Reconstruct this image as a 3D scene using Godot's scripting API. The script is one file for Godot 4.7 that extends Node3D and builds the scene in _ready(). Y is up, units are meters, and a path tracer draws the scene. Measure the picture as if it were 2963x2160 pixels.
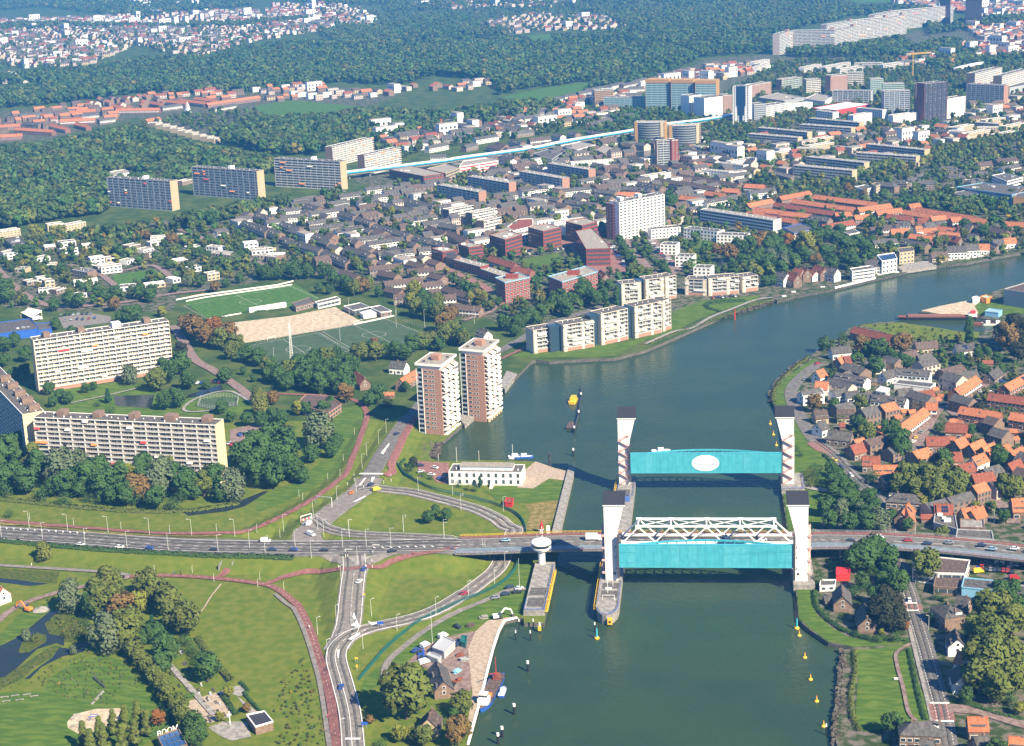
extends Node3D
func _ready()->void:
	var cam:=Camera3D.new()
	cam.name="camera"
	cam.transform=Transform3D(Basis(Vector3(0.993401,-0.040396,-0.107344),Vector3(0.009317,0.961249,-0.275524),Vector3(0.114314,0.272705,0.955282)),Vector3(2.53,323.04,754.48))
	cam.fov=24.5270
	cam.near=1.0
	cam.far=20000.0
	add_child(cam)
	cam.current=true
	var env:=Environment.new()
	env.background_mode=Environment.BG_SKY
	var sm:=ProceduralSkyMaterial.new()
	sm.sky_top_color=Color(0.25,0.44,0.72)
	sm.sky_horizon_color=Color(0.66,0.76,0.86)
	sm.sky_curve=0.12
	sm.ground_bottom_color=Color(0.2,0.24,0.2)
	sm.ground_horizon_color=Color(0.6,0.68,0.75)
	sm.energy_multiplier=0.55
	var sky:=Sky.new()
	sky.sky_material=sm
	env.sky=sky
	env.tonemap_mode=Environment.TONE_MAPPER_LINEAR
	env.tonemap_exposure=2.65
	env.sdfgi_enabled=true
	env.ssao_enabled=true
	env.ssil_enabled=true
	env.fog_enabled=true
	env.fog_density=0.000095
	env.fog_light_color=Color(0.34,0.68,1.0)
	var we:=WorldEnvironment.new()
	we.name="environment"
	we.environment=env
	add_child(we)
	var sun:=DirectionalLight3D.new()
	sun.name="sun"
	sun.light_energy=1.6
	sun.light_color=Color(1.0,0.94,0.82)
	sun.light_angular_distance=0.5
	sun.shadow_enabled=true
	add_child(sun)
	sun.look_at_from_position(Vector3.ZERO,Vector3(-0.58,-0.63,-0.53),Vector3.UP)
	rng.seed=4711
	make_materials()
	build_ground()
	build_roads()
	build_barrier()
	build_more()
var rng:=RandomNumberGenerator.new()
var M:={}
var taken:={}
const BASE:=2.0
var emb:=PackedFloat32Array([-382.5,-59,6,-369.4,-56.9,6,11,-369.4,-56.9,6,-317.3,-47.4,6.5,11,-317.3,-47.4,6.5,-267.1,-38.5,7,11,-267.1,-38.5,7,-206.1,-34.6,7.5,11,-206.1,-34.6,7.5,-169.5,-35.5,7.5,11,-169.5,-35.5,7.5,-139.4,-36,8,11,-139.4,-36,8,-131.9,-35.9,8.2,11,-179.8,-329.1,4.5,-183.9,-286.6,4.5,6.5,-183.9,-286.6,4.5,-186,-245.9,4.8,6.5,-186,-245.9,4.8,-188.2,-205.3,5.2,6.5,-188.2,-205.3,5.2,-188.5,-176.4,5.6,6.5,-188.5,-176.4,5.6,-188.1,-148.9,6,6.5,-188.1,-148.9,6,-187.9,-129,6,6.5,-187.9,-129,6,-192.7,-107.1,6.3,9,-192.7,-107.1,6.3,-198,-86.5,6.8,9,-198,-86.5,6.8,-201.8,-66.9,7.2,9,-201.8,-66.9,7.2,-203.6,-52,7.5,9,-187.1,-128.4,6,-174.4,-124.4,5.8,5,-174.4,-124.4,5.8,-159.9,-121.1,5.5,5,-159.9,-121.1,5.5,-141,-111,4.8,5,-141,-111,4.8,-122.5,-100.1,3.8,5,-122.5,-100.1,3.8,-108.9,-87.5,2.9,5,-206.1,-76.8,7,-196,-63.3,7.2,5,-196,-63.3,7.2,-180.7,-53.6,7.4,5,-180.7,-53.6,7.4,-149.1,-48.7,7.9,5,-149.1,-48.7,7.9,-131.1,-45.6,8.2,5,-172.9,-22,7.5,-169.8,-8,7,7,-169.8,-8,7,-168.1,8,6,7,-168.1,8,6,-165.1,26.7,5,7,-165.1,26.7,5,-162.6,41.3,4,7,-162.6,41.3,4,-160.7,54.6,3.4,7,-114.2,13.5,2.6,-123.6,30.9,3,5,-123.6,30.9,3,-134.2,42.3,3.2,5,-134.2,42.3,3.2,-146.7,49.3,3.3,5,-146.7,49.3,3.3,-156.2,56.7,3.3,5,-156.2,56.7,3.3,-160.9,69.8,3.2,5,-160.9,69.8,3.2,-160.2,83,3,5,-160.2,83,3,-152.8,105.9,3,5,-152.8,105.9,3,-142.9,136.6,3,5,-142.9,136.6,3,-135.1,169.5,3,5,-387.4,-80.1,5,-378.2,-78.1,5,2.5,-378.2,-78.1,5,-324.3,-66.6,5.2,2.5,-324.3,-66.6,5.2,-281.3,-58.5,5.5,2.5,-281.3,-58.5,5.5,-249.6,-59.1,5.8,2.5,-249.6,-59.1,5.8,-235,-63.6,5.8,2.5,-235,-63.6,5.8,-222.3,-87.8,5.6,2.5,-222.3,-87.8,5.6,-212.2,-113.5,5.4,2.5,-212.2,-113.5,5.4,-206.4,-139.2,5,2.5,-206.4,-139.2,5,-204,-155.2,4.6,2.5,-204,-155.2,4.6,-206,-183.5,4,2.5,-206,-183.5,4,-210.8,-242.8,3.5,2.5,-210.8,-242.8,3.5,-214.5,-272.5,3.2,2.5,-214.5,-272.5,3.2,-220.4,-292.3,3,2.5,-220.4,-292.3,3,-228.8,-305.7,2.4,2.5])
class Mb:
	var v:=PackedVector3Array()
	var n:=PackedVector3Array()
	var c:=PackedColorArray()
	var col:=Color.WHITE
	func tri(a:Vector3,b:Vector3,d:Vector3)->void:
		v.push_back(a); v.push_back(b); v.push_back(d)
		c.push_back(col); c.push_back(col); c.push_back(col)
	func quad(a:Vector3,b:Vector3,d:Vector3,e:Vector3)->void:
		tri(a,b,d); tri(a,d,e)
	func obox(o:Vector3,x:Vector3,y:Vector3,z:Vector3,bottom:=true)->void:
		var a:=o-x-y-z; var b:=o+x-y-z; var d:=o+x-y+z; var e:=o-x-y+z
		var f:=a+2*y; var g:=b+2*y; var h:=d+2*y; var k:=e+2*y
		quad(f,g,h,k)
		if bottom:quad(a,e,d,b)
		quad(e,k,h,d); quad(b,g,f,a); quad(a,f,k,e); quad(d,h,g,b)
	func box(x0:float,y0:float,z0:float,x1:float,y1:float,z1:float)->void:
		obox(Vector3(x0+x1,y0+y1,z0+z1)/2,Vector3((x1-x0)/2,0,0),Vector3(0,(y1-y0)/2,0),Vector3(0,0,(z1-z0)/2))
	func bar(a:Vector3,b:Vector3,w:float,h:=-1.0)->void:
		var d:=(b-a).normalized()
		var s:=d.cross(Vector3.UP)
		if s.length()<0.01:s=Vector3.RIGHT
		s=s.normalized()
		var u:=s.cross(d).normalized()
		obox((a+b)/2,s*w/2,u*(w if h<0 else h)/2,(b-a)/2)
	func tube(a:Vector3,b:Vector3,r0:float,r1:float,k:=8,cap:=true)->void:
		var d:=(b-a).normalized()
		var s:=d.cross(Vector3(0.3,0.2,0.9)).normalized()
		var u:=s.cross(d)
		for i in k:
			var t0:=TAU*i/k; var t1:=TAU*(i+1)/k
			var p:=s*cos(t0)+u*sin(t0); var q:=s*cos(t1)+u*sin(t1)
			quad(a+p*r0,b+p*r1,b+q*r1,a+q*r0)
			if cap:tri(b+p*r1,b,b+q*r1)
	func lathe(o:Vector3,prof:Array,k:=16)->void:
		for j in prof.size()-1:
			for i in k:
				var t0:=TAU*i/k; var t1:=TAU*(i+1)/k
				var a:=Vector3(cos(t0),0,sin(t0)); var b:=Vector3(cos(t1),0,sin(t1))
				var p:Vector2=prof[j]; var q:Vector2=prof[j+1]
				quad(o+a*p.x+Vector3.UP*p.y,o+b*p.x+Vector3.UP*p.y,o+b*q.x+Vector3.UP*q.y,o+a*q.x+Vector3.UP*q.y)
	func prism(p:PackedVector2Array,y0:float,y1:float,top:=true,sides:=true)->void:
		var k:=p.size()
		if sides:
			for i in k:
				var a:=p[i]; var b:=p[(i+1) % k]
				quad(Vector3(a.x,y0,a.y),Vector3(a.x,y1,a.y),Vector3(b.x,y1,b.y),Vector3(b.x,y0,b.y))
		if top:
			var t:=Geometry2D.triangulate_polygon(p)
			for i in range(0,t.size(),3):
				var a:=p[t[i]]; var b:=p[t[i+1]]; var d:=p[t[i+2]]
				tri(Vector3(a.x,y1,a.y),Vector3(b.x,y1,b.y),Vector3(d.x,y1,d.y))
	func mesh(m:Material)->ArrayMesh:
		var am:=ArrayMesh.new()
		var a:=[]
		a.resize(Mesh.ARRAY_MAX)
		a[Mesh.ARRAY_VERTEX]=v
		a[Mesh.ARRAY_COLOR]=c
		if n.size()==v.size():a[Mesh.ARRAY_NORMAL]=n
		am.add_surface_from_arrays(Mesh.PRIMITIVE_TRIANGLES,a)
		am.surface_set_material(0,m)
		return am
func P(a:Array)->PackedVector2Array:
	var r:=PackedVector2Array()
	for i in range(0,a.size(),2):r.push_back(Vector2(a[i],a[i+1]))
	return r
func v3(p:Vector2,y:=BASE)->Vector3:
	return V(p.x,y,p.y)
func numbered(called:String)->String:
	var k:int=taken.get(called,0)
	taken[called]=k+1
	return called if k==0 else "%s_%03d" % [called,k]
func put(o:Node3D,called:String,parent:Node3D=null)->Node3D:
	if parent==null:
		o.name=numbered(called)
		add_child(o,true)
	else:
		var k:int=parent.get_meta("n_"+called,0)
		parent.set_meta("n_"+called,k+1)
		o.name=called if k==0 else "%s_%03d" % [called,k]
		parent.add_child(o,true)
	return o
func tag(o:Node3D,label:String,category:String,group:="")->Node3D:
	if label.split(" ").size()>16:print(label)
	o.set_meta("label",label)
	o.set_meta("category",category)
	if group!="":o.set_meta("group",group)
	return o
func thing(called:String,label:String,category:String,at:=Vector3.ZERO,turn:=0.0,group:="")->Node3D:
	var o:=Node3D.new()
	put(o,called)
	o.position=at
	o.rotation.y=turn
	return tag(o,label,category,group)
func obj(called:String,mb:Mb,m:Material,parent:Node3D=null,stuff:=false)->MeshInstance3D:
	var o:=MeshInstance3D.new()
	o.mesh=mb.mesh(m)
	put(o,called,parent)
	if stuff:o.set_meta("kind","stuff")
	return o
func structure(called:String,mb:Mb,m:Material)->MeshInstance3D:
	var o:=obj(called,mb,m)
	o.set_meta("kind","structure")
	return o
func hf(x:float,z:float)->float:
	var best:=BASE
	for i in range(0,emb.size(),7):
		var ax:=emb[i]; var az:=emb[i+1]
		var dx:=emb[i+3]-ax; var dz:=emb[i+4]-az
		var t:=clampf(((x-ax)*dx+(z-az)*dz)/(dx*dx+dz*dz),0,1)
		var d:=Vector2(x-ax-t*dx,z-az-t*dz).length()
		best=maxf(best,lerpf(emb[i+2],emb[i+5],t)-maxf(d-emb[i+6],0)*0.4)
	return best
func g3(p:Vector2,dy:=0.0)->Vector3:
	return V(p.x,hf(p.x,p.y)+dy,p.y)
var hc:={}
const CELL:=4.0
const NEAR_RECT:=Rect2(-460,-264,424,456)
func hcorner(i:int,j:int)->float:
	var k:=Vector2i(i,j)
	if not hc.has(k):hc[k]=hf(i*CELL,j*CELL)
	return hc[k]
func drape(mb:Mb,poly:PackedVector2Array,dy:float)->void:
	var r:=Rect2(poly[0],Vector2.ZERO)
	for p in poly:r=r.expand(p)
	for i in range(int(floor(r.position.x/CELL)),int(ceil(r.end.x/CELL))):
		for j in range(int(floor(r.position.y/CELL)),int(ceil(r.end.y/CELL))):
			var p00:=Vector2(i,j)*CELL; var p10:=p00+Vector2(CELL,0); var p01:=p00+Vector2(0,CELL); var p11:=p00+Vector2(CELL,CELL)
			for k in 2:
				var a:=p00; var b:=p11; var c:=p10 if k==0 else p01
				var cut:=Geometry2D.intersect_polygons(poly,PackedVector2Array([a,b,c]))
				if cut.is_empty():continue
				var ha:=hcorner(i,j); var hb:=hcorner(i+1,j+1); var hcc:=hcorner(i+1,j) if k==0 else hcorner(i,j+1)
				for q in cut:
					if Geometry2D.is_polygon_clockwise(q):q.reverse()
					var t:=Geometry2D.triangulate_polygon(q)
					for n in range(0,t.size(),3):
						var w:=[]
						for e in 3:
							var s:=q[t[n+e]]
							var f:=(s-p00)/CELL
							var h:float
							if k==0:h=ha+(hcc-ha)*f.x+(hb-hcc)*f.y
							else:h=ha+(hcc-ha)*f.y+(hb-hcc)*f.x
							w.append(V(s.x,h+dy,s.y))
						mb.tri(w[0],w[1],w[2])
func rect_poly(r:Rect2)->PackedVector2Array:
	return PackedVector2Array([r.position,Vector2(r.end.x,r.position.y),r.end,Vector2(r.position.x,r.end.y)])
func lay(mb:Mb,poly:PackedVector2Array,dy:float)->void:
	var nr:=rect_poly(NEAR_RECT)
	for q in Geometry2D.intersect_polygons(poly,nr):drape(mb,q,dy)
	for q in Geometry2D.clip_polygons(poly,nr):sheet(mb,q,BASE+dy)
func sheet(mb:Mb,poly:PackedVector2Array,y:float)->void:
	var t:=Geometry2D.triangulate_polygon(poly)
	for i in range(0,t.size(),3):mb.tri(v3(poly[t[i]],y),v3(poly[t[i+1]],y),v3(poly[t[i+2]],y))
func smooth(p:PackedVector2Array,k:=5,closed:=false)->PackedVector2Array:
	var r:=PackedVector2Array()
	var n:=p.size()
	for i in (n if closed else n-1):
		var a:=p[(i-1+n) % n] if closed or i>0 else p[i]
		var b:=p[i]; var c:=p[(i+1) % n]
		var d:=p[(i+2) % n] if closed or i+2<n else c
		for j in k:r.push_back(b.cubic_interpolate(c,a,d,float(j)/k))
	if not closed:r.push_back(p[n-1])
	return r
func strip(p:PackedVector2Array,w:float,off:=0.0)->PackedVector2Array:
	var l:=PackedVector2Array(); var r:=PackedVector2Array()
	for i in p.size():
		var d:=(p[mini(i+1,p.size()-1)]-p[maxi(i-1,0)]).normalized()
		var s:=Vector2(-d.y,d.x)
		l.push_back(p[i]+s*(off-w/2)); r.push_back(p[i]+s*(off+w/2))
	r.reverse()
	l.append_array(r)
	return l
func strip_quads(mb:Mb,p:PackedVector2Array,w:float,off:float,dy:float)->void:
	for i in p.size()-1:
		var d:=(p[i+1]-p[i]).normalized()
		var s:=Vector2(-d.y,d.x)
		mb.quad(g3(p[i]+s*(off-w/2),dy),g3(p[i+1]+s*(off-w/2),dy),g3(p[i+1]+s*(off+w/2),dy),g3(p[i]+s*(off+w/2),dy))
func path_len(p:PackedVector2Array)->float:
	var l:=0.0
	for i in p.size()-1:l+=p[i].distance_to(p[i+1])
	return l
func along(p:PackedVector2Array,s:float)->Array:# [point,direction] at distance s
	for i in p.size()-1:
		var l:=p[i].distance_to(p[i+1])
		if s<=l or i==p.size()-2:return [p[i].lerp(p[i+1],s/maxf(l,0.001)),(p[i+1]-p[i]).normalized()]
		s -= l
	return [p[0],Vector2.RIGHT]
func srgb(r:float,g:float,b:float)->Color:
	return Color(r,g,b).linear_to_srgb()
func plain(called:String,r:float,g:float,b:float,rough:=0.8,metal:=0.0)->StandardMaterial3D:
	var m:=StandardMaterial3D.new()
	m.resource_name=called
	m.albedo_color=srgb(r,g,b)
	m.roughness=rough
	m.metallic=metal
	m.vertex_color_use_as_albedo=true
	m.cull_mode=BaseMaterial3D.CULL_DISABLED
	M[called]=m
	return m
var noise_cache:={}
func noise_tex(key:int,freq:float,octaves:int,c0:Color,c1:Color,lo:=0.3,hi:=0.7,size:=512)->NoiseTexture2D:
	var f:=FastNoiseLite.new()
	f.seed=key
	f.noise_type=FastNoiseLite.TYPE_SIMPLEX_SMOOTH
	f.frequency=freq
	f.fractal_octaves=octaves
	var t:=NoiseTexture2D.new()
	t.width=size; t.height=size
	t.seamless=true
	t.noise=f
	var g:=Gradient.new()
	g.set_color(0,c0); g.set_offset(0,lo)
	g.set_color(1,c1); g.set_offset(1,hi)
	t.color_ramp=g
	return t
func mottled(called:String,a:Array,b:Array,metres:float,fine:float,rough:=0.9,lo:=0.3,hi:=0.7,contrast:=0.35)->StandardMaterial3D:
	var m:=StandardMaterial3D.new()
	m.resource_name=called
	m.roughness=rough
	m.metallic_specular=0.25
	m.vertex_color_use_as_albedo=true
	m.cull_mode=BaseMaterial3D.CULL_DISABLED
	m.albedo_texture=noise_tex(called.hash() % 1000,0.012,5,srgb(a[0],a[1],a[2]),srgb(b[0],b[1],b[2]),lo,hi)
	m.uv1_triplanar=true
	m.uv1_world_triplanar=true
	m.uv1_scale=Vector3.ONE/metres
	m.detail_enabled=true
	m.detail_blend_mode=BaseMaterial3D.BLEND_MODE_MUL
	var key:="fine%.2f" % contrast
	if not noise_cache.has(key):noise_cache[key]=noise_tex(77,0.04,4,Color(1-contrast,1-contrast,1-contrast),Color.WHITE,0.25,0.75)
	m.detail_albedo=noise_cache[key]
	m.detail_uv_layer=BaseMaterial3D.DETAIL_UV_2
	m.uv2_triplanar=true
	m.uv2_world_triplanar=true
	m.uv2_scale=Vector3.ONE/fine
	M[called]=m
	return m
func make_materials()->void:
	mottled("polder_grass",[0.055,0.1,0.018],[0.11,0.145,0.03],160,14)
	mottled("rough_grass",[0.115,0.175,0.012],[0.195,0.215,0.028],45,4.5,0.95,0.2,0.8,0.35)
	mottled("lawn",[0.07,0.135,0.012],[0.125,0.185,0.024],60,5,0.95,0.3,0.7,0.25)
	M.lawn.uv1_scale=V(0.012,0.05,0.045)
	mottled("dry_grass",[0.2,0.17,0.04],[0.36,0.27,0.1],25,3)
	mottled("worn_asphalt",[0.128,0.12,0.112],[0.19,0.175,0.162],18,3,0.85)
	mottled("pitch_grass",[0.055,0.13,0.018],[0.08,0.16,0.024],40,3,0.95,0.3,0.7,0.15)
	mottled("turf",[0.06,0.098,0.045],[0.078,0.12,0.058],50,5,0.95,0.3,0.7,0.2)
	mottled("reeds",[0.075,0.125,0.015],[0.165,0.17,0.03],18,2.5,0.95,0.3,0.7,0.5)
	mottled("garden_ground",[0.055,0.09,0.022],[0.24,0.205,0.165],45,6,0.95,0.35,0.68,0.45)
	mottled("forest_floor",[0.02,0.04,0.012],[0.045,0.07,0.02],60,6)
	mottled("asphalt",[0.14,0.13,0.12],[0.2,0.185,0.168],30,4,0.9,0.3,0.7,0.2)
	mottled("old_asphalt",[0.2,0.178,0.158],[0.27,0.24,0.212],24,3,0.9,0.3,0.7,0.2)
	mottled("red_path",[0.2,0.085,0.072],[0.27,0.125,0.108],20,2,0.9,0.3,0.7,0.15)
	mottled("brick_road",[0.22,0.15,0.13],[0.32,0.235,0.205],20,2.5,0.9,0.3,0.7,0.25)
	mottled("red_paving",[0.25,0.12,0.1],[0.36,0.2,0.17],18,2.5,0.9,0.3,0.7,0.25)
	mottled("concrete",[0.26,0.245,0.22],[0.4,0.37,0.33],20,2.5,0.9,0.3,0.7,0.25)
	mottled("dark_concrete",[0.11,0.1,0.09],[0.21,0.19,0.17],12,2,0.9,0.3,0.7,0.35)
	mottled("sand",[0.47,0.37,0.25],[0.62,0.51,0.37],30,3,0.95,0.3,0.7,0.2)
	mottled("pale_sand",[0.42,0.33,0.24],[0.55,0.44,0.34],16,2,0.95,0.3,0.7,0.3)
	mottled("riprap",[0.16,0.135,0.1],[0.36,0.31,0.235],7,1.5,0.95,0.35,0.65,0.5)
	plain("road_white",0.72,0.7,0.66,0.7)
	plain("white_steel",0.78,0.77,0.73,0.55)
	plain("white_wall",0.76,0.74,0.69,0.8)
	mottled("tower_white",[0.7,0.69,0.65],[0.8,0.79,0.76],18,3,0.7,0.3,0.7,0.06)
	mottled("gate_teal",[0.055,0.335,0.42],[0.07,0.375,0.455],26,4,0.6,0.3,0.7,0.05)
	mottled("gate_teal_worn",[0.065,0.355,0.435],[0.09,0.39,0.47],22,4,0.65,0.3,0.7,0.06)
	plain("teal_dark",0.03,0.25,0.3,0.6)
	plain("dark_roof",0.025,0.024,0.03,0.85)
	plain("pink_steel",0.55,0.33,0.3,0.6)
	plain("yellow",0.65,0.4,0.02,0.6)
	plain("blue_rail",0.06,0.12,0.35,0.5)
	plain("light_blue_rail",0.22,0.45,0.62,0.5)
	plain("glass",0.03,0.045,0.055,0.12)
	plain("grey_steel",0.3,0.31,0.31,0.5)
	plain("dark_steel",0.05,0.05,0.055,0.6)
	plain("black",0.012,0.012,0.014,0.6)
	plain("red_paint",0.5,0.03,0.025,0.5)
	plain("orange_paint",0.75,0.22,0.03,0.6)
	plain("green_fence",0.015,0.11,0.1,0.6)
	plain("blue_paint",0.02,0.09,0.4,0.5)
	var w:=StandardMaterial3D.new()
	w.resource_name="river_water"
	w.albedo_color=srgb(0.029,0.052,0.024)
	w.roughness=0.2
	w.metallic_specular=0.22
	w.albedo_texture=noise_tex(5,0.006,4,Color(0.93,0.95,0.97),Color(1,1,0.97),0.3,0.7)
	w.uv1_triplanar=true; w.uv1_world_triplanar=true
	w.uv1_scale=Vector3.ONE/170.0
	w.normal_enabled=true
	var f:=FastNoiseLite.new()
	f.seed=9; f.frequency=0.035; f.fractal_octaves=4
	var nt:=NoiseTexture2D.new()
	nt.width=1024; nt.height=1024; nt.seamless=true; nt.noise=f
	nt.as_normal_map=true; nt.bump_strength=5.0
	w.normal_texture=nt
	w.normal_scale=0.16
	M["water"]=w
	var pw:StandardMaterial3D=w.duplicate()
	pw.albedo_color=srgb(0.02,0.028,0.03)
	pw.roughness=0.08
	M["pond_water"]=pw
func V(x:float,y:float,z:float)->Vector3:
	return Vector3 (x,y,z)
func left_bank()->PackedVector2Array:
	return P([-93.3,173.2,-92.6,158.2,-92.4,140.8,-92.4,118.8,-92.6,92.5,-92.9,68.9,-92.4,50.2,-91.2,40.2,-85.8,36.5,-82.7,37.1,-82.1,42.3,-72.8,42.2,-73.5,-2.6,-73.5,-32.5,-74.6,-70.7,-74.4,-116.4,-74.9,-166.7,-86.7,-172.3,-100.6,-183.6,-131.5,-185.6,-147.5,-184.1,-155.7,-184.7,-160.8,-190,-162.8,-196.2,-162.9,-207.5,-162.1,-219.9,-158,-220.5,-149.9,-257.1,-141.5,-297.8,-132.8,-333.2,-121.3,-400.5,-118.7,-403.1,-109.1,-399.2,-82.5,-404.1,-63.5,-405.7,-42.1,-426.5,-20.3,-463.3,13.1,-522.4,41.6,-564.3,54.2,-575.6,56,-569,71,-585,103,-608,138,-641,149,-650,161,-661,174,-673,193,-686,211,-694,219,-696,245,-716,259,-725,277,-738,313,-769])
func right_bank()->PackedVector2Array:
	return P([49.9,170.6,49.6,147.5,51.1,135.3,53.4,120,55.9,96,58.1,74.6,58.9,68,63.7,65.7,52.7,60.6,45.2,46.9,41.1,36.6,41.6,10,41.1,-4,40.8,-23.4,41,-93.5,40.8,-129.3,41.1,-146.9,45.7,-199,46.4,-232.8,44.3,-268.9,41.7,-302.6,43.6,-322.7,53.4,-359.5,67.4,-398.3,69.3,-391.6,73.3,-409.2,79.5,-425.6,87.6,-442.3,95.5,-454.1,103.8,-480.7,114.8,-493,122.4,-496.4,139.1,-499.3,120,-492,142,-498,153,-490,167,-481,180,-469,186,-466,198,-469,208,-475,215,-485,214,-500,206,-504,199,-508,193,-514,176,-517,161,-527,165,-536,177,-543,182,-549,202,-559,212,-577,222,-587,235,-603,253,-621,278,-636])
func wall_along(mb:Mb,p:PackedVector2Array,y0:float,y1:float)->void:
	for i in p.size()-1:mb.quad(v3(p[i],y0),v3(p[i],y1),v3(p[i+1],y1),v3(p[i+1],y0))
func build_ground()->void:
	var lb:=left_bank()
	var rb:=right_bank()
	var water:=Mb.new()
	water.quad(V(-420,0,-900),V(1000,0,-900),V(1000,0,420),V(-420,0,420))
	structure("river",water,M.water)
	var land:=lb.duplicate()
	for p in [Vector2(2600,-900),Vector2(2600,-7500),Vector2(-5200,-7500),Vector2(-5200,420),Vector2(-100,420)]:land.push_back(p)
	var near:=Mb.new()
	for q in Geometry2D.intersect_polygons(land,rect_poly(NEAR_RECT)):drape(near,q,0)
	structure("grassland",near,M.rough_grass)
	var far:=Mb.new()
	for q in Geometry2D.clip_polygons(land,rect_poly(NEAR_RECT)):sheet(far,q,BASE)
	structure("polder",far,M.polder_grass)
	var east:=rb.duplicate()
	for p in [Vector2(1500,-500),Vector2(1500,420),Vector2(120,420)]:east.push_back(p)
	var e:=Mb.new()
	sheet(e,east,BASE)
	structure("east_bank_ground",e,M.garden_ground)
	var edge:=Mb.new()
	wall_along(edge,lb,-3,BASE)
	wall_along(edge,rb,-3,BASE)
	structure("river_bank",edge,M.dark_concrete)
	area("garden_soil","garden_ground",[-821.7,-822.3,-610.2,-915.3,-516.6,-1004.4,-354.9,-1108.4,-415.6,-1206.6,-361.3,-1298,-107.8,-1523.9,-112.8,-1782,-.6,-2474.8,133.3,-2518.2,507.6,-2981.1,843.8,-2850,358.2,-724.3,266,-732,246,-719,193,-690,138,-644,57,-574,42,-579.4,-28.3,-538.9,-29.9,-615.3,-128.1,-481.5,-175.5,-532.5,-211.4,-534.4,-256.6,-630.1,-302.6,-667.2,-361.4,-680.1,-442.5,-625.5,-430.8,-561.3,-539.8,-567.3,-742.7,-661.8],0.05)
	area("red_roof_village_ground","garden_ground",[-1309,-1812.6,-1097.5,-1989,-946.6,-2045.7,-767.2,-2130.1,-674,-2207.3,-490.4,-2065.2,-528.2,-1869.3,-695,-1849.9,-657.6,-1556,-877.2,-1833.5,-934.9,-1603.2,-1161.4,-1512.6],0.05)
	area("football_pitch","pitch_grass",[-431,-595,-393,-533,-334,-573,-317,-601,-351,-655],0.12)
	area("sand_pitch","sand",[-381.9,-516,-328.4,-540.7,-297.1,-569,-262.8,-514.2,-343.5,-458.3],0.12)
	area("artificial_pitch","turf",[-340.8,-450.4,-293.1,-489.4,-256.9,-431.6,-301.4,-385.1],0.12)
	area("artificial_pitch","turf",[-291.9,-492,-250.2,-530.7,-202.5,-471.7,-249.6,-421.4],0.12)
	area("small_green","pitch_grass",[-529,-701,-498,-724,-474,-687,-510,-661],0.12)
	area("quay_yard","brick_road",[-129.2,88.3,-125.3,72.6,-117.9,60.2,-103.6,52,-97.4,64.4,-97.5,113.5,-104.5,116.4,-109.8,92.9,-119.8,90.3],0.14)
	area("sand_strip","pale_sand",[-95,137.1,-96.3,113.5,-103.8,70.7,-102.9,52,-98.9,40.7,-91.5,37.3,-85.9,35.8,-91.2,39.7,-92.4,49.9,-92.9,68.6,-92.6,92.2,-92.5,118.5,-93,139.5],0.18)
	area("flood_plain_lawn","lawn",[-144,99.5,-136.1,78.9,-126.3,49.2,-115.5,29.9,-102.4,12,-94.5,-19,-92.6,-28.5,-83.8,-28.6,-84.5,18.6,-84.5,35.5,-91.3,36.4,-99.1,39,-106.3,52.1,-118,59.4,-126,71.9,-130,87.6,-135.3,97.8,-136.6,104.9,-140.1,113.3,-144.2,111.4],0.1)
	area("yard_by_river","red_paving",[-167.5,-184.4,-148.5,-180.8,-143.2,-144,-150.8,-147.2,-157.4,-162.2,-165,-168.8],0.14)
	area("works_yard","pale_sand",[-98.1,-182.8,-86.6,-171.5,-74.9,-163.6,-75.8,-148.4,-87.6,-153,-95,-136.6,-104,-138.1,-102.5,-168.5],0.14)
	area("works_lawn","lawn",[-120.9,-132.3,-113.1,-141.1,-94.8,-135.1,-87.5,-151.5,-78.1,-145.4,-78.9,-117.8,-97.7,-113.6,-113,-117.9],0.17)
	area("works_strip","pale_sand",[-75.5,-151.4,-78.4,-148.4,-79.3,-116.4,-78.7,-69.4,-74.5,-69.4,-74.6,-116.4,-74.1,-152.9],0.2)
	area("works_soil","dry_grass",[-96.9,-110.8,-79.4,-117.8,-79.4,-89,-86.4,-72,-93.7,-74.5,-92.3,-95.7],0.15)
	area("riverside_lawn","lawn",[63.6,67.2,71.1,67,80.3,63.1,87.4,61.4,80.7,71.2,79.9,84.2,79.7,103.5,79.4,127,82.2,133.1,60.8,142.3,58.2,132.6,62.4,95.8],0.1)
	area("verge_lawn","lawn",[80.8,72.7,86.4,64.5,87.2,68.1,86.6,95.2,88.1,131.7,82.8,132.5,80.2,125.7,80.3,103.5],0.1)
	area("point_lawn","lawn",[42.3,3.1,48.4,3,49.5,30,54.5,44.4,62,55.1,74.4,58.7,87.6,59.2,80.3,62.6,63.8,64.9,52.8,59.9,45.6,46.1,41.4,35],0.12)
	area("dike_grass","lawn",[43,-307.6,46.2,-329.9,54.7,-357.2,73.5,-398.1,77.4,-386.5,64.7,-348.3,58.7,-317.2,55.7,-287.6,56.6,-250.3,62.6,-215.4,68.8,-190.6,50.5,-182.8,45.2,-207.2,45.2,-250.6],0.12)
	area("lock_garden_lawn","lawn",[44.2,-182.9,68.7,-189,76.7,-130,69.9,-102.4,54.3,-76.2,41.7,-73,41.6,-123.1],0.1)
	area("apartment_lawn","lawn",[-139.2,-412.2,-120.5,-436,-61,-446,-32,-473,-26,-501,-25,-539,-3,-574,20,-581,43,-588,39,-571,1,-526,-20,-483,-48,-447,-63.8,-410.5,-119.1,-407.9],0.12)
	area("park_lawn","lawn",[-305.1,117.6,-279.1,116.9,-282,104.3,-277.1,86.5,-265.7,80.2,-254.9,86,-234.4,114.4,-216.3,145.8,-223.2,168.2,-283.2,170.1],0.1)
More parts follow.
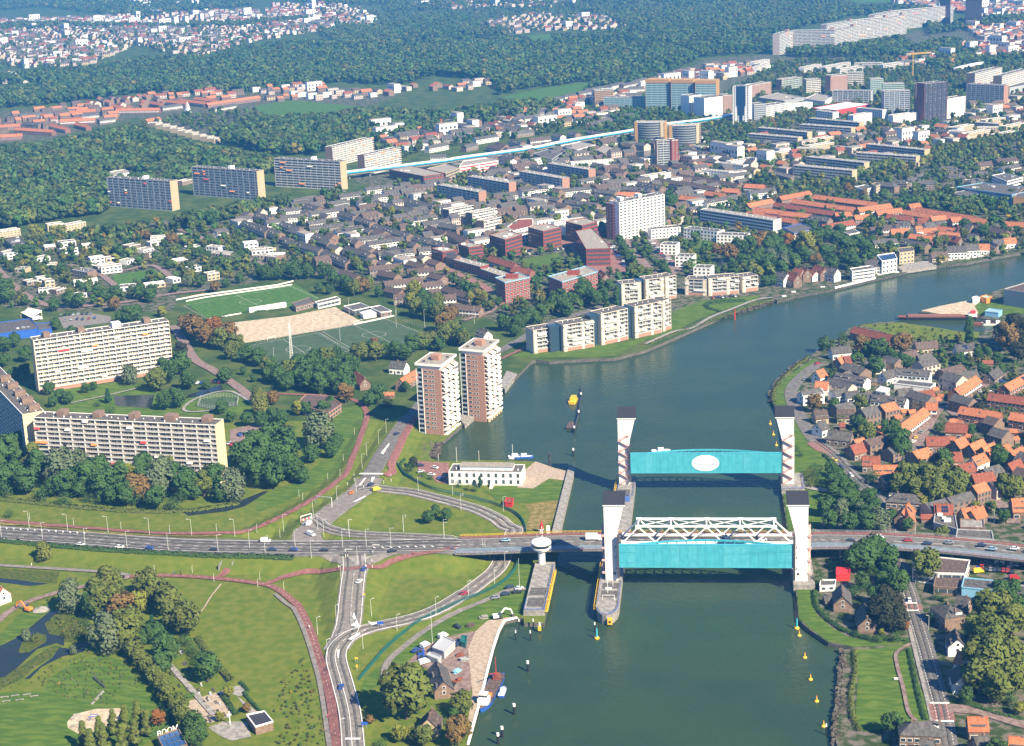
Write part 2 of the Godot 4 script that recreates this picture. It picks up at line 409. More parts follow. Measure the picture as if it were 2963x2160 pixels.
	area("pond_meadow","lawn",[-322.4,59.4,-322.4,37.8,-313.1,22,-305.7,35.8,-309.2,32.4,-313.2,59.2,-317.2,72],0.1)
	area("flats_lawn","lawn",[-447.9,-335.6,-402.1,-358.9,-371.6,-333.5,-345.9,-315.1,-315.8,-337.9,-292.2,-313.7,-291.4,-277.4,-341.7,-278.5,-407.8,-274.5,-432.3,-294.4],0.1)
	area("road_verge_lawn","lawn",[-240.3,-268.9,-233.3,-290.3,-224.1,-298.9,-219.2,-286.6,-214.4,-253.5,-210.5,-217.3,-209.9,-191.5,-212.4,-159.7,-219.6,-139.2,-229.5,-116.9,-242.2,-97.3,-249.8,-127,-232.6,-145.6,-223.2,-189.6],0.12)
	area("apartment_car_park","brick_road",[-296.9,-245.9,-280.7,-261.2,-266.4,-242.8,-256.8,-203.4,-273.7,-194.2,-286.8,-208.6],0.12)
	area("supermarket_car_park","old_asphalt",[-521,-546,-503,-562,-478,-548,-470,-528,-503,-510],0.12)
	area("meadow","pitch_grass",[-717.5,-1937.2,-674.1,-2003.4,-541.3,-1899.6,-575.8,-1825.6,-656,-1779.5],0.1)
	area("meadow","pitch_grass",[-321,-1965.5,-266.2,-2074.8,-181.7,-2151.8,-186.5,-1994,-263.9,-1895.3],0.1)
	area("meadow","pitch_grass",[-409.5,-3096.9,-321.9,-3134.1,-283.8,-3029.2,-361.9,-2916.6],0.1)
	area("meadow","pitch_grass",[353,-4076.7,633.4,-3928.9,663.7,-3739.6,388.2,-3776.6],0.1)
	area("meadow","pitch_grass",[-1342.8,-2371.8,-1248,-2377.8,-1191.6,-2298.9,-1265.2,-2246.9],0.1)
	area("peninsula_grass","lawn",[199,-538,209,-557,218,-561,227,-556,252,-547,247,-520,218,-514,198,-515],0.1)
	area("peninsula_sand","sand",[162,-531,178,-545,199,-560,209,-557,203,-542,203,-523,197,-508,176,-518],0.14)
	area("wasteland","rough_grass",[113,-489,120,-491,142,-496,167,-479,186,-464,195,-465,191,-442,149,-444,134,-458,119,-483],0.12)
	area("plaza_car_park","red_paving",[-176,-768,-131,-800,-124,-796,-113,-722,-93,-681,-66,-679,-69,-709,-85,-804,-101,-817,-133,-825,-167,-795],0.1)
	area("villa_car_park","brick_road",[-57,-838,-51,-846,-20,-686,-27,-665],0.1)
	area("office_meadow","lawn",[-168,-736,-132,-765,-124,-718,-136,-694,-152,-703],0.16)
	area("park_green","lawn",[-27,-810,1,-813,18,-763,5,-723,7,-679,1,-675,-12,-739],0.12)
	area("cemetery_ground","rough_grass",[-242.6,62.6,-237.1,62.5,-223.3,88.3,-203.3,114.9,-211.4,117.9,-219.9,119.5,-231.5,103,-242.3,81.2],0.1)
	area("cemetery_gravel","pale_sand",[-215.8,124.8,-202.4,113.5,-191.6,134.7,-199.3,142.7,-208,140.4],0.13)
	area("cemetery_forecourt","concrete",[-199.5,146.5,-194.8,141.3,-185,141,-179.9,153.4,-186.7,157.3,-193.5,152.6],0.15)
	area("cemetery_parking","concrete",[-202.3,111.5,-195,107.8,-190.9,116,-194.6,118.8,-182.1,133.1,-184.5,135.8,-195.6,117.5,-199.1,116.2],0.13)
	area("play_sand","sand",[-259.6,143.2,-258.9,136.7,-251.7,131.8,-241.8,130.9,-237.4,134.7,-239.9,143.9,-246.7,153,-251.6,153.1,-257.5,148.3],0.14)
	area("marsh","reeds",[-305.2,47.6,-307.2,35.8,-303.8,33.2,-291.3,35.6,-281.7,50.5,-277.6,68.1,-289.9,66.8,-299.8,57.3],0.13)
	area("marsh","reeds",[-304.4,103.4,-298.8,88.5,-293.8,73.1,-290.1,69.9,-288.6,72.2,-289,83.8,-293,92.9,-293.8,104.6,-299.7,114.7],0.15)
	area("pond_edge","reeds",[-306.4,78,-308.6,67.1,-305.5,59.1,-300.2,59.8,-297.5,66.9,-300.9,77.9,-304.4,79.5],0.2)
	area("ditch_reeds","reeds",[-358.4,-19.3,-321.7,-14.8,-317.6,.3,-332.6,-3.3,-353.3,-6.8],0.12)
	var pond:=Mb.new()
	lay(pond,P([-319.4,76.8,-313.4,64,-310.6,47.7,-308.5,32.4,-304.1,32.3,-305.6,47.6,-299.1,58.9,-291,62,-287.5,71.4,-292.1,68.4,-298.7,74.8,-300.4,93,-302.4,103.4,-307.8,104.9]),0.17)
	lay(pond,P([-292.9,105.3,-291.1,94.3,-288.4,83.8,-289,73,-282.9,74.4,-283,66.6,-276.9,68.1,-276.3,77.4,-284.2,82.2,-289.7,92.8,-290.5,104.5]),0.18)
	lay(pond,P([-228.7,63.2,-227,63.1,-209.6,92.4,-201.4,103,-203.2,105.9,-213,89.5]),0.16)
	lay(pond,P([-398.7,-322.4,-370.5,-324.5,-363,-292.8,-389.1,-299]),0.16)
	lay(pond,P([-346.8,-315.1,-346.8,-323.9,-330.7,-347.4,-324.7,-332.1,-337.1,-320.7]),0.16)
	lay(pond,P([-286.3,-102.7,-271.9,-106.6,-259.3,-112.5,-246.7,-132.7,-243.8,-132.7,-251.2,-108.5,-259.7,-100.7,-278.8,-94]),0.16)
	lay(pond,P([7,-708,14,-730,16,-717,13,-681,7,-698]),0.16)
	lay(pond,P([-110,-1281,-88,-1344,-60,-1385,-58,-1302,-70,-1276,-106,-1267]),0.16)
	lay(pond,P([-34,-1448,-14,-1455,-4,-1391,-28,-1364,-49,-1210,-55,-1220,-36,-1346]),0.16)
	lay(pond,P([-353.7,-7.7,-332.3,-2.3,-321.4,.4,-330.1,3.2,-351.3,-2.1]),0.16)
	structure("pond",pond,M.pond_water)
func area(called:String,mat:String,pts:Array,dy:float)->void:
	var mb:=Mb.new()
	lay(mb,P(pts),dy)
	structure(called,mb,M[mat])
var road_n:=0
func ribbon(called:String,mat:String,pts:Array,w:float,sm:=5)->PackedVector2Array:
	var p:=smooth(P(pts),sm)
	var mb:=Mb.new()
	lay(mb,strip(p,w),0.22+0.012*road_n)
	road_n+=1
	structure(called,mb,M[mat])
	return p
var marks:=Mb.new()
var mark_y:=0.62
func line(p:PackedVector2Array,off:float,w:=0.25,dash:=0.0,gap:=0.0,s0:=0.0,s1:=-1.0)->void:
	var l:=path_len(p)
	if s1<0:s1=l+s1+1
	var s:=s0
	while s<s1:
		var e:=minf(s+(dash if dash>0 else 4.0),s1)
		var a=along(p,s); var b=along(p,e)
		var sa:=Vector2(-a[1].y,a[1].x)*off; var sb:=Vector2(-b[1].y,b[1].x)*off
		strip_quads(marks,PackedVector2Array([a[0]+sa,b[0]+sb]),w,0,mark_y)
		s=e+gap
func mark_poly(pts:Array)->void:
	lay(marks,P(pts),0.64)
func blocks(pts:Array,n:int,w:float,l:float)->void:
	var p:=P(pts)
	var d:=(p[1]-p[0]).normalized(); var s:=Vector2(-d.y,d.x)
	for i in n:
		var c:=p[0].lerp(p[1],(i+0.5)/n)
		strip_quads(marks,PackedVector2Array([c-s*l/2,c+s*l/2]),w,0,0.63)
func build_roads()->void:
	var main_p:=ribbon("main_road","asphalt",[-382.5,-59,-369.4,-56.9,-317.5,-47.8,-267,-37.9,-206.1,-34.4,-169.5,-35.5,-139.4,-36,-121.4,-35.9],21)
	ribbon("slip_road","asphalt",[-237.3,-32.1,-213.2,-27.2,-190.5,-27.4,-161,-30.6,-146.5,-33.1,-128.1,-35.3],8)
	ribbon("dike_road","asphalt",[-173.2,-390,-179.8,-329.1,-183.9,-286.6,-186,-245.9,-188.2,-205.3,-188.5,-176.4,-188.1,-148.9,-187.9,-129],10.5)
	ribbon("junction_road","old_asphalt",[-188,-142.5,-187.9,-129,-192.7,-107.1,-198,-86.5,-201.8,-66.9,-203.6,-52,-198.1,-37.7],15)
	var loop_n:=ribbon("north_loop_road","old_asphalt",[-190.4,-123.7,-185.4,-126.9,-174.4,-124.4,-159.8,-120.7,-141,-110.6,-122.5,-99.8,-108.8,-86.5,-102.5,-77,-98.7,-74.9,-98.8,-65.4,-99.9,-54.1],10)
	var inner:=ribbon("inner_slip_road","old_asphalt",[-208.6,-79,-201.3,-69.7,-195.9,-62.7,-180.7,-53.6,-149,-48.3,-122.5,-43.7],8.5)
	var south:=ribbon("south_road","old_asphalt",[-173.3,-24,-169.8,-8,-167.6,7.9,-164.8,26.7,-162.5,41.3,-161,56.2,-162,74.5],12.5)
	ribbon("flared_corner","old_asphalt",[-187.8,-25.4,-179,-19.2,-172.3,-9.7,-169.7,1.7],6)
	ribbon("flared_corner","old_asphalt",[-153,-27.8,-162.5,-21.7,-165.7,-11.6,-165.4,1.6],6)
	var loop_s:=ribbon("south_loop_road","old_asphalt",[-99.9,-54.1,-100.4,-42.1,-100.7,-28.4,-102.3,-17,-106.7,-5,-114.2,13.5,-123.5,31.4,-134.1,42.6,-146.5,50.1,-154.8,56.9,-160.2,66.8,-160.5,81.6,-152.8,105.9,-143.4,135.3,-135.1,169.5],9.5)
	var main_road_east:=smooth(P([81.1,9.5,91.4,-4.6]),2)
	ribbon("east_dike_road","asphalt",[77.1,-386.5,67.4,-365.1,57.1,-332.7,54.4,-310.1,55.8,-282.8,59.9,-244.3,64.3,-217.7,73.4,-192.3,78.4,-166.1,85,-139.2,90.5,-119.5,93.6,-91.4,91.6,-53.2,91.3,-30.1,92.9,5.9,92.6,32.5,92.8,68,92.6,95.1,92.5,124.1,91,152.3,91,164.7],8.5)
	var walk:=ribbon("pavement","concrete",[89.3,29.4,88.7,60.7,88.4,95.2,88.1,121.6,87.1,152.5],1.6)
	ribbon("raised_crossing","red_paving",[62.7,-215.4,67.6,-201.4,73,-196.8],8.6,2)
	ribbon("raised_crossing","red_paving",[92.7,19.4,92.6,26],8.7,1)
	ribbon("raised_crossing","red_paving",[92.6,118.3,92.5,132.8],8.9,1)
	ribbon("side_street","brick_road",[95.1,121.4,107.4,123.6,116.2,129.6,126.2,136.7],7)
	ribbon("village_street","brick_road",[131.8,-250.4,120.1,-219.2,117.5,-189.6,124.7,-174.2,134.6,-161.4,142.2,-153.1,144.9,-134.9,151,-115.5,155,-100.5,155.1,-82.5],7)
	ribbon("village_street","brick_road",[118.5,-198.5,143.1,-280.8,157.4,-291,176.8,-329.1,194,-357.8],7)
	ribbon("village_street","brick_road",[147.5,-286,157.5,-249.9,184.2,-234.8],5)
	ribbon("village_lane","brick_road",[63.7,-298.8,73.5,-293.1,80.9,-298.4],6)
	ribbon("dry_verge","dry_grass",[-382.2,-75.5,-376.6,-74.1,-349.5,-68.3,-321.1,-58.1,-295.4,-53.3,-271.4,-52.3,-248.7,-55.6],2.6)
	ribbon("dirt_path","pale_sand",[-234.4,.2,-235.2,15.6,-234.9,29.5,-236.2,39.7],0.8)
	ribbon("cycle_path","red_path",[-387.4,-80.1,-378.2,-78.1,-324.3,-66.6,-281.3,-58.5,-249.6,-59.1,-235.1,-64.1,-219.8,-92.9,-222.3,-87.8,-212.2,-113.5,-206.4,-139.2,-204,-155.2,-206,-183.5,-210.8,-242.8,-214.5,-272.5,-220.4,-292.3,-229.1,-307.1,-247.3,-317.5,-300.8,-326.2],3.6)
	var red_s:=ribbon("cycle_path","red_path",[-297.7,1,-283.4,-8.1,-267.4,-10.2,-243.3,-7.6,-219.3,-1.8,-206.7,4.4,-195.4,18.5,-189.7,27.1,-178.8,51.8,-169.3,78.1,-160.7,102.2,-153,126.5,-142.2,166.5],3.8)
	ribbon("footpath","old_asphalt",[-205,11.6,-196.3,23.8,-191,30.5,-180.5,55.1,-169.9,84.1,-160.5,112.4,-145.3,165.6],2)
	ribbon("cycle_path","red_path",[-212.8,.9,-207.2,-6.6,-206,-8.1,-200,-11.1,-191.4,-13,-175.8,-7.2,-170.1,-8,-161.4,-11.8,-154.7,-19.2,-145,-23.8,-134.3,-27.2,-115.6,-36.2],3.6)
	ribbon("cycle_path","red_path",[-238.6,-7.1,-236.6,-11.9,-235.3,-15.7],4,3)
	ribbon("footpath","old_asphalt",[-364.2,-23.7,-355.7,-22.2,-322.8,-17.7,-298.4,-14.1,-284.1,-10.4],3)
	ribbon("brick_path","brick_road",[-283.2,-7.6,-294.1,-1.8,-304.9,6.1,-313.1,12.2,-322.6,22.5,-328,34.8,-329.3,53],4)
	ribbon("cycle_path","red_path",[-180.8,-267.1,-181.7,-225.2,-180.9,-194.1,-180.2,-169,-177.6,-158.2,-180.2,-148.4],4.5)
	ribbon("bank_path","old_asphalt",[-84.9,4.7,-93.2,6.6,-103,18.9,-115,33.5,-125.8,52.4,-132.4,69.7,-136.6,83.4,-136.5,96.4,-132,108.9],3.2)
	ribbon("park_path","concrete",[-232.8,90,-215.8,113.9,-199.9,136.3],2.6,2)
	ribbon("garden_path","concrete",[51.1,-160,53.4,-139.3,65.7,-131.3],5,3)
	ribbon("field_path","brick_road",[87.6,61.9,80.7,71.2,79.6,84.2,79.8,102.2,79.6,125.7,81.9,133.1],1.6)
	ribbon("lawn_path","concrete",[53,-579,39,-571,19,-541,4,-518,-10,-486,-23,-476,-43,-442],3)
	ribbon("harbour_road","asphalt",[-153.8,-412.3,-143,-435.7,-128.6,-476.2,-119,-502,-104,-524,-90,-543,-81,-558],8)
	ribbon("tower_path","red_path",[-143.1,-405.3,-136.7,-420,-125.3,-441.9],3)
	ribbon("lawn_walk","concrete",[-422.5,-305.5,-403.2,-322.5,-388.2,-338.5],2)
	ribbon("court_path","concrete",[-283.7,-279.9,-317.8,-329,-336.3,-317.8,-340.8,-295,-334.9,-283.8,-318.8,-286.2],2.2)
	ribbon("flats_road","brick_road",[-415.1,-514,-386.7,-452.3,-366.5,-409.6,-345.8,-382.4,-323.5,-350.2,-301.6,-316.8,-289.3,-302.2],7)
	ribbon("avenue","brick_road",[-96,-851,-78,-826,-67,-781,-57,-728,-46,-678,-38,-632],9)
	ribbon("neighbourhood_road","brick_road",[-662,-754,-603,-660,-565,-608,-541,-585,-511,-583,-483,-594,-450,-623,-412,-638],7)
	ribbon("neighbourhood_road","brick_road",[-587,-748,-553,-720,-521,-674,-501,-639],6)
	ribbon("neighbourhood_road","brick_road",[-545,-709,-525,-718,-502,-737,-471,-689],6)
	ribbon("neighbourhood_road","brick_road",[-542,-921,-512,-890,-482,-845],7)
	ribbon("neighbourhood_road","brick_road",[-419,-762,-399,-734,-378,-702],5)
	ribbon("office_road","red_paving",[-275,-745,-252,-759,-227,-706,-200,-661,-180,-623,-164,-575,-152,-554],7)
	ribbon("terrace_lane","brick_road",[-227,-667,-211,-643,-192,-624,-166,-555,-186,-517],5)
	for o in [-7.6,7.6]:line(main_p,o,0.25)
	for o in [-4.2,4.2,0.8]:line(main_p,o,0.22,3,6)
	line(loop_n,0,0.22,3,3); line(loop_n,4.3,0.2); line(loop_n,-4.3,0.2)
	line(loop_s,0,0.22,3,4,0,150); line(loop_s,4.3,0.3); line(loop_s,-4.3,0.3); line(loop_s,0.4,0.25,0,0,150)
	line(inner,0,0.2,3,4); line(inner,-3.7,0.2)
	line(south,5.4,0.25); line(south,-5.4,0.25)
	line(red_s,0,0.16,1,3)
	var east:=smooth(P([64.3,-217.7,73.4,-192.3,78.4,-166.1,85,-139.2,90.5,-119.5,93.6,-91.4,91.6,-53.2,91.3,-30.1,92.9,5.9,92.6,32.5,92.8,68,92.6,95.1,92.5,124.1,91,152.3]),5)
	line(east,2.4,0.22,1,1.6); line(east,-2.4,0.22,1,1.6)
	blocks([-195.3,-149.3,-181.3,-148.8],16,0.6,2.6)
	mark_poly([-189.8,-187.1,-188.4,-206.5,-187.6,-205.3,-187.8,-184.6])
	mark_poly([-186.1,-136.2,-186.8,-143.6,-185,-143.6,-184.8,-140.4,-185.1,-134.6])
	mark_poly([-191.7,-130,-190.5,-142.5,-189.8,-141.5,-190.5,-129.6])
	mark_poly([-189.6,-101.9,-184.7,-112.2,-183.9,-110.8,-187.7,-103])
	mark_poly([-159.9,51.6,-155.5,53,-157.7,47.2,-161.1,38.3,-160.8,42.9,-158.1,48.6])
	mark_poly([-158.5,65.2,-154.5,58.3,-153.9,59.8,-156.7,66])
	mark_poly([-161.2,76.5,-160.1,75.7,-158.6,84.5,-159.1,84.5])
	mark_poly([-153.1,46.3,-145.8,46.3,-150.5,50.6])
	blocks([-165,61.5,-155,52.2],14,0.45,0.5)
	blocks([-141.2,156.8,-135,156.6],12,0.35,1.6)
	blocks([90,19,95.3,18.9],9,0.5,1.2); blocks([89.6,27.1,95,27],9,0.5,1.2)
	blocks([88.7,117.8,96.4,117.8],12,0.5,1.4); blocks([89,133.2,96.1,133.2],12,0.5,1.4)
	for k in 14:mark_poly_world(main_p,4+k*4.2,-7.4)
	for k in 8:mark_poly_world(main_p,path_len(main_p)-44+k*4.2,1.5)
	structure("road_markings",marks,M.road_white)
	marks=Mb.new()
	mark_y=0.56
	for e in [[main_p,[-6,-2.6,2.6,6]],[loop_n,[-2,2]],[loop_s,[-2,2]],[south,[-3,3]],[inner,[-1.6,1.8]],[east,[-1.2,1.2]]]:
		for o in e[1]:line(e[0],o,0.9)
	structure("tyre_tracks",marks,M.worn_asphalt)
	area("traffic_island","concrete",[-169.8,-6.2,-168.9,-5.2,-165.1,20.5,-161.4,41.3,-158.1,48.6,-154.8,53.2,-156.4,53.7,-160,50.9,-161.8,44.6,-165.7,22.1],0.55)
	area("traffic_island","concrete",[-175.7,-21.1,-170.1,-23,-164.2,-23,-168.6,-11.2,-170,-11.2],0.5)
	area("traffic_island","concrete",[-210.6,-68.7,-206.5,-80.3,-204.4,-78.4,-206.3,-63],0.55)
	var pl:=Mb.new()
	for q in [[-339,-449,-292.5,-486.6,-257.9,-432.9,-301.6,-388.6,-339,-449],[-290.9,-490.6,-249.6,-527.8,-204.2,-471.8,-249.6,-425.1,-290.9,-490.6],[-427.3,-581.1,-352,-646,-319,-601,-394,-536,-427.3,-581.1]]:
		var p:=P(q)
		for i in p.size()-1:strip_quads(pl,PackedVector2Array([p[i],p[i+1]]),0.18,0,0.2)
		strip_quads(pl,PackedVector2Array([p[0].lerp(p[1],0.5),p[3].lerp(p[2],0.5)]),0.18,0,0.2)
		var c:=(p[0]+p[1]+p[2]+p[3])/4
		for i in 24:strip_quads(pl,PackedVector2Array([c+Vector2.from_angle(TAU*i/24)*9,c+Vector2.from_angle(TAU*(i+1)/24)*9]),0.18,0,0.2)
	structure("pitch_lines",pl,M.road_white)
func mark_poly_world(p:PackedVector2Array,s:float,o:float)->void:
	var a=along(p,s)
	var sd:=Vector2(-a[1].y,a[1].x)
	strip_quads(marks,PackedVector2Array([a[0]+sd*o,a[0]+sd*(o+1.8)+a[1]*1.5]),0.6,0,0.62)
func build_barrier()->void:
	gate("flood_gate",0.2,"turquoise steel flood gate hanging in front of the white truss bridge",false)
	gate("flood_gate",-134.0,"turquoise flood gate farther up the river with a white oval sign",true)
	tower(-1,-1.4,false,"tall white lift tower left of the front turquoise gate")
	tower(1,-1.4,false,"tall white lift tower right of the front turquoise gate")
	tower(-1,-136.6,true,"white lift tower with zigzag stairs left of the gate with the oval sign")
	tower(1,-136.6,true,"white lift tower with zigzag stairs right of the gate with the oval sign")
	build_truss()
	build_deck()
	build_piers()
	build_control_tower()
func gate(called:String,z:float,label:String,sign:bool)->void:
	var o:=thing(called,label,"flood gate",V(0,11.7,z),0,"turquoise flood gates")
	var x0:=-40.8
	var n:=20
	var w:=81.6/n
	for i in n:
		var mb:=Mb.new()
		var t:=1.0-0.05*rf()
		mb.col=Color(t,t,t)
		mb.box(x0+i*w+0.03,0.35,-1.0,x0+(i+1)*w-0.03,11.2,-0.02*(i % 2))
		obj("plate",mb,M.gate_teal_worn if rf()<0.3 else M.gate_teal,o)
	var fr:=Mb.new()
	fr.box(-40.9,11.2,-1.3,40.9,11.55,0.08)
	fr.box(-40.9,0,-1.3,40.9,0.35,0.08)
	obj("edge_beam",fr,M.gate_teal,o)
	var boom2:=[Mb.new(),Mb.new()]
	var struts:=Mb.new()
	var prev:=Vector3.ZERO
	for i in 17:
		var u:=-1.0+i/8.0
		var p:=V(u*36,0,-1.2-7.0*(1-u*u))
		for y in [10.6,1.2]:
			if i>0:boom2[0 if y>5 else 1].bar(prev+Vector3.UP*y,p+Vector3.UP*y,0.6,0.9)
			if i>0 and i<16:struts.bar(V(p.x,y,-1.1),p+Vector3.UP*y,0.4)
		if i>0 and i<16:struts.bar(p+Vector3.UP*1.2,p+Vector3.UP*10.6,0.45)
		prev=p
	for q in boom2:obj("bow_boom",q,M.gate_teal,o)
	obj("bow_struts",struts,M.teal_dark,o,true)
	if sign:
		var s:=Mb.new()
		var c:=V(-0.1,5.8,0.12)
		for i in 40:
			var a:=TAU*i/40; var b:=TAU*(i+1)/40
			var p:=c+V(cos(a)*7.4,sin(a)*4.55,0); var q:=c+V(cos(b)*7.4,sin(b)*4.55,0)
			s.tri(c,q,p)
			s.quad(p,q,q-V(0,0,0.1),p-V(0,0,0.1))
		var si:=obj("oval_sign",s,M.white_steel,o)
		text_on("lettering","Hollandsche IJssel",1.15,M.blue_paint,si,V(-0.1,5.1,0.16),0.0)
	else:
		var s:=Mb.new()
		for r in [[-40.2,-33.4,7.6],[-40.2,-33.4,2.4],[9,33,7.0],[18,40.3,7.9],[27,40.3,8.6],[33.5,40.3,2.6]]:
			s.box(r[0],r[2],0.0,r[1],r[2]+0.14,0.07)
		obj("weld_ribs",s,M.teal_dark,o,true)
func text_on(called:String,words:String,size:float,m:Material,parent:Node3D,at:Vector3,yaw:float)->void:
	var t:=TextMesh.new()
	var f:=SystemFont.new()
	f.font_names=PackedStringArray(["Droid Sans"])
	t.font=f
	t.text=words
	t.font_size=32
	t.pixel_size=size/32.0
	t.depth=0.03
	t.material=m
	var o:=MeshInstance3D.new()
	o.mesh=t
	put(o,called,parent)
	o.position=at
	o.rotation.y=yaw
func tower(side:int,z:float,stairs_front:bool,label:String)->void:
	var o:=thing("lift_tower",label,"tower",V(side*44.3,4.5,z),0,"lift towers of the flood barrier")
	var s:=float(side)
	var outer:=3.0*s; var inner:=-2.8*s; var flare:=-6.4*s
	var p:=PackedVector2Array([Vector2(outer,0),Vector2(inner,0),Vector2(inner,23.5),Vector2(flare,38),Vector2(outer*1.05,38)])
	var b:=Mb.new()
	for i in p.size():
		var a:=p[i]; var c:=p[(i+1) % p.size()]
		b.quad(V(a.x,a.y,0),V(c.x,c.y,0),V(c.x,c.y,-8.8),V(a.x,a.y,-8.8))
	var t:=Geometry2D.triangulate_polygon(p)
	for i in range(0,t.size(),3):
		for zz in [0.0,-8.8]:b.tri(V(p[t[i]].x,p[t[i]].y,zz),V(p[t[i+1]].x,p[t[i+1]].y,zz),V(p[t[i+2]].x,p[t[i+2]].y,zz))
	obj("shaft",b,M.tower_white,o)
	var r:=Mb.new()
	var xa:=outer+0.55*s; var xb:=flare-0.5*s
	var q:=[V(xa,38.2,0.6),V(xb,38.2,0.6),V(xb,41.2,-9.4),V(xa,41.2,-9.4)]
	r.quad(q[0]+Vector3.UP*0.5,q[1]+Vector3.UP*0.5,q[2]+Vector3.UP*0.5,q[3]+Vector3.UP*0.5)
	for i in 4:
		var a:Vector3=q[i]; var c:Vector3=q[(i+1) % 4]
		r.quad(a,c,c+Vector3.UP*0.5,a+Vector3.UP*0.5)
	var roof:=obj("roof",r,M.dark_roof,o)
	var sm:=Mb.new()
	for i in 9:
		var x:=lerpf(xa,xb,(i+0.5)/9)
		sm.bar(V(x,38.78,0.55),V(x,41.78,-9.35),0.14)
	obj("roof_seam",sm,M.black,roof)
	var f:=Mb.new()
	f.box(minf(xa,xb),37.55,0.02,maxf(xa,xb),38.2,0.5)
	for x in [outer*1.05,flare]:
		f.tri(V(x,38,0),V(x,38,-8.8),V(x,41.0,-8.8))
	obj("fascia",f,M.white_steel,o)
	var d:=Mb.new()
	for y in ([16.4,11.2,5.6] if not stairs_front else [18.0,12.2,8.2]):
		d.box(inner+(0.5 if side>0 else -0.85),y,0.02,inner+(0.85 if side>0 else -0.5),y+1.1,0.06)
	obj("slit_windows",d,M.black,o,true)
	if not stairs_front:
		var dr:=Mb.new()
		dr.box(inner+(0.9 if side>0 else -1.9),3.0,0.02,inner+(1.9 if side>0 else -0.9),4.2,0.1)
		obj("porthole",dr,M.black,o)
	var g:=Mb.new()
	g.box(minf(inner,inner-0.9*s),2,-1.0,maxf(inner,inner-0.9*s),23,-0.1)
	g.box(minf(inner,inner-0.9*s),2,0.9,maxf(inner,inner-0.9*s),23,2.2)
	obj("guide_rail",g,M.dark_steel,o)
	var n:=9 if stairs_front else 8
	for i in n:
		var st:=Mb.new()
		var y0:=0.4+i*3.1; var y1:=y0+3.1
		var u:=-2.6 if i % 2==0 else 2.6
		if stairs_front:
			st.bar(V(u,y0,0.8),V(-u,y1,0.8),1.1,0.2)
			for dz in [0.3,1.3]:st.bar(V(u,y0+1.1,dz),V(-u,y1+1.1,dz),0.1)
			st.box(-u-0.7,y1-0.1,0.05,-u+0.7,y1+0.05,1.5)
			for dx in [-0.65,0.65]:st.bar(V(-u+dx,y1,1.45),V(-u+dx,y1+1.15,1.45),0.08)
			st.bar(V(-u-0.7,y1+1.15,1.45),V(-u+0.7,y1+1.15,1.45),0.1)
		else:
			var x:=outer+0.9*s
			st.bar(V(x,y0,-4.4+u),V(x,y1,-4.4-u),1.1,0.2)
			for dx in [-0.5,0.5]:st.bar(V(x+dx,y0+1.1,-4.4+u),V(x+dx,y1+1.1,-4.4-u),0.1)
			st.box(minf(outer+0.05*s,outer+1.8*s),y1-0.1,-4.4-u-0.8,maxf(outer+0.05*s,outer+1.8*s),y1+0.05,-4.4-u+0.8)
			if i % 2==0:st.box(minf(outer+0.05*s,outer+1.5*s),y1+0.06,-0.3,maxf(outer+0.05*s,outer+1.5*s),y1+1.0,0.3)
		obj("stair_flight",st,M.pink_steel,o)
	if stairs_front:
		var l:=Mb.new()
		l.box(minf(outer+0.1*s,outer+0.7*s),0,-3,maxf(outer+0.1*s,outer+0.7*s),26,-2.4)
		obj("cable_duct",l,M.grey_steel,o)
func build_truss()->void:
	var o:=thing("truss_bridge","white steel truss spanning the channel behind the front turquoise gate","bridge",V(0,9.5,-41.3))
	var bot:=[-40.3,-24.6,-8.0,8.0,24.4,41.0]
	var top:=[-33.0,-17.0,0.4,16.8,33.2]
	var h:=9.0
	for z in [5.2,-5.2]:
		var ch:=Mb.new()
		ch.bar(V(top[0]-0.6,h,z),V(top[4]+0.6,h,z),0.75,0.85)
		obj("top_chord",ch,M.white_steel,o)
		var bc:=Mb.new()
		bc.bar(V(bot[0],0.5,z),V(bot[5],0.5,z),0.7,1.0)
		obj("bottom_chord",bc,M.white_steel,o)
		for i in 5:
			for b in [bot[i],bot[i+1]]:
				var d:=Mb.new()
				d.bar(V(b,0.9,z),V(top[i],h-0.4,z),0.5 if absf(b)<39 else 0.8,0.6)
				obj("diagonal",d,M.white_steel,o)
			var gp:=Mb.new()
			gp.box(top[i]-1.3,h-1.3,z-0.47,top[i]+1.3,h+0.52,z+0.47)
			obj("gusset",gp,M.white_steel,o)
		for b in bot:
			var gp:=Mb.new()
			gp.box(b-1.2,0.1,z-0.46,b+1.2,1.6,z+0.46)
			obj("gusset",gp,M.white_steel,o)
	for i in 5:
		var c:=Mb.new()
		c.bar(V(top[i],h,-4.75),V(top[i],h,4.75),0.6,0.7)
		obj("cross_beam",c,M.white_steel,o)
		if i<4:
			for k in [-1,1]:
				var x:=Mb.new()
				x.bar(V(top[i],h+0.1*k,-4.8*k),V(top[i+1],h+0.1*k,4.8*k),0.35)
				obj("wind_brace",x,M.white_steel,o)
	for z in [-7.8,7.8]:
		var wk:=Mb.new()
		wk.box(-40.6,0.05,z-1.6,40.6,0.3,z+1.6)
		obj("walkway",wk,M.red_path,o)
		var rl:=Mb.new()
		for i in 41:rl.bar(V(-40+i*2.0,0.3,z*1.19),V(-40+i*2.0,1.4,z*1.19),0.1)
		for y in [0.85,1.4]:rl.bar(V(-40.4,y,z*1.19),V(40.4,y,z*1.19),0.1)
		obj("railing",rl,M.yellow if z<0 else M.light_blue_rail,o)
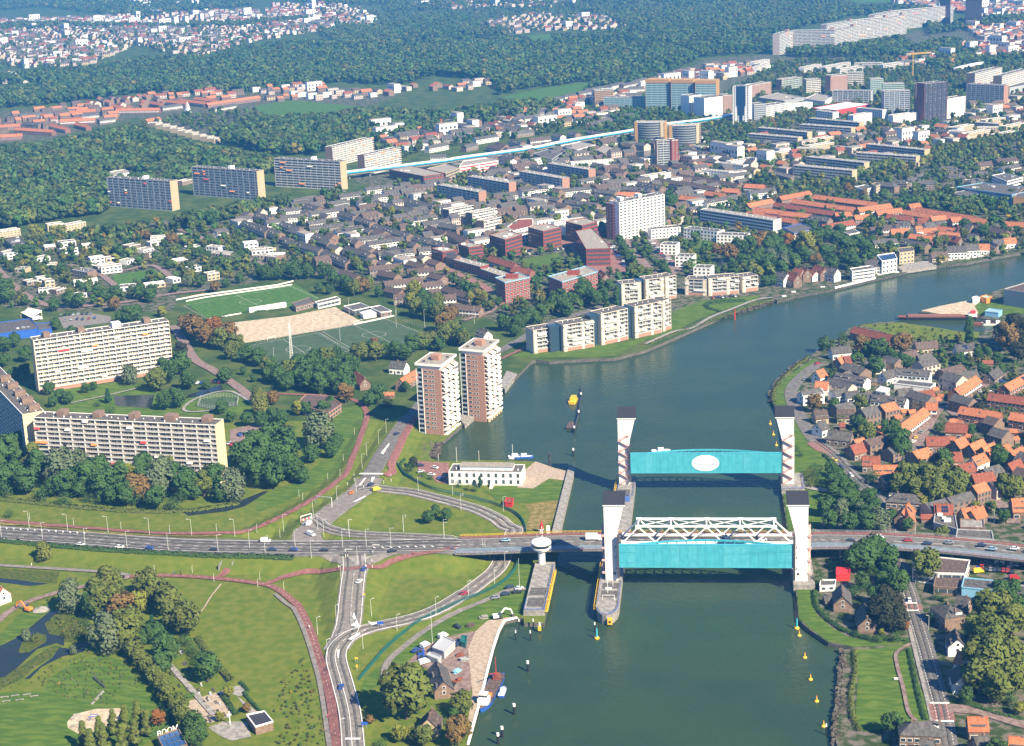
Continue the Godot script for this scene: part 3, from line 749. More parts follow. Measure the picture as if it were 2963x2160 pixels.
func build_deck()->void:
	var d:=Mb.new()
	d.box(-40.6,8.3,-51,40.6,9.45,-31.6)
	var o:=obj("lifting_span",d,M.asphalt)
	tag(o,"grey road deck of the lifting span inside the white truss","bridge deck")
	var ln:=Mb.new()
	for i in 14:
		ln.box(-39+i*5.8,9.455,-41.4,-36+i*5.8,9.465,-41.2)
	obj("lane_lines",ln,M.road_white,o,true)
	viaduct("approach_viaduct","concrete approach viaduct crossing the lock left of the front lift tower",PackedFloat32Array([-123,-35.9,8.5,-112,-36.2,8.6,-90,-37.6,9,-70,-38.6,9.4,-41.2,-39,9.5]),23.5,[],true)
	var e:Array=[50.2,9.5,-40.7,61,9.5,-41.2,90.9,9,-41,118.6,8.6,-36.7,150.4,8,-28.9,171.5,7.4,-22.7,209.8,5,-12.9]
	var pts:=PackedFloat32Array([41.2,-39,9.5])
	for i in range(0,e.size(),3):pts.append_array([e[i],e[i+2],e[i+1]])
	viaduct("village_viaduct","long concrete road viaduct leading right over the village yards",pts,21,[],true)
	var ab:=Mb.new()
	ab.prism(P([-115.6,-40.5,-105.6,-29.8,-107.3,-43.5,-116.7,-49.5]),1.0,7.9)
	obj("abutment",ab,M.dark_concrete)
	tag(get_node("abutment"),"concrete abutment walls of the road underpass by the lock","abutment")
func viaduct(called:String,label:String,f:PackedFloat32Array,w:float,_piers:Array,rails:bool)->void:
	var o:=thing(called,label,"viaduct")
	var p:=PackedVector2Array(); var hs:=PackedVector2Array()
	for i in range(0,f.size(),3):p.push_back(Vector2(f[i],f[i+1])); hs.push_back(Vector2(f[i+2],0))
	p=smooth(p,6); hs=smooth(hs,6)
	var deck:=Mb.new(); var girder:=Mb.new(); var red:=Mb.new(); var red2:=Mb.new(); var rl:=Mb.new(); var ry:=Mb.new(); var ln:=Mb.new(); var col:=Mb.new()
	var s:=0.0
	for i in p.size()-1:
		var dir:=(p[i+1]-p[i]).normalized(); var n:=Vector2(-dir.y,dir.x)
		var n2:=n
		if i+2<p.size():n2=Vector2(-(p[i+2]-p[i+1]).y,(p[i+2]-p[i+1]).x).normalized()
		var c:=func(a:float,y:float,second:bool)->Vector3:
			var q:Vector2=p[i+1]+n2*a if second else p[i]+n*a
			return V(q.x,(hs[i+1].x if second else hs[i].x)+y,q.y)
		var h:=w/2
		deck.quad(c.call(-h+3,-0.05,false),c.call(-h+3,-0.05,true),c.call(h-3.4,-0.05,true),c.call(h-3.4,-0.05,false))
		for k in [[-h,-h+3],[h-3.4,h]]:(red if k[0]<0 else red2).quad(c.call(k[0],0.1,false),c.call(k[0],0.1,true),c.call(k[1],0.1,true),c.call(k[1],0.1,false))
		for k in [-h,h]:girder.quad(c.call(k,0.1,false),c.call(k,0.1,true),c.call(k*0.98,-0.7,true),c.call(k*0.98,-0.7,false))
		for k in [-h+2.5,h-2.5]:girder.quad(c.call(k,-0.7,false),c.call(k,-0.7,true),c.call(k,-1.9,true),c.call(k,-1.9,false))
		girder.quad(c.call(-h*0.98,-0.7,false),c.call(-h*0.98,-0.7,true),c.call(h*0.98,-0.7,true),c.call(h*0.98,-0.7,false))
		girder.quad(c.call(-h+2.5,-1.9,false),c.call(-h+2.5,-1.9,true),c.call(h-2.5,-1.9,true),c.call(h-2.5,-1.9,false))
		for y in [0.6,1.2]:
			for k in [h-0.15,h-3.4]:rl.bar(c.call(k,y,false),c.call(k,y,true),0.12)
			ry.bar(c.call(-h+0.15,y,false),c.call(-h+0.15,y,true),0.12)
		var L:=p[i].distance_to(p[i+1])
		var k:=0
		while k<int(L/2.0)+1:
			var t:=k*2.0/L
			for a in [h-0.15,-h+0.15]:
				var b:=(c.call(a,0.1,false) as Vector3).lerp(c.call(a,0.1,true),t)
				(rl if a>0 else ry).bar(b,b+Vector3.UP*1.1,0.09)
			k+=1
		if i % 2==0:ln.quad(c.call(-0.4,0.0,false),c.call(-0.4,0.0,true),c.call(-0.15,0.0,true),c.call(-0.15,0.0,false))
		for k2 in [-h+3.6,h-4.1]:ln.quad(c.call(k2,0.0,false),c.call(k2,0.0,true),c.call(k2+0.22,0.0,true),c.call(k2+0.22,0.0,false))
		s+=L
		if p[i].x>52 and s>24:
			s=0
			for a in [-h*0.5,h*0.5]:
				var b:Vector3=c.call(a,-1.9,false)
				col.tube(V(b.x,1.8,b.z),b,0.7,0.7,10)
	obj("roadway",deck,M.asphalt,o)
	obj("side_path",red,M.red_path,o)
	obj("side_path",red2,M.red_path,o)
	obj("girder",girder,M.concrete,o)
	obj("railing",rl,M.light_blue_rail,o)
	obj("railing",ry,M.yellow if called=="approach_viaduct" else M.grey_steel,o)
	obj("lane_lines",ln,M.road_white,o,true)
	if col.v.size():obj("columns",col,M.concrete,o,true)
func rail_line(mb:Mb,p:PackedVector2Array,y:float,h:=1.1)->void:
	for i in p.size()-1:
		for k in [0.5,1.0]:mb.bar(v3(p[i],y+h*k),v3(p[i+1],y+h*k),0.12)
		var L:=p[i].distance_to(p[i+1])
		for k in int(L/2.5)+1:
			var q:=p[i].lerp(p[i+1],k*2.5/L)
			mb.bar(v3(q,y),v3(q,y+h),0.1)
func build_piers()->void:
	var o:=thing("dividing_pier","long concrete pier with rounded nose between lock and flood gates","pier",V(0,0,0))
	var b:=Mb.new()
	var pl:=PackedVector2Array([Vector2(-38.6,-150),Vector2(-38.6,-64),Vector2(-39.6,-50),Vector2(-39.6,22)])
	for i in 9:
		var a:=PI*i/8
		pl.push_back(Vector2(-44.8+5.2*cos(a),28+11.5*sin(a)))
	pl.append_array([Vector2(-50,-70),Vector2(-48,-100),Vector2(-48,-150)])
	b.prism(pl,-3,4.5)
	obj("pier_body",b,M.concrete,o)
	var t:=Mb.new()
	for r in [[-48.6,2,-41,8.5],[-48.6,11,-41,19],[-47.4,-128,-41,-117]]:t.box(r[0],4.5,r[1],r[2],4.56,r[3])
	obj("deck_plate",t,M.dark_concrete,o)
	var rr:=Mb.new()
	var edge:=PackedVector2Array([Vector2(-39.9,-1),Vector2(-39.9,22)])
	for i in 9:
		var a:=PI*i/8
		edge.push_back(Vector2(-44.8+4.9*cos(a),28+11.1*sin(a)))
	edge.append_array([Vector2(-49.6,-26)])
	rail_line(rr,edge,4.5)
	rail_line(rr,PackedVector2Array([Vector2(-38.9,-146),Vector2(-38.9,-118),Vector2(-47.6,-118),Vector2(-47.6,-146)]),4.5)
	obj("blue_railing",rr,M.blue_rail,o)
	for zr in [[-24,-4],[-2,14],[15,30],[-150,-138],[-136,-122]]:
		var y:=Mb.new()
		var xx:=-50.6 if zr[0]>-100 else -49.2
		y.box(xx-0.6,3.2,zr[0],xx+0.5,3.6,zr[1])
		for k in 2:y.bar(V(xx-0.5+k,4.6,zr[0]),V(xx-0.5+k,4.6,zr[1]),0.2)
		for k in int((zr[1]-zr[0])/2)+1:
			for m in 2:y.bar(V(xx-0.5+m,3.6,zr[0]+k*2),V(xx-0.5+m,4.6,zr[0]+k*2),0.12)
		obj("yellow_gangway",y,M.yellow,o)
	var mast:=Mb.new()
	mast.tube(V(-45.5,4.5,14),V(-45.5,12,14),0.12,0.1)
	mast.bar(V(-47.5,7.0,22),V(-42,7.0,22),0.15)
	for x in [-47.5,-42.0]:mast.tube(V(x,4.5,22),V(x,7.0,22),0.1,0.1)
	mast.tube(V(-43.5,4.5,6),V(-43.5,8.5,6),0.12,0.1)
	mast.box(-46.8,4.56,9,-43.8,5.3,9.6)
	obj("signal_mast",mast,M.white_steel,o)
	var bx:=Mb.new()
	bx.box(-43.2,4.5,-112,-40.5,6.4,-108.5)
	obj("winch_box",bx,M.blue_rail,o)
	var ra:=Mb.new()
	ra.prism(PackedVector2Array([Vector2(40.6,3),Vector2(50.5,3),Vector2(50.5,-26),Vector2(40.6,-26)]),-3,4.5)
	obj("east_abutment",ra,M.concrete)
	tag(get_node("east_abutment"),"concrete base under the right front lift tower","abutment")
	var rb2:=Mb.new()
	rb2.prism(PackedVector2Array([Vector2(40.6,-128),Vector2(53,-128),Vector2(53,-152),Vector2(40.6,-152)]),-3,4.5)
	var rbo:=obj("back_abutment",rb2,M.concrete)
	tag(rbo,"concrete base under the right lift tower beside the hedge garden","abutment")
	var rr2:=Mb.new()
	rail_line(rr2,PackedVector2Array([Vector2(41,-128.3),Vector2(52.6,-128.3),Vector2(52.6,-150)]),4.5)
	obj("blue_railing",rr2,M.blue_rail,rbo)
	var lw:=thing("lock_wall","concrete lock wall with blue railings below the round control tower","quay wall")
	var l:=Mb.new()
	l.prism(PackedVector2Array([Vector2(-83,34.6),Vector2(-73.3,34.6),Vector2(-73.3,-24),Vector2(-83,-24)]),-3,4.5)
	obj("wall_block",l,M.concrete,lw)
	var jt:=Mb.new()
	jt.prism(P([-78.7,-69.4,-74.5,-69.4,-74.1,-166.7,-78,-169.9]),-3,3.4)
	obj("north_wall_block",jt,M.concrete,lw)
	var dp:=Mb.new()
	for r in [[-82,8,-74.5,17],[-82,20,-74.5,30]]:dp.box(r[0],4.5,r[1],r[2],4.56,r[3])
	obj("deck_plate",dp,M.dark_concrete,lw)
	var lr:=Mb.new()
	rail_line(lr,PackedVector2Array([Vector2(-73.6,-20),Vector2(-73.6,34.3),Vector2(-82.7,34.3),Vector2(-82.7,22)]),4.5)
	obj("blue_railing",lr,M.blue_rail,lw)
	for zr in [[-14,2],[4,20],[22,33]]:
		var y:=Mb.new()
		y.box(-73.2,3.3,zr[0],-71.9,3.7,zr[1])
		for k in 2:y.bar(V(-73.1+k*1.1,4.8,zr[0]),V(-73.1+k*1.1,4.8,zr[1]),0.22)
		for k in int((zr[1]-zr[0])/2)+1:
			for m in 2:y.bar(V(-73.1+m*1.1,3.7,zr[0]+k*2),V(-73.1+m*1.1,4.8,zr[0]+k*2),0.12)
		obj("yellow_gangway",y,M.yellow,lw)
func build_control_tower()->void:
	var o:=thing("control_tower","round white control tower with flat domed roof on the lock wall","control tower",V(-79.7,4.5,-22.4))
	var s:=Mb.new()
	s.lathe(Vector3.ZERO,[Vector2(1.75,0),Vector2(1.75,7.4)],20)
	obj("stem",s,M.tower_white,o)
	var c:=Mb.new()
	c.lathe(Vector3.ZERO,[Vector2(1.75,6.2),Vector2(3.6,7.2),Vector2(3.8,7.3),Vector2(3.8,8.5),Vector2(4.95,8.6),Vector2(4.95,9.1)],28)
	obj("balcony",c,M.white_steel,o)
	var w:=Mb.new()
	w.lathe(Vector3.ZERO,[Vector2(4.3,9.1),Vector2(4.7,10.4)],28)
	obj("window_band",w,M.glass,o)
	var r:=Mb.new()
	r.lathe(Vector3.ZERO,[Vector2(4.75,10.4),Vector2(4.95,10.5),Vector2(4.95,11.3),Vector2(4.5,11.8),Vector2(2.0,12.6),Vector2(0.01,12.8)],28)
	obj("roof",r,M.white_steel,o)
	for i in 6:
		var m:=Mb.new()
		m.tube(V(0.6,12.5+i*1.1,0),V(0.6,13.6+i*1.1,0),0.16,0.16,8)
		obj("mast_segment",m,M.red_paint if i % 2==0 else M.white_steel,o)
	var a:=Mb.new()
	a.tube(V(-0.8,12.5,0.4),V(-0.8,17,0.4),0.05,0.05,5)
	a.box(0.2,16.5,-0.9,1.0,16.7,0.9)
	obj("antenna",a,M.grey_steel,o)
var tree_meshes:={}      # kind->array of [crown mesh,height,crown radius]
var tree_protos:={}
func leaf_quad(v:PackedVector3Array,n:PackedVector3Array,c:PackedColorArray,at:Vector3,out:Vector3,size:float,col:Color,r:RandomNumberGenerator)->void:
	var face:=(out+V(r.randf_range(-1,1),r.randf_range(-0.6,1),r.randf_range(-1,1))*0.7).normalized()
	var s:=face.cross(V(r.randf_range(-1,1),r.randf_range(-1,1),r.randf_range(-1,1))).normalized()
	var u:=face.cross(s)
	var a:=at-s*size*r.randf_range(0.4,0.7) ; var b:=at+u*size*r.randf_range(0.35,0.7)
	var d:=at+s*size*r.randf_range(0.4,0.7); var e:=at-u*size*r.randf_range(0.35,0.7)-out*size*0.2
	var nn:=(out*1.0+face*0.55+Vector3.UP*0.25).normalized()
	for p in [a,b,d,a,d,e]:
		v.push_back(p); n.push_back(nn); c.push_back(col)
func crown(kind:String,key:int,lobes:int,leaves:int,size:float)->ArrayMesh:
	var r:=RandomNumberGenerator.new()
	r.seed=key
	var v:=PackedVector3Array(); var n:=PackedVector3Array(); var c:=PackedColorArray()
	var rad:float={"round":0.42,"tall":0.3,"column":0.13,"willow":0.42,"cone":0.24,"bush":0.62}[kind]
	var lo:float={"round":0.2,"tall":0.14,"column":0.03,"willow":0.08,"cone":0.05,"bush":0.0}[kind]
	var mid:=(lo+1.0)/2; var hh:=(1.0-lo)/2
	for i in lobes:
		var t:=float(i)/lobes
		var y:=lo+(1-lo)*(0.12+0.8*fmod(t*7.31+r.randf()*0.2,1.0))
		var prof:=sqrt(maxf(0.05,1.0-pow((y-mid)/hh,2)))
		if kind=="cone":prof=maxf(0.12,1.05-(y-lo)/(1-lo))
		if kind=="willow":prof=sqrt(maxf(0.05,1.0-pow((y-0.42)/0.62,2)))
		var a:=r.randf()*TAU
		var lr:float=rad*{"round":0.37,"tall":0.38,"column":0.7,"willow":0.42,"cone":0.4,"bush":0.5}[kind]*r.randf_range(0.75,1.2)*(0.55+0.45*prof)
		var d:=maxf(0.0,rad*prof-lr*0.75)*sqrt(r.randf_range(0.35,1.0))
		var o:=V(cos(a)*d,clampf(y,lo+lr*0.6,1.0-lr*0.7),sin(a)*d)
		var tone:=r.randf_range(0.68,1.3)
		var warm:=r.randf_range(0.92,1.1)
		var sy:=1.0 if kind!="willow" else 1.5
		for k in leaves/lobes:
			var dir:=V(r.randfn(),r.randfn()*0.9+0.25,r.randfn()).normalized()
			var rr:=lr*(0.72+0.4*r.randf())
			var p:=o+V(dir.x*rr,dir.y*rr*sy,dir.z*rr)
			if p.y<lo*0.6:continue
			var f:=tone*r.randf_range(0.85,1.15)
			var out:=(dir+(p-V(0,mid,0)).normalized()*0.5).normalized()
			leaf_quad(v,n,c,p,out,size*r.randf_range(0.7,1.3),Color(f*warm,f,f*r.randf_range(0.85,1.0)),r)
	var am:=ArrayMesh.new()
	var arr:=[]
	arr.resize(Mesh.ARRAY_MAX)
	arr[Mesh.ARRAY_VERTEX]=v; arr[Mesh.ARRAY_NORMAL]=n; arr[Mesh.ARRAY_COLOR]=c
	am.add_surface_from_arrays(Mesh.PRIMITIVE_TRIANGLES,arr)
	return am
func leaf_mat(called:String,r:float,g:float,b:float)->void:
	var m:=plain(called,r,g,b,0.9)
	m.metallic_specular=0.15
	m.backlight_enabled=true
	m.backlight=Color(0.28,0.32,0.1)
var kinds:={
	"g":["round","leaf_green","dark green broadleaf tree"],"o":["round","leaf_olive","olive green broadleaf tree"],
	"b":["round","leaf_brown","brownish autumn tree"],"y":["round","leaf_yellow","yellow green tree"],"r":["round","leaf_rust","rust coloured tree"],
	"w":["willow","leaf_willow","grey green willow"],"l":["willow","leaf_lime","light green willow"],"t":["tall","leaf_green","tall dark green tree"],
	"a":["tall","leaf_olive","tall olive green tree"],"p":["column","leaf_poplar","slender columnar poplar"],"c":["cone","leaf_conifer","pointed dark conifer"],
	"k":["cone","leaf_olive","conical olive green tree"],"s":["bush","leaf_green","round dark green shrub"],"u":["bush","leaf_olive","round olive shrub"],"d":["round","leaf_dark","very dark purple green tree"]}
func make_trees()->void:
	leaf_mat("leaf_green",0.051,0.100,0.027)
	leaf_mat("leaf_olive",0.104,0.128,0.029)
	leaf_mat("leaf_brown",0.159,0.104,0.037)
	leaf_mat("leaf_yellow",0.171,0.183,0.030)
	leaf_mat("leaf_rust",0.207,0.091,0.024)
	leaf_mat("leaf_willow",0.104,0.134,0.073)
	leaf_mat("leaf_lime",0.146,0.159,0.037)
	leaf_mat("leaf_poplar",0.043,0.091,0.027)
	leaf_mat("leaf_conifer",0.024,0.067,0.030)
	leaf_mat("leaf_dark",0.037,0.041,0.022)
	leaf_mat("leaf_forest",0.076,0.120,0.034)
	plain("bark",0.09,0.07,0.05,0.95)
	for k in ["round","tall","willow","column","cone","bush"]:
		var list:=[]
		for i in (4 if k=="round" else 2):list.append(crown(k,100+i*7+k.hash() % 50,34 if k=="round" else 26,1700 if k!="bush" else 500,0.075 if k!="column" else 0.05))
		tree_meshes[k]=list
func trunk_mesh(kind:String)->ArrayMesh:
	var mb:=Mb.new()
	var top:=0.6 if kind!="bush" else 0.3
	mb.tube(Vector3.ZERO,V(0.005,top,0),0.026,0.012,7)
	for i in 4:
		var a:=i*1.7
		mb.tube(V(0,0.25+0.08*i,0),V(cos(a)*0.18,0.5+0.07*i,sin(a)*0.18),0.012,0.005,5)
	return mb.mesh(M.bark)
func tree(letter:String,p:Vector2,h:float,label:String,group:String)->Node3D:
	var kd:Array=kinds[letter]
	var list:Array=tree_meshes[kd[0]]
	var vi:=rng.randi() % list.size()
	var key:=letter+str(vi)
	var o:Node3D
	var called:String={"round": "broadleaf_tree","tall": "broadleaf_tree","willow": "willow_tree","column": "poplar_tree","cone": "conifer_tree","bush": "shrub"}[kd[0]]
	if not tree_protos.has(key):
		o=Node3D.new()
		put(o,called)
		var t:=MeshInstance3D.new()
		t.mesh=trunk_mesh(kd[0])
		put(t,"trunk",o)
		var c:=MeshInstance3D.new()
		var am:ArrayMesh=list[vi].duplicate()
		am.surface_set_material(0,M[kd[1]])
		c.mesh=am
		put(c,"crown",o)
		tree_protos[key]=o
	else:
		o=tree_protos[key].duplicate()
		put(o,called)
	o.position=g3(p,-0.05)
	o.rotation.y=rf()*TAU
	var s:=h*rr(1.04,1.18)
	o.scale=V(s*rr(1.0,1.2),s,s*rr(1.0,1.2))
	tag(o,label,"shrub" if kd[0]=="bush" else "tree",group)
	occupy(p,h*0.3)
	return o
func grove(place:String,group:String,a:Array)->void:
	var rows:=[]
	for i in range(0,a.size(),4):rows.append([Vector2(a[i],a[i+1]),a[i+2],float(a[i+3])])
	var per:={}
	for r in rows:per[r[1]]=per.get(r[1],0)+1
	rows.sort_custom(func(x,y):return screen_x(x[0])<screen_x(y[0]))
	var seen:={}
	for r in rows:
		seen[r[1]]=seen.get(r[1],0)+1
		var which:="" if per[r[1]]==1 else ordinal(seen[r[1]],per[r[1]])+" "
		tree(r[1],r[0],r[2],which+kinds[r[1]][2]+" "+place,group)
func screen_x(p:Vector2)->float:
	var c:Camera3D=get_node("camera")
	var q:=c.transform.affine_inverse()*v3(p)
	return q.x/-q.z
func ordinal(k:int,n:int)->String:
	if k==1:return "leftmost"
	if k==n:return "rightmost"
	var w:=["","","second","third","fourth","fifth","sixth","seventh","eighth","ninth","tenth","eleventh","twelfth"]
	if k<=n/2+1 and k<w.size():return w[k]+" from left,"
	if n-k+1<w.size():return w[n-k+1]+" from right,"
	return "%dth from left," % k
var occ:={}
func occupy(p:Vector2,r:float)->void:
	for i in range(int(floor((p.x-r)/4)),int(floor((p.x+r)/4))+1):
		for j in range(int(floor((p.y-r)/4)),int(floor((p.y+r)/4))+1):
			occ[Vector2i(i,j)]=true
func is_clear(p:Vector2)->bool:
	return not occ.has(Vector2i(int(floor(p.x/4)),int(floor(p.y/4))))
func occupy_line(p:PackedVector2Array,w:float)->void:
	for i in p.size()-1:
		var k:=int(p[i].distance_to(p[i+1])/3)+1
		for j in k+1:occupy(p[i].lerp(p[i+1],float(j)/k),w/2)
var far_meshes:=[]
func forest(called:String,label:String,poly:PackedVector2Array,spacing:float,h0:float,h1:float,check:=false,mats:=["leaf_forest"],tint:=0.3)->void:
	if far_meshes.is_empty():
		for i in 5:far_meshes.append(crown("round" if i<3 else "tall",900+i*13,9,170,0.2))
		for i in 3:far_meshes.append(crown("round" if i<2 else "tall",950+i*13,14,420,0.12))
	var r:=Rect2(poly[0],Vector2.ZERO)
	for p in poly:r=r.expand(p)
	var spots:={}
	var nz:=FastNoiseLite.new()
	nz.frequency=0.009
	nz.seed=called.length()+label.length()
	var y:=r.position.y
	while y<r.end.y:
		var x:=r.position.x
		while x<r.end.x:
			var p:=Vector2(x,y)+Vector2(rf(),rf())*spacing
			x+=spacing
			if not Geometry2D.is_point_in_polygon(p,poly):continue
			if check and not is_clear(p):continue
			var nv:=nz.get_noise_2dv(p)
			if nv<-0.5:continue
			var far:=p.y<-700
			var hh:=rr(h0,h1)
			var away:=p-Vector2(2.5,754.5)
			if far and not Geometry2D.is_point_in_polygon(p+away*hh*0.0016,poly):continue
			var k:=rng.randi() % 5 if far else 5+rng.randi() % 3
			var h:=hh
			var t:=Transform3D(Basis(Vector3.UP,rf()*TAU).scaled(V(h*rr(0.95,1.3),h,h*rr(0.95,1.3))),g3(p,-0.3) if NEAR_RECT.has_point(p) else v3(p,BASE-0.3))
			var f:=rr(1.0-tint,1.0+tint)*(1.0+0.45*nz.get_noise_2dv(p*3.0))
			var w:=rr(0.85,1.35)
			var col:=Color(f*w,f,f*rr(0.8,1.1))
			if rf()<0.02:col=Color(f*2.3,f*1.25,f)
			var mk:=k*10+rng.randi() % mats.size()
			if not spots.has(mk):spots[mk]=[]
			spots[mk].append([t,col])
		y+=spacing
	var holder:Node3D=null
	for mk in spots:
		var mm:=MultiMesh.new()
		mm.transform_format=MultiMesh.TRANSFORM_3D
		mm.use_colors=true
		var am:ArrayMesh=far_meshes[mk/10].duplicate()
		am.surface_set_material(0,M[mats[mk % 10]])
		mm.mesh=am
		mm.instance_count=spots[mk].size()
		for i in spots[mk].size():
			mm.set_instance_transform(i,spots[mk][i][0])
			mm.set_instance_color(i,spots[mk][i][1])
		var o:=MultiMeshInstance3D.new()
		o.multimesh=mm
		if holder==null:
			holder=Node3D.new()
			put(holder,called)
			tag(holder,label,"forest")
			holder.set_meta("kind","stuff")
		put(o,"tree_crowns",holder)
		o.set_meta("kind","stuff")
func grove_mass(label:String,a:Array)->void:
	var holder:=Node3D.new()
	put(holder,"park_trees")
	tag(holder,label,"trees")
	holder.set_meta("kind","stuff")
	var per:={}
	for i in range(0,a.size(),4):
		var p:=Vector2(a[i],a[i+1])
		var h:=float(a[i+3])*rr(1.0,1.2)
		var k:String=a[i+2]
		if not per.has(k):per[k]=[]
		per[k].append(Transform3D(Basis(Vector3.UP,rf()*TAU).scaled(V(h*rr(1.0,1.2),h,h*rr(1.0,1.2))),g3(p,-0.05)))
		occupy(p,h*0.3)
	for k in per:
		var list:Array=tree_meshes[kinds[k][0]]
		for part in 2:
			var mm:=MultiMesh.new()
			mm.transform_format=MultiMesh.TRANSFORM_3D
			var am:ArrayMesh
			if part==0:
				am=list[rng.randi() % list.size()].duplicate()
				am.surface_set_material(0,M[kinds[k][1]])
			else:am=trunk_mesh(kinds[k][0])
			mm.mesh=am
			mm.instance_count=per[k].size()
			for i in per[k].size():mm.set_instance_transform(i,per[k][i])
			var o:=MultiMeshInstance3D.new()
			o.multimesh=mm
			put(o,"tree_crowns" if part==0 else "tree_trunks",holder)
			o.set_meta("kind","stuff")
func frame(o:Node3D,a:Vector2,b:Vector2)->float:
	o.position=g3((a+b)/2)
	var d:=b-a
	o.rotation.y=atan2(-d.y,d.x)
	return d.length()
func base_of(called:String,label:String,cat:String,group:String,a:Vector2,b:Vector2)->Node3D:
	var o:=Node3D.new()
	put(o,called)
	frame(o,a,b)
	tag(o,label,cat,group)
	return o
func pane(mb:Mb,x:float,y:float,z:float,w:float,h:float,face:int)->void:
	match face:
		0:mb.box(x-w/2,y,z,x+w/2,y+h,z+0.06)
		1:mb.box(x-w/2,y,z-0.06,x+w/2,y+h,z)
		2:mb.box(z,y,x-w/2,z+0.06,y+h,x+w/2)
		3:mb.box(z-0.06,y,x-w/2,z,y+h,x+w/2)
func gable_roof(mb:Mb,x0:float,x1:float,s:float,eave:float,ridge:float,over:=0.35)->void:
	var k:=(ridge-eave)/s
	var ye:=eave-over*k
	for d in [-1.0,1.0]:
		var a:=V(x0-over,ye,d*(s+over)); var b:=V(x1+over,ye,d*(s+over))
		var c:=V(x1+over,ridge,0); var e:=V(x0-over,ridge,0)
		var t:=V(0,0.22,0)
		mb.quad(a+t,b+t,c+t,e+t); mb.quad(a,b,c,e)
		mb.quad(a,b,b+t,a+t)
		mb.quad(a,a+t,e+t,e); mb.quad(b,b+t,c+t,c)
func hip_roof(mb:Mb,x0:float,x1:float,s:float,eave:float,ridge:float,over:=0.4)->void:
	var i:=minf(s,(x1-x0)/2)
	var a:=V(x0-over,eave,-s-over); var b:=V(x1+over,eave,-s-over); var c:=V(x1+over,eave,s+over); var d:=V(x0-over,eave,s+over)
	var p:=V(x0+i,ridge,0); var q:=V(x1-i,ridge,0)
	mb.quad(a,b,q,p); mb.quad(c,d,p,q); mb.tri(d,a,p); mb.tri(b,c,q); mb.quad(a,b,c,d)
func gable_walls(mb:Mb,x0:float,x1:float,s:float,eave:float,ridge:float)->void:
	for d in [-s,s]:mb.quad(V(x0,-1,d),V(x1,-1,d),V(x1,eave,d),V(x0,eave,d))
	for x in [x0,x1]:
		mb.quad(V(x,-1,-s),V(x,-1,s),V(x,eave,s),V(x,eave,-s))
		mb.tri(V(x,eave,-s),V(x,eave,s),V(x,ridge,0))
var styles:={
	"g":["slate_roof","brown_brick",9.5,5.6,8.6,true,"grey roofed brick row"],
	"w":["slate_roof","white_wall",9.5,5.8,8.6,true,"grey roofed white row"],
	"b":["brown_tile","brown_brick",9.0,5.2,8.2,false,"brown roofed brick row"],
	"r":["orange_tile","red_brick",8.5,5.2,8.6,false,"orange roofed brick row"],
	"d":["red_tile","red_brick",8.5,5.2,8.6,false,"dull red roofed row"],
	"R":["orange_tile","brown_brick",7.5,4.2,8.2,false,"small orange roofed house"],
	"D":["red_tile","brown_brick",7.5,4.2,8.2,false,"small red roofed house"],
	"W":["slate_roof","white_wall",8.0,4.4,8.2,false,"dark roofed white house"],
	"G":["slate_roof","brown_brick",8.0,3.8,7.8,false,"dark roofed brick house"],
	"O":["orange_tile","white_wall",7.5,4.2,8.2,false,"orange roofed white house"],
	"H":["slate_roof","brown_brick",10.0,6.2,9.6,false,"dark hip roofed brick house"],
	"B":["brown_tile","yellow_brick",8.0,3.6,7.6,false,"brown roofed pale brick house"],
	"Q":["slate_roof","white_wall",9.0,6.2,10.6,true,"tall dark roofed white house"],
	"q":["red_tile","brown_brick",8.5,6.2,10.8,true,"tall red roofed brick house"],
	"s":["orange_tile","brown_brick",4.0,2.3,3.8,false,"small orange roofed shed"],
	"S":["slate_roof","brown_brick",4.5,2.4,3.9,false,"small grey roofed shed"],
	"T":["red_tile","brown_brick",4.5,2.4,4.0,false,"small red roofed shed"]}
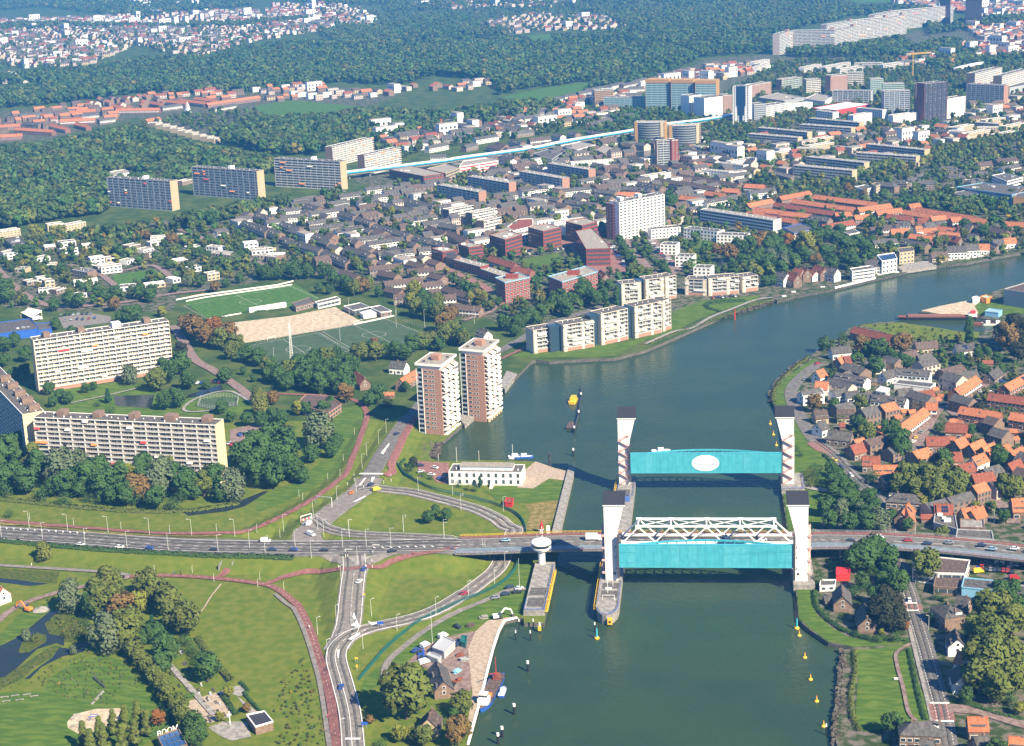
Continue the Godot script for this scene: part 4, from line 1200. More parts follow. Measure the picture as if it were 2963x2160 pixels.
func ridge_house(style:String,a:Vector2,b:Vector2,label:String,group:String)->Node3D:
	var s:Array=styles[style]
	if screen_x(a)>screen_x(b):
		var t:=a; a=b; b=t
	var terrace:=style in "gwbrd"
	var shed:=style in "sST"
	var o:=base_of("terrace_row" if terrace else ("garden_shed" if shed else "house"),label,"terrace" if terrace else ("shed" if shed else "house"),group,a,b)
	var L:=a.distance_to(b)
	var x0:=-L/2; var x1:=L/2
	if style=="H":x0 -= s[2]/2-1; x1+=s[2]/2-1
	var sp:float=s[2]/2
	var wl:=Mb.new()
	var tone:=rr(0.85,1.12)
	wl.col=Color(tone,tone,tone)
	if style=="H":
		wl.box(x0,-1,-sp,x1,s[3],sp)
	else:gable_walls(wl,x0,x1,sp,s[3],s[4])
	obj("wall",wl,M[s[1]],o)
	var rf:=Mb.new()
	tone=rr(0.8,1.15)
	rf.col=Color(tone,tone,tone)
	if style=="H":hip_roof(rf,x0,x1,sp,s[3],s[4])
	else:gable_roof(rf,x0,x1,sp,s[3],s[4])
	var roof:=obj("roof",rf,M[s[0]],o)
	occupy_line(PackedVector2Array([a,b]),s[2]+2)
	if shed:return o
	var n:=maxi(1,int(round((x1-x0)/5.6)))
	var bay:=(x1-x0)/n
	var win:=Mb.new(); var frames:=Mb.new(); var ch:=Mb.new(); var dm:=Mb.new(); var dg:=Mb.new(); var df:=Mb.new()
	var doors:=Mb.new()
	var pale:=terrace and rf()<0.6
	for i in n:
		var cx:=x0+(i+0.5)*bay
		for f in 2:
			var z:float=sp if f==0 else -sp
			var two:bool=s[3]>4.8
			if pale and two:pane(frames,cx,2.6,z-(0.03 if f==0 else -0.03),bay*0.94,s[3]-2.75,f)
			for u in [-0.24,0.24]:
				if u>0 and f==0:pane(doors,cx+u*bay,0.05,z,1.0,2.2,f)
				else:
					pane(frames,cx+u*bay,0.75,z,bay*0.36+0.3,1.75,f)
					pane(win,cx+u*bay,0.9,z+(0.05 if f==0 else -0.05),bay*0.36,1.45,f)
				if two:
					pane(frames,cx+u*bay,3.45,z,bay*0.34+0.3,1.55,f)
					pane(win,cx+u*bay,3.6,z+(0.05 if f==0 else -0.05),bay*0.34,1.25,f)
		if i % 2==0 or n<3:
			var px:=cx+bay*0.45 if n>1 else cx+bay*0.25
			ch.box(px-0.4,s[4]-0.9,-0.35,px+0.4,s[4]+0.9,0.35)
		if s[5] and rf()<0.55 or (not terrace and rf()<0.4):
			var f:=1.0 if rf()<0.7 else -1.0
			var zz:=sp*0.72; var yb:float=s[3]+0.25; var wd:=bay*rr(0.32,0.44)
			dm.box(cx-wd,yb,minf(f*zz,f*sp*0.1),cx+wd,yb+1.55,maxf(f*zz,f*sp*0.1))
			dg.box(cx-wd+0.2,yb+0.35,minf(f*zz,f*(zz+0.05)),cx+wd-0.2,yb+1.3,maxf(f*zz,f*(zz+0.05)))
			df.box(cx-wd-0.15,yb+1.55,minf(f*(zz+0.2),f*sp*0.1),cx+wd+0.15,yb+1.72,maxf(f*(zz+0.2),f*sp*0.1))
		elif rf()<0.3:
			var k:float=(s[4]-s[3])/sp
			var z0:=sp*0.62; var z1:=sp*0.4
			dg.quad(V(cx-0.5,s[4]-z0*k+0.27,z0),V(cx+0.5,s[4]-z0*k+0.27,z0),V(cx+0.5,s[4]-z1*k+0.27,z1),V(cx-0.5,s[4]-z1*k+0.27,z1))
	for f in [2,3]:
		if style=="H" or terrace and rf()<0.4:continue
		var z:=x1 if f==2 else x0
		pane(frames,0,s[3]*0.5+0.2,z,1.5,1.5,f)
		pane(win,0,s[3]*0.5+0.35,z+(0.05 if f==2 else -0.05),1.2,1.2,f)
		if not terrace:
			pane(frames,0,s[3]+0.6,z,1.3,1.3,f)
			pane(win,0,s[3]+0.72,z+(0.05 if f==2 else -0.05),1.05,1.05,f)
	obj("window_frames",frames,M.white_wall,o,true)
	obj("windows",win,M.glass,o,true)
	obj("doors",doors,M.door_paint,o,true)
	if ch.v.size():obj("chimneys" if n>3 else "chimney",ch,M.brown_brick,roof,n>3)
	if dm.v.size():
		var d:=obj("dormers",dm,M.white_wall,roof,true)
		obj("dormer_roofs",df,M.flat_roof,roof,true)
	if dg.v.size():obj("roof_windows",dg,M.glass,roof,true)
	if not style=="H":
		var rc:=Mb.new()
		rc.box(x0-0.35,s[4]+0.16,-0.14,x1+0.35,s[4]+0.32,0.14)
		obj("ridge_cap",rc,M[s[0]],roof)
	if rf()<0.12:
		var k:float=(s[4]-s[3])/sp
		var sx:=rr(x0+2,maxf(x0+2.1,x1-5))
		for i in 3:
			for j in 2:
				var pv:=Mb.new()
				var z0:float=sp*(0.8-0.33*j); var z1:float=z0-sp*0.3
				var xx:=sx+i*1.15
				pv.quad(V(xx,s[4]-z0*k+0.31,z0),V(xx+1.05,s[4]-z0*k+0.31,z0),V(xx+1.05,s[4]-z1*k+0.31,z1),V(xx,s[4]-z1*k+0.31,z1))
				obj("solar_panel",pv,M.solar,roof)
	return o
func rows(place:String,group:String,a:Array)->void:
	var list:=[]
	for i in range(0,a.size(),5):list.append([Vector2(a[i],a[i+1]),Vector2(a[i+2],a[i+3]),a[i+4]])
	list.sort_custom(func(x,y):return screen_x((x[0]+x[1])/2)<screen_x((y[0]+y[1])/2))
	var per:={}
	for r in list:per[r[2]]=per.get(r[2],0)+1
	var seen:={}
	for r in list:
		seen[r[2]]=seen.get(r[2],0)+1
		var which:="" if per[r[2]]==1 else ordinal(seen[r[2]],per[r[2]])+" "
		ridge_house(r[2],r[0],r[1],which+styles[r[2]][6]+" "+place,group)
func slab(called:String,label:String,cat:String,group:String,a:Vector2,b:Vector2,depth:float,h:float,opt:={})->Node3D:
	var o:=base_of(called,label,cat,group,a,b)
	var L:=a.distance_to(b)
	var x0:=-L/2; var x1:=L/2
	var fh:float=opt.get("fh",2.8)
	var n:=int(round(h/fh)); fh=h/n
	var wall:Material=M[opt.get("wall","white_wall")]
	var gable:Material=M[opt.get("gable",opt.get("wall","white_wall"))]
	var style:String=opt.get("style","windows")
	var bay:float=opt.get("bay",3.6)
	var nb:=maxi(1,int(round(L/bay))); bay=L/nb
	var g:float=opt.get("ground",0.0)
	var core:=Mb.new()
	core.box(x0+0.3,-1.5,-depth,x1-0.3,h,-0.02 if style!="balcony" else -1.4)
	obj("wall",core,M[opt.get("back",opt.get("wall","white_wall"))] if style=="balcony" else wall,o)
	for s in [-1,1]:
		var ge:=Mb.new()
		ge.box(x1-0.3 if s>0 else x0,-1.5,-depth-0.03,x1 if s>0 else x0+0.3,h+0.35,0.05)
		obj("gable_wall",ge,gable,o)
	var rf:=Mb.new()
	rf.box(x0+0.3,h+0.001,-depth+0.25,x1-0.3,h+0.06,-0.25)
	var roof:=obj("roof",rf,M[opt.get("roof","flat_roof")],o)
	var pp:=Mb.new()
	pp.box(x0+0.31,h,-0.25,x1-0.31,h+0.4,0.1)
	pp.box(x0+0.31,h,-depth-0.1,x1-0.31,h+0.4,-depth+0.25)
	obj("parapet",pp,M[opt.get("trim","white_wall")],roof)
	var vents:=Mb.new()
	for i in int(L/5):
		var x:=x0+2+i*5.0+rf()*2
		var z:float=-depth*rr(0.2,0.8)
		vents.tube(V(x,h,z),V(x,h+rr(0.6,1.1),z),0.35,0.3,6)
	obj("roof_vents",vents,M.white_steel,roof,true)
	for t in opt.get("houses",[]):
		var hb:=Mb.new()
		var cx:float=x0+L*t[0]
		hb.box(cx-t[1]/2,h+0.06,-depth+0.8,cx+t[1]/2,h+3.2,-depth+0.8+minf(depth-2,6.5))
		obj("roof_house",hb,M[t[2]],o)
	if style=="balcony":
		var gl:=Mb.new(); var mull:=Mb.new(); var div:=Mb.new(); var ct:=Mb.new()
		for f in n:
			var y:=f*fh
			if f==0 and g>0:continue
			var bp:=Mb.new()
			bp.box(x0+0.3,y-0.12,-1.4,x1-0.3,y+0.1,0.12)
			obj("balcony_floor",bp,M[opt.get("trim","white_wall")],o)
			var pb:=Mb.new()
			pb.box(x0+0.3,y+0.1,0.0,x1-0.3,y+0.95,0.09)
			pb.col=Color(1,1,1)*rr(0.93,1.04)
			obj("balcony_parapet",pb,M[opt.get("balcony","balcony_white")],o)
			for i in nb:
				var cx:=x0+(i+0.5)*bay
				var wide:=bay*(0.5 if (i+f) % 3 else 0.62)
				gl.box(cx-bay*0.42,y+0.85,-1.37,cx-bay*0.42+wide,y+fh-0.35,-1.32)
				mull.box(cx-bay*0.42+wide*0.48,y+0.8,-1.31,cx-bay*0.42+wide*0.52,y+fh-0.3,-1.27)
				if rf()<0.4:ct.box(cx-bay*0.4,y+0.9,-1.31,cx-bay*0.4+wide*rr(0.15,0.5),y+fh-0.4,-1.29)
				gl.box(cx+bay*0.2,y+0.12,-1.37,cx+bay*0.42,y+fh-0.4,-1.32)
				if i % 2==0:div.box(x0+i*bay-0.09+(0.4 if i==0 else 0.0),y+0.1,-1.4,x0+i*bay+0.09+(0.4 if i==0 else 0.0),y+fh-0.12,0.0)
		obj("window_panes",gl,M.flat_glass,o,true)
		obj("mullions",mull,M.white_wall,o,true)
		obj("curtains",ct,M.curtain,o,true)
		obj("balcony_dividers",div,M[opt.get("divider","white_wall")],o,true)
		if opt.get("pier",0)>0:
			for i in range(0,nb,int(opt.pier)):
				var pr:=Mb.new()
				var px:=x0+(i+0.5)*bay
				pr.box(px-bay*0.3,-1,-1.4,px+bay*0.3,h-0.3,0.2)
				obj("wall_pier",pr,wall,o)
		if g>0:
			var gb:=Mb.new()
			gb.box(x0+0.3,-1.5,-1.4,x1-0.3,fh-0.12,0.0)
			obj("ground_storey",gb,M[opt.get("plinth","brown_brick")],o)
		for i in opt.get("awnings",0):
			var aw:=Mb.new()
			var f:=1+rng.randi() % (n-1); var b0:=rng.randi() % nb
			var xa:=x0+b0*bay+0.3; var xb:=xa+bay*(1.9 if rf()<0.4 and b0<nb-2 else 0.95)
			var y:=f*fh+fh-0.3
			aw.quad(V(xa,y,-0.1),V(xb,y,-0.1),V(xb,y-0.75,1.0),V(xa,y-0.75,1.0))
			aw.quad(V(xa,y-0.75,1.0),V(xb,y-0.75,1.0),V(xb,y-1.0,1.0),V(xa,y-1.0,1.0))
			obj("awning",aw,M[["awning_orange","awning_red","awning_cream","awning_orange","awning_cream"][rng.randi() % 5]] if not opt.has("awning") else M[opt.awning],o)
	else:
		var gl:=Mb.new(); var fr:=Mb.new()
		for f in n:
			var y:=f*fh
			if style=="band":
				var bd:=Mb.new()
				bd.box(x0+0.5,y+0.95,0.0,x1-0.5,y+fh-0.45,0.05)
				obj("window_band",bd,M[opt.get("glass","flat_glass")],o)
				for i in nb+1:fr.box(x0+0.5+(L-1)/nb*i-0.09,y+0.95,0.02,x0+0.5+(L-1)/nb*i+0.09,y+fh-0.45,0.09)
			else:
				for i in nb:
					var cx:=x0+(i+0.5)*bay
					var w:float=bay*opt.get("win",0.5)
					fr.box(cx-w/2-0.12,y+0.83,0.0,cx+w/2+0.12,y+fh-0.42,0.04)
					gl.box(cx-w/2,y+0.95,0.02,cx+w/2,y+fh-0.52,0.08)
		if gl.v.size():obj("window_panes",gl,M[opt.get("glass","flat_glass")],o,true)
		obj("window_frames",fr,M[opt.get("trim","white_wall")],o,true)
	if opt.get("gable_windows",0)>0:
		var gw:=Mb.new()
		for f in n:
			for k in int(opt.gable_windows):
				var z:float=-depth*(k+0.5)/opt.gable_windows
				for fc in [2,3]:pane(gw,z,f*fh+0.95,x1 if fc==2 else x0,1.5,fh-1.4,fc)
		obj("gable_windows",gw,M.flat_glass,o,true)
	occupy_line(PackedVector2Array([a,b]),depth)
	var d:=(b-a).normalized(); var nn:=Vector2(d.y,-d.x)
	for k in int(depth/4)+1:occupy_line(PackedVector2Array([a+nn*k*4,b+nn*k*4]),4)
	return o
func slabs(called:String,place:String,group:String,cat:String,words:String,a:Array,depth:float,opt:={})->void:
	var list:=[]
	for i in range(0,a.size(),5):list.append([Vector2(a[i],a[i+1]),Vector2(a[i+2],a[i+3]),float(a[i+4])])
	list.sort_custom(func(x,y):return screen_x((x[0]+x[1])/2)<screen_x((y[0]+y[1])/2))
	var k:=0
	for r in list:
		k+=1
		var which:="" if list.size()==1 else ordinal(k,list.size())+" "
		slab(called,which+words+" "+place,cat,group,r[0],r[1],depth,r[2],opt)
func block(called:String,label:String,cat:String,poly:PackedVector2Array,h:float,opt:={})->Node3D:
	var c:=Vector2.ZERO
	for p in poly:c+=p/poly.size()
	var o:=thing(called,label,cat,g3(c),0,opt.get("group",""))
	var q:=PackedVector2Array()
	for p in poly:q.push_back(p-c)
	if not Geometry2D.is_polygon_clockwise(q):q.reverse()
	var wl:=Mb.new()
	wl.prism(q,-1.5,h,false)
	obj("wall",wl,M[opt.get("wall","white_wall")],o)
	var rf:=Mb.new()
	rf.prism(q,h,h-0.02,true,false)
	var roof:=obj("roof",rf,M[opt.get("roof","flat_roof")],o)
	var pp:=Mb.new()
	for i in q.size():
		var a:=q[i]; var b:=q[(i+1) % q.size()]
		pp.bar(V(a.x,h+0.2,a.y),V(b.x,h+0.2,b.y),0.4,0.6)
	obj("parapet",pp,M[opt.get("trim",opt.get("wall","white_wall"))],roof)
	var fh:float=opt.get("fh",3.2)
	var n:=maxi(1,int(round(h/fh))); fh=h/n
	var gl:=Mb.new(); var fr:=Mb.new()
	var band:bool=opt.get("style","")=="band"
	for i in q.size():
		var a:=q[i]; var b:=q[(i+1) % q.size()]
		var d:=(b-a).normalized(); var L:=a.distance_to(b)
		var nn:=Vector2(d.y,-d.x)
		if nn.dot((a+b)/2)<0:nn=-nn
		if L<2.5:continue
		var bay:float=opt.get("bay",3.6)
		var nb:=maxi(1,int(L/bay)); bay=L/nb
		for f in n:
			var y:=f*fh+fh*0.32; var wh:=fh*0.48
			if opt.get("blank_ground",false) and f==0:continue
			if band:
				var m:=(a+b)/2
				gl.obox(V(m.x,y+wh/2,m.y)+v3(nn,0)*0.02,v3(d,0)*(L/2-0.6),V(0,wh/2,0),v3(nn,0)*0.05)
			for k in nb:
				var m:=a+d*bay*(k+0.5)
				if band:fr.obox(V(m.x,y+wh/2,m.y)+v3(nn,0)*0.05,v3(d,0)*0.08,V(0,wh/2,0),v3(nn,0)*0.06)
				else:
					var w:float=bay*opt.get("win",0.5)/2
					fr.obox(V(m.x,y+wh/2,m.y)+v3(nn,0)*0.01,v3(d,0)*(w+0.12),V(0,wh/2+0.12,0),v3(nn,0)*0.03)
					gl.obox(V(m.x,y+wh/2,m.y)+v3(nn,0)*0.03,v3(d,0)*w,V(0,wh/2,0),v3(nn,0)*0.05)
	if not opt.get("blind",false):
		obj("window_panes",gl,M[opt.get("glass","flat_glass")],o,true)
		obj("window_frames",fr,M[opt.get("frame","white_wall")],o,true)
	for k in opt.get("units",0):
		var u:=Mb.new()
		var p:=Vector2.ZERO.lerp(q[rng.randi() % q.size()],rr(0.1,0.6))
		var s:=rr(0.8,1.8)
		u.box(p.x-s,h,p.y-s*0.7,p.x+s,h+s*0.8,p.y+s*0.7)
		obj("roof_unit",u,M.grey_steel if rf()<0.6 else M.white_steel,roof)
	if opt.has("tower"):
		var u:=Mb.new()
		u.box(-opt.tower,h,-opt.tower*0.7,opt.tower,h+2.8,opt.tower*0.7)
		obj("roof_house",u,M[opt.get("wall","white_wall")],o)
	for p in poly:occupy(p,3)
	for i in poly.size():
		occupy_line(PackedVector2Array([poly[i],poly[(i+1) % poly.size()]]),4)
		occupy_line(PackedVector2Array([poly[i],c]),8)
	return o
func building_materials()->void:
	mottled("slate_roof",[0.085,0.08,0.08],[0.17,0.158,0.148],14,2,0.85,0.3,0.7,0.3)
	mottled("brown_tile",[0.11,0.078,0.065],[0.185,0.135,0.115],12,1.5,0.85,0.3,0.7,0.3)
	mottled("orange_tile",[0.44,0.15,0.07],[0.6,0.24,0.115],12,1.5,0.85,0.3,0.7,0.25)
	mottled("red_tile",[0.24,0.075,0.045],[0.37,0.13,0.08],12,1.5,0.85,0.3,0.7,0.3)
	mottled("brown_brick",[0.2,0.135,0.1],[0.3,0.21,0.16],10,1.2,0.9,0.3,0.7,0.2)
	mottled("red_brick",[0.22,0.1,0.075],[0.32,0.16,0.12],10,1.2,0.9,0.3,0.7,0.2)
	mottled("deep_red_brick",[0.24,0.055,0.04],[0.32,0.085,0.06],12,1.5,0.9,0.3,0.7,0.2)
	mottled("salmon_brick",[0.36,0.2,0.145],[0.43,0.25,0.185],12,1.5,0.9,0.3,0.7,0.15)
	mottled("yellow_brick",[0.42,0.33,0.2],[0.54,0.44,0.28],12,1.5,0.9,0.3,0.7,0.15)
	mottled("cream_wall",[0.62,0.5,0.31],[0.7,0.57,0.37],16,3,0.85,0.3,0.7,0.08)
	mottled("ivory_wall",[0.6,0.53,0.42],[0.68,0.61,0.5],16,3,0.85,0.3,0.7,0.08)
	mottled("flat_roof",[0.1,0.092,0.088],[0.18,0.165,0.15],14,2.5,0.95,0.3,0.7,0.25)
	mottled("gravel_roof",[0.3,0.27,0.22],[0.42,0.37,0.31],14,2,0.95,0.3,0.7,0.25)
	plain("balcony_white",0.52,0.5,0.47,0.8)
	plain("balcony_lilac",0.4,0.38,0.37,0.8)
	plain("balcony_grey",0.3,0.33,0.36,0.7)
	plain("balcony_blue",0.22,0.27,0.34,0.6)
	plain("curtain",0.5,0.48,0.44,0.9)
	plain("door_paint",0.1,0.09,0.08,0.6)
	plain("solar",0.012,0.02,0.05,0.2)
	plain("awning_orange",0.72,0.2,0.03,0.9)
	plain("awning_red",0.55,0.04,0.03,0.9)
	plain("awning_cream",0.66,0.61,0.5,0.9)
	plain("turquoise_paint",0.26,0.38,0.4,0.6)
	plain("green_roof",0.3,0.42,0.33,0.7)
	plain("grey_wall",0.33,0.34,0.35,0.8)
	plain("glass_blue",0.025,0.05,0.075,0.2)
	plain("pale_wall",0.56,0.55,0.52,0.8)
	plain("glass_pale",0.45,0.55,0.62,0.25)
	plain("glass_teal",0.11,0.18,0.19,0.15)
	plain("glass_navy",0.012,0.035,0.09,0.3)
	plain("solar_blue",0.03,0.08,0.2,0.25)
	plain("metro_blue",0.03,0.3,0.55,0.5)
	plain("crane_yellow",0.75,0.42,0.05,0.6)
	mottled("yellow_orange",[0.4,0.22,0.08],[0.47,0.28,0.11],12,2,0.8,0.3,0.7,0.1)
	mottled("salmon_pale",[0.5,0.4,0.34],[0.6,0.48,0.42],14,2,0.85,0.3,0.7,0.1)
	var fg:=plain("flat_glass",0.05,0.065,0.08,0.15)
	fg.metallic_specular=0.6
func build_town()->void:
	occupy_water()
	near_flats()
	riverside_flats()
	twin_towers()
	white_offices()
	red_offices()
	mid_flats()
	skyline()
	terraces()
	village()
	near_houses()
	bungalows()
	far_town()
func occupy_water()->void:
	var lb:=left_bank(); var rb:=right_bank()
	var river:=lb.duplicate(); var r:=rb.duplicate(); r.reverse(); river.append_array(r)
	var b:=Rect2(-320,-620,900,820)
	for i in range(int(b.position.x/4),int(b.end.x/4)):
		for j in range(int(b.position.y/4),int(b.end.y/4)):
			if Geometry2D.is_point_in_polygon(Vector2(i+0.5,j+0.5)*4,river):occ[Vector2i(i,j)]=true
	for c in get_children():
		if not c is MeshInstance3D or not c.has_meta("kind"):continue
		if not c.name.begins_with("football") and not c.name.begins_with("sand_p") and not c.name.begins_with("artificial") and not c.name.begins_with("small_green") and not c.name.contains("road") and not c.name.contains("avenue") and not c.name.begins_with("pond") and not c.name.contains("street") and not c.name.contains("meadow") and not c.name.contains("car_park"):continue
		if c.name.begins_with("road_mark"):continue
		var v:PackedVector3Array=c.mesh.surface_get_arrays(0)[Mesh.ARRAY_VERTEX]
		for i in range(0,v.size(),3):
			var a:=v[i]; var d:=v[i+1]; var e:=v[i+2]
			var n:=int(maxf(maxf(a.distance_to(d),d.distance_to(e)),e.distance_to(a))/3)+1
			for k in n+1:
				for m in n+1-k:
					var p:=a+(d-a)*k/n+(e-a)*m/n
					occ[Vector2i(int(floor(p.x/4)),int(floor(p.z/4)))]=true
func near_flats()->void:
	var a:=P([-387.6,-159.1,-274.1,-141.9,-489.4,-300.8,-396,-164.7,-454,-330.9,-374.3,-380.9])
	slab("gallery_flat","long cream apartment slab nearest the viewer with orange and red awnings","apartment block","cream apartment slabs by the dike",a[0],a[1],11.5,36,{"style": "balcony","wall": "cream_wall","gable": "cream_wall","awnings":12,"balcony": "balcony_lilac","ground":1.0,"bay":3.9,"houses":[[0.135,4.6,"brown_brick"],[0.335,4.6,"brown_brick"],[0.535,4.6,"brown_brick"],[0.735,6.5,"brown_brick"],[0.93,4.6,"brown_brick"]]})
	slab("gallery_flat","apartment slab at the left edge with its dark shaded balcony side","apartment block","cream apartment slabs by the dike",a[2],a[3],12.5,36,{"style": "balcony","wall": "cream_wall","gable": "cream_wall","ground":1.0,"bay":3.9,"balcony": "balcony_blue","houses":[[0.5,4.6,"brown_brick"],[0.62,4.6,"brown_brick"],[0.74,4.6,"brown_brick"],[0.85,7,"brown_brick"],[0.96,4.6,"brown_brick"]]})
	slab("gallery_flat","cream apartment slab with white balconies left of the sand pitch","apartment block","cream apartment slabs by the dike",a[4],a[5],11.5,37,{"style": "balcony","wall": "cream_wall","gable": "cream_wall","awnings":9,"ground":1.0,"bay":3.9,"plinth": "salmon_brick","houses":[[0.11,4.6,"brown_brick"],[0.36,4.6,"brown_brick"],[0.62,6,"white_wall"],[0.85,4.6,"brown_brick"]]})
func mid_flats()->void:
	var a:=P([-652,-1053,-569,-1016,-574,-1113,-488,-1071,-491,-1161,-406,-1124])
	var o:={"style": "balcony","wall": "grey_wall","gable": "yellow_brick","balcony": "balcony_blue","divider": "grey_wall","trim": "grey_wall","awnings":7,"bay":4.2,"houses":[[0.55,5,"white_wall"]]}
	slab("gallery_flat","grey blue apartment slab with red awnings above the tree avenue, leftmost of three","apartment block","grey apartment slabs above the avenue",a[0],a[1],12,32,o)
	slab("gallery_flat","dark blue apartment slab with red roof box, middle of three above the avenue","apartment block","grey apartment slabs above the avenue",a[2],a[3],12,32,o)
	var o2:=o.duplicate(); o2.balcony="balcony_white"
	slab("gallery_flat","pale grey apartment slab at the start of the white metro viaduct","apartment block","grey apartment slabs above the avenue",a[4],a[5],12,32,o2)
	var w:=P([-79,-814,-38,-853,-92,-825])
	slab("white_apartment_tower","broad white apartment tower with grid of windows and red brick side","apartment block","",w[0],w[1],13,36,{"wall": "pale_wall","gable": "white_wall","trim": "pale_wall","bay":4.6,"win":0.55,"gable_windows":1,"houses":[[0.15,5,"white_wall"],[0.55,5,"white_wall"]]})
	slab("brick_stair_block","red brick stair block against the left side of the white apartment tower","apartment block","",w[2],w[0].lerp(w[2],0.45),11,34,{"wall": "deep_red_brick","bay":3,"win":0.5})
	slabs("balcony_block","beside the metro viaduct left of its middle","balcony blocks by the metro","apartment block","long block with orange awnings",[-452,-1296,-415,-1372,24,-398,-1223,-364,-1280,24],11,{"style": "balcony","gable": "brown_brick","awnings":8,"awning": "awning_orange"})
	slabs("brick_apartment_block","north of the terraces with shaded front","brick apartment blocks","apartment block","flat roofed brick apartment block",[-288,-1064,-236,-1012,14,-262,-1116,-210,-1065,14,-180,-1195,-129,-1141,14,-207,-1142,-154,-1086,14],10,{"style": "balcony","wall": "brown_brick","gable": "salmon_brick","balcony": "balcony_white","divider": "white_wall","roof": "gravel_roof"})
	slabs("balcony_block","left of the red offices","white balcony blocks","apartment block","white fronted balcony block with brick ends",[-255,-923,-233,-947,12,-228,-897,-206,-921,13,-212,-860,-197,-881,12],10,{"style": "balcony","wall": "white_wall","gable": "brown_brick","roof": "gravel_roof","awnings":2})
	slabs("portico_flats","above the red roofed terraces","long low apartment blocks","apartment block","long four storey block with grey blue front",[66,-1457,126,-1404,12,52,-1405,112,-1359,12,120,-1477,182,-1432,12,135,-1532,196,-1478,12,188,-1295,249,-1239,12,171,-1232,234,-1192,12,114,-1210,174,-1158,12,96,-1152,157,-1107,12],10,{"style": "balcony","wall": "grey_wall","gable": "yellow_brick","balcony": "balcony_white","divider": "grey_wall","roof": "gravel_roof","trim": "white_wall"})
	slabs("striped_block","left of the orange roofed terraces","","apartment block","long white block with window bands and red panels",[-5,-899,63,-836,12],11,{"style": "band","wall": "white_wall","roof": "gravel_roof","gable_windows":3})
	slabs("small_block","by the riverside park","pale villas blocks by the park","apartment block","pale grey apartment villa",[-50,-819,-23,-828,9,-40,-751,-26,-747,9,-26,-699,-11,-695,9,-10,-654,4,-650,9,-20,-822,11,-802,9,10,-790,37,-782,9],12,{"wall": "white_wall","roof": "slate_roof"})
	slabs("low_block","beside the canal in the middle distance","low white rows by the canal","row of flats","low flat roofed white row",[10,-1215,43,-1189,7,-4,-1166,26,-1145,7,29,-1217,59,-1244,7,30,-1217,59,-1244,7,-156,-1238,-107,-1253,7,-66,-1129,-38,-1154,7,-145,-873,-114,-890,7],9,{"wall": "white_wall","roof": "gravel_roof","bay":4})
	block("school","flat roofed school with red walls below the metro viaduct","school",P([-365,-1200,-316,-1147,-295,-1161,-342,-1223]),10,{"wall": "deep_red_brick","roof": "gravel_roof","units":5,"style": "band"})
	block("school","yellow walled school wing beside the red school","school",P([-321,-1199,-293,-1163,-282,-1200,-303,-1232]),10,{"wall": "yellow_brick","roof": "gravel_roof","style": "band"})
	block("school","school wing with white and red window bands below the metro","school",P([-284,-1209,-263,-1230,-243,-1248,-259,-1273,-285,-1251]),10,{"wall": "white_wall","roof": "gravel_roof","style": "band","glass": "awning_red"})
	block("hall","low dark roofed hall beside the canal below the metro viaduct","hall",P([-208,-1316,-181,-1266,-173,-1322,-193,-1350]),7,{"wall": "grey_wall","style": "band"})
	block("hall","pale flat hall between the metro viaduct and canal","hall",P([-181,-1373,-156,-1339,-136,-1376,-157,-1405]),7,{"wall": "white_wall","style": "band","roof": "gravel_roof"})
	block("hall","brick hall at the canal corner","hall",P([-133,-1335,-121,-1302,-112,-1347,-125,-1374]),7,{"wall": "brown_brick","roof": "gravel_roof"})
func riverside_flats()->void:
	var b:={"style": "balcony","wall": "ivory_wall","gable": "ivory_wall","balcony": "balcony_grey","awning": "awning_cream","trim": "ivory_wall","divider": "ivory_wall","bay":3.4,"pier":4,"ground":1.0,"plinth": "salmon_brick","roof": "flat_roof"}
	var list:=[
		[P([-121.5,-419.2,-107.1,-427.8]),17,"short cream flat with rounded look at the left end of the riverside row"],
		[P([-100.5,-423.4,-79.5,-436.4]),19.5,"cream riverside flat with awnings, second from left in the stepped row"],
		[P([-74.5,-439.8,-56,-456.4]),23,"cream riverside flat with awnings in the middle of the stepped row"],
		[P([-51.1,-458.8,-32.1,-474.7]),23.5,"tall cream riverside flat near the right end of the stepped row"],
		[P([-31.4,-476.9,-25.3,-485.4]),23,"narrow cream end flat facing the riverside lawn"],
		[P([-65.4,-559.2,-50.2,-564.5]),17.5,"cream flat with slit windows behind the riverside row"],
		[P([-46.8,-568.7,-32.9,-575.4]),18.5,"cream flat with balconies behind the riverside row"],
		[P([-31.5,-577.2,-23.1,-583.1]),18.5,"end of the cream flats behind the riverside row, next to the grey villas"],
		[P([-16.3,-593,.7,-589.3]),13,"low cream flat with rounded corner right of the lawn road"],
		[P([2.5,-588.6,26.7,-595.5]),14,"low cream flat with dark roof edge behind the lawn"],
		[P([29.5,-598.6,42,-605]),12.5,"low cream flat next to the riverside trees"]]
	var prev:=Vector2.ZERO
	for i in list.size():
		var o:=b.duplicate()
		o.awnings=14 if i in [1,2,3,6] else 4
		var s:=slab("riverside_flat",list[i][2],"apartment block","cream flats by the river",list[i][0][0],list[i][0][1],13,list[i][1],o)
		if not i in [0,5,8]:
			var g:=Mb.new()
			var L:float=list[i][0][0].distance_to(list[i][0][1])
			var gap:float=prev.distance_to(list[i][0][0])
			g.box(-L/2-gap-0.4,-1,-11,-L/2+0.4,list[i][1]-0.6,-4.2)
			obj("stair_core",g,M.glass_blue,s)
		prev=list[i][0][1]
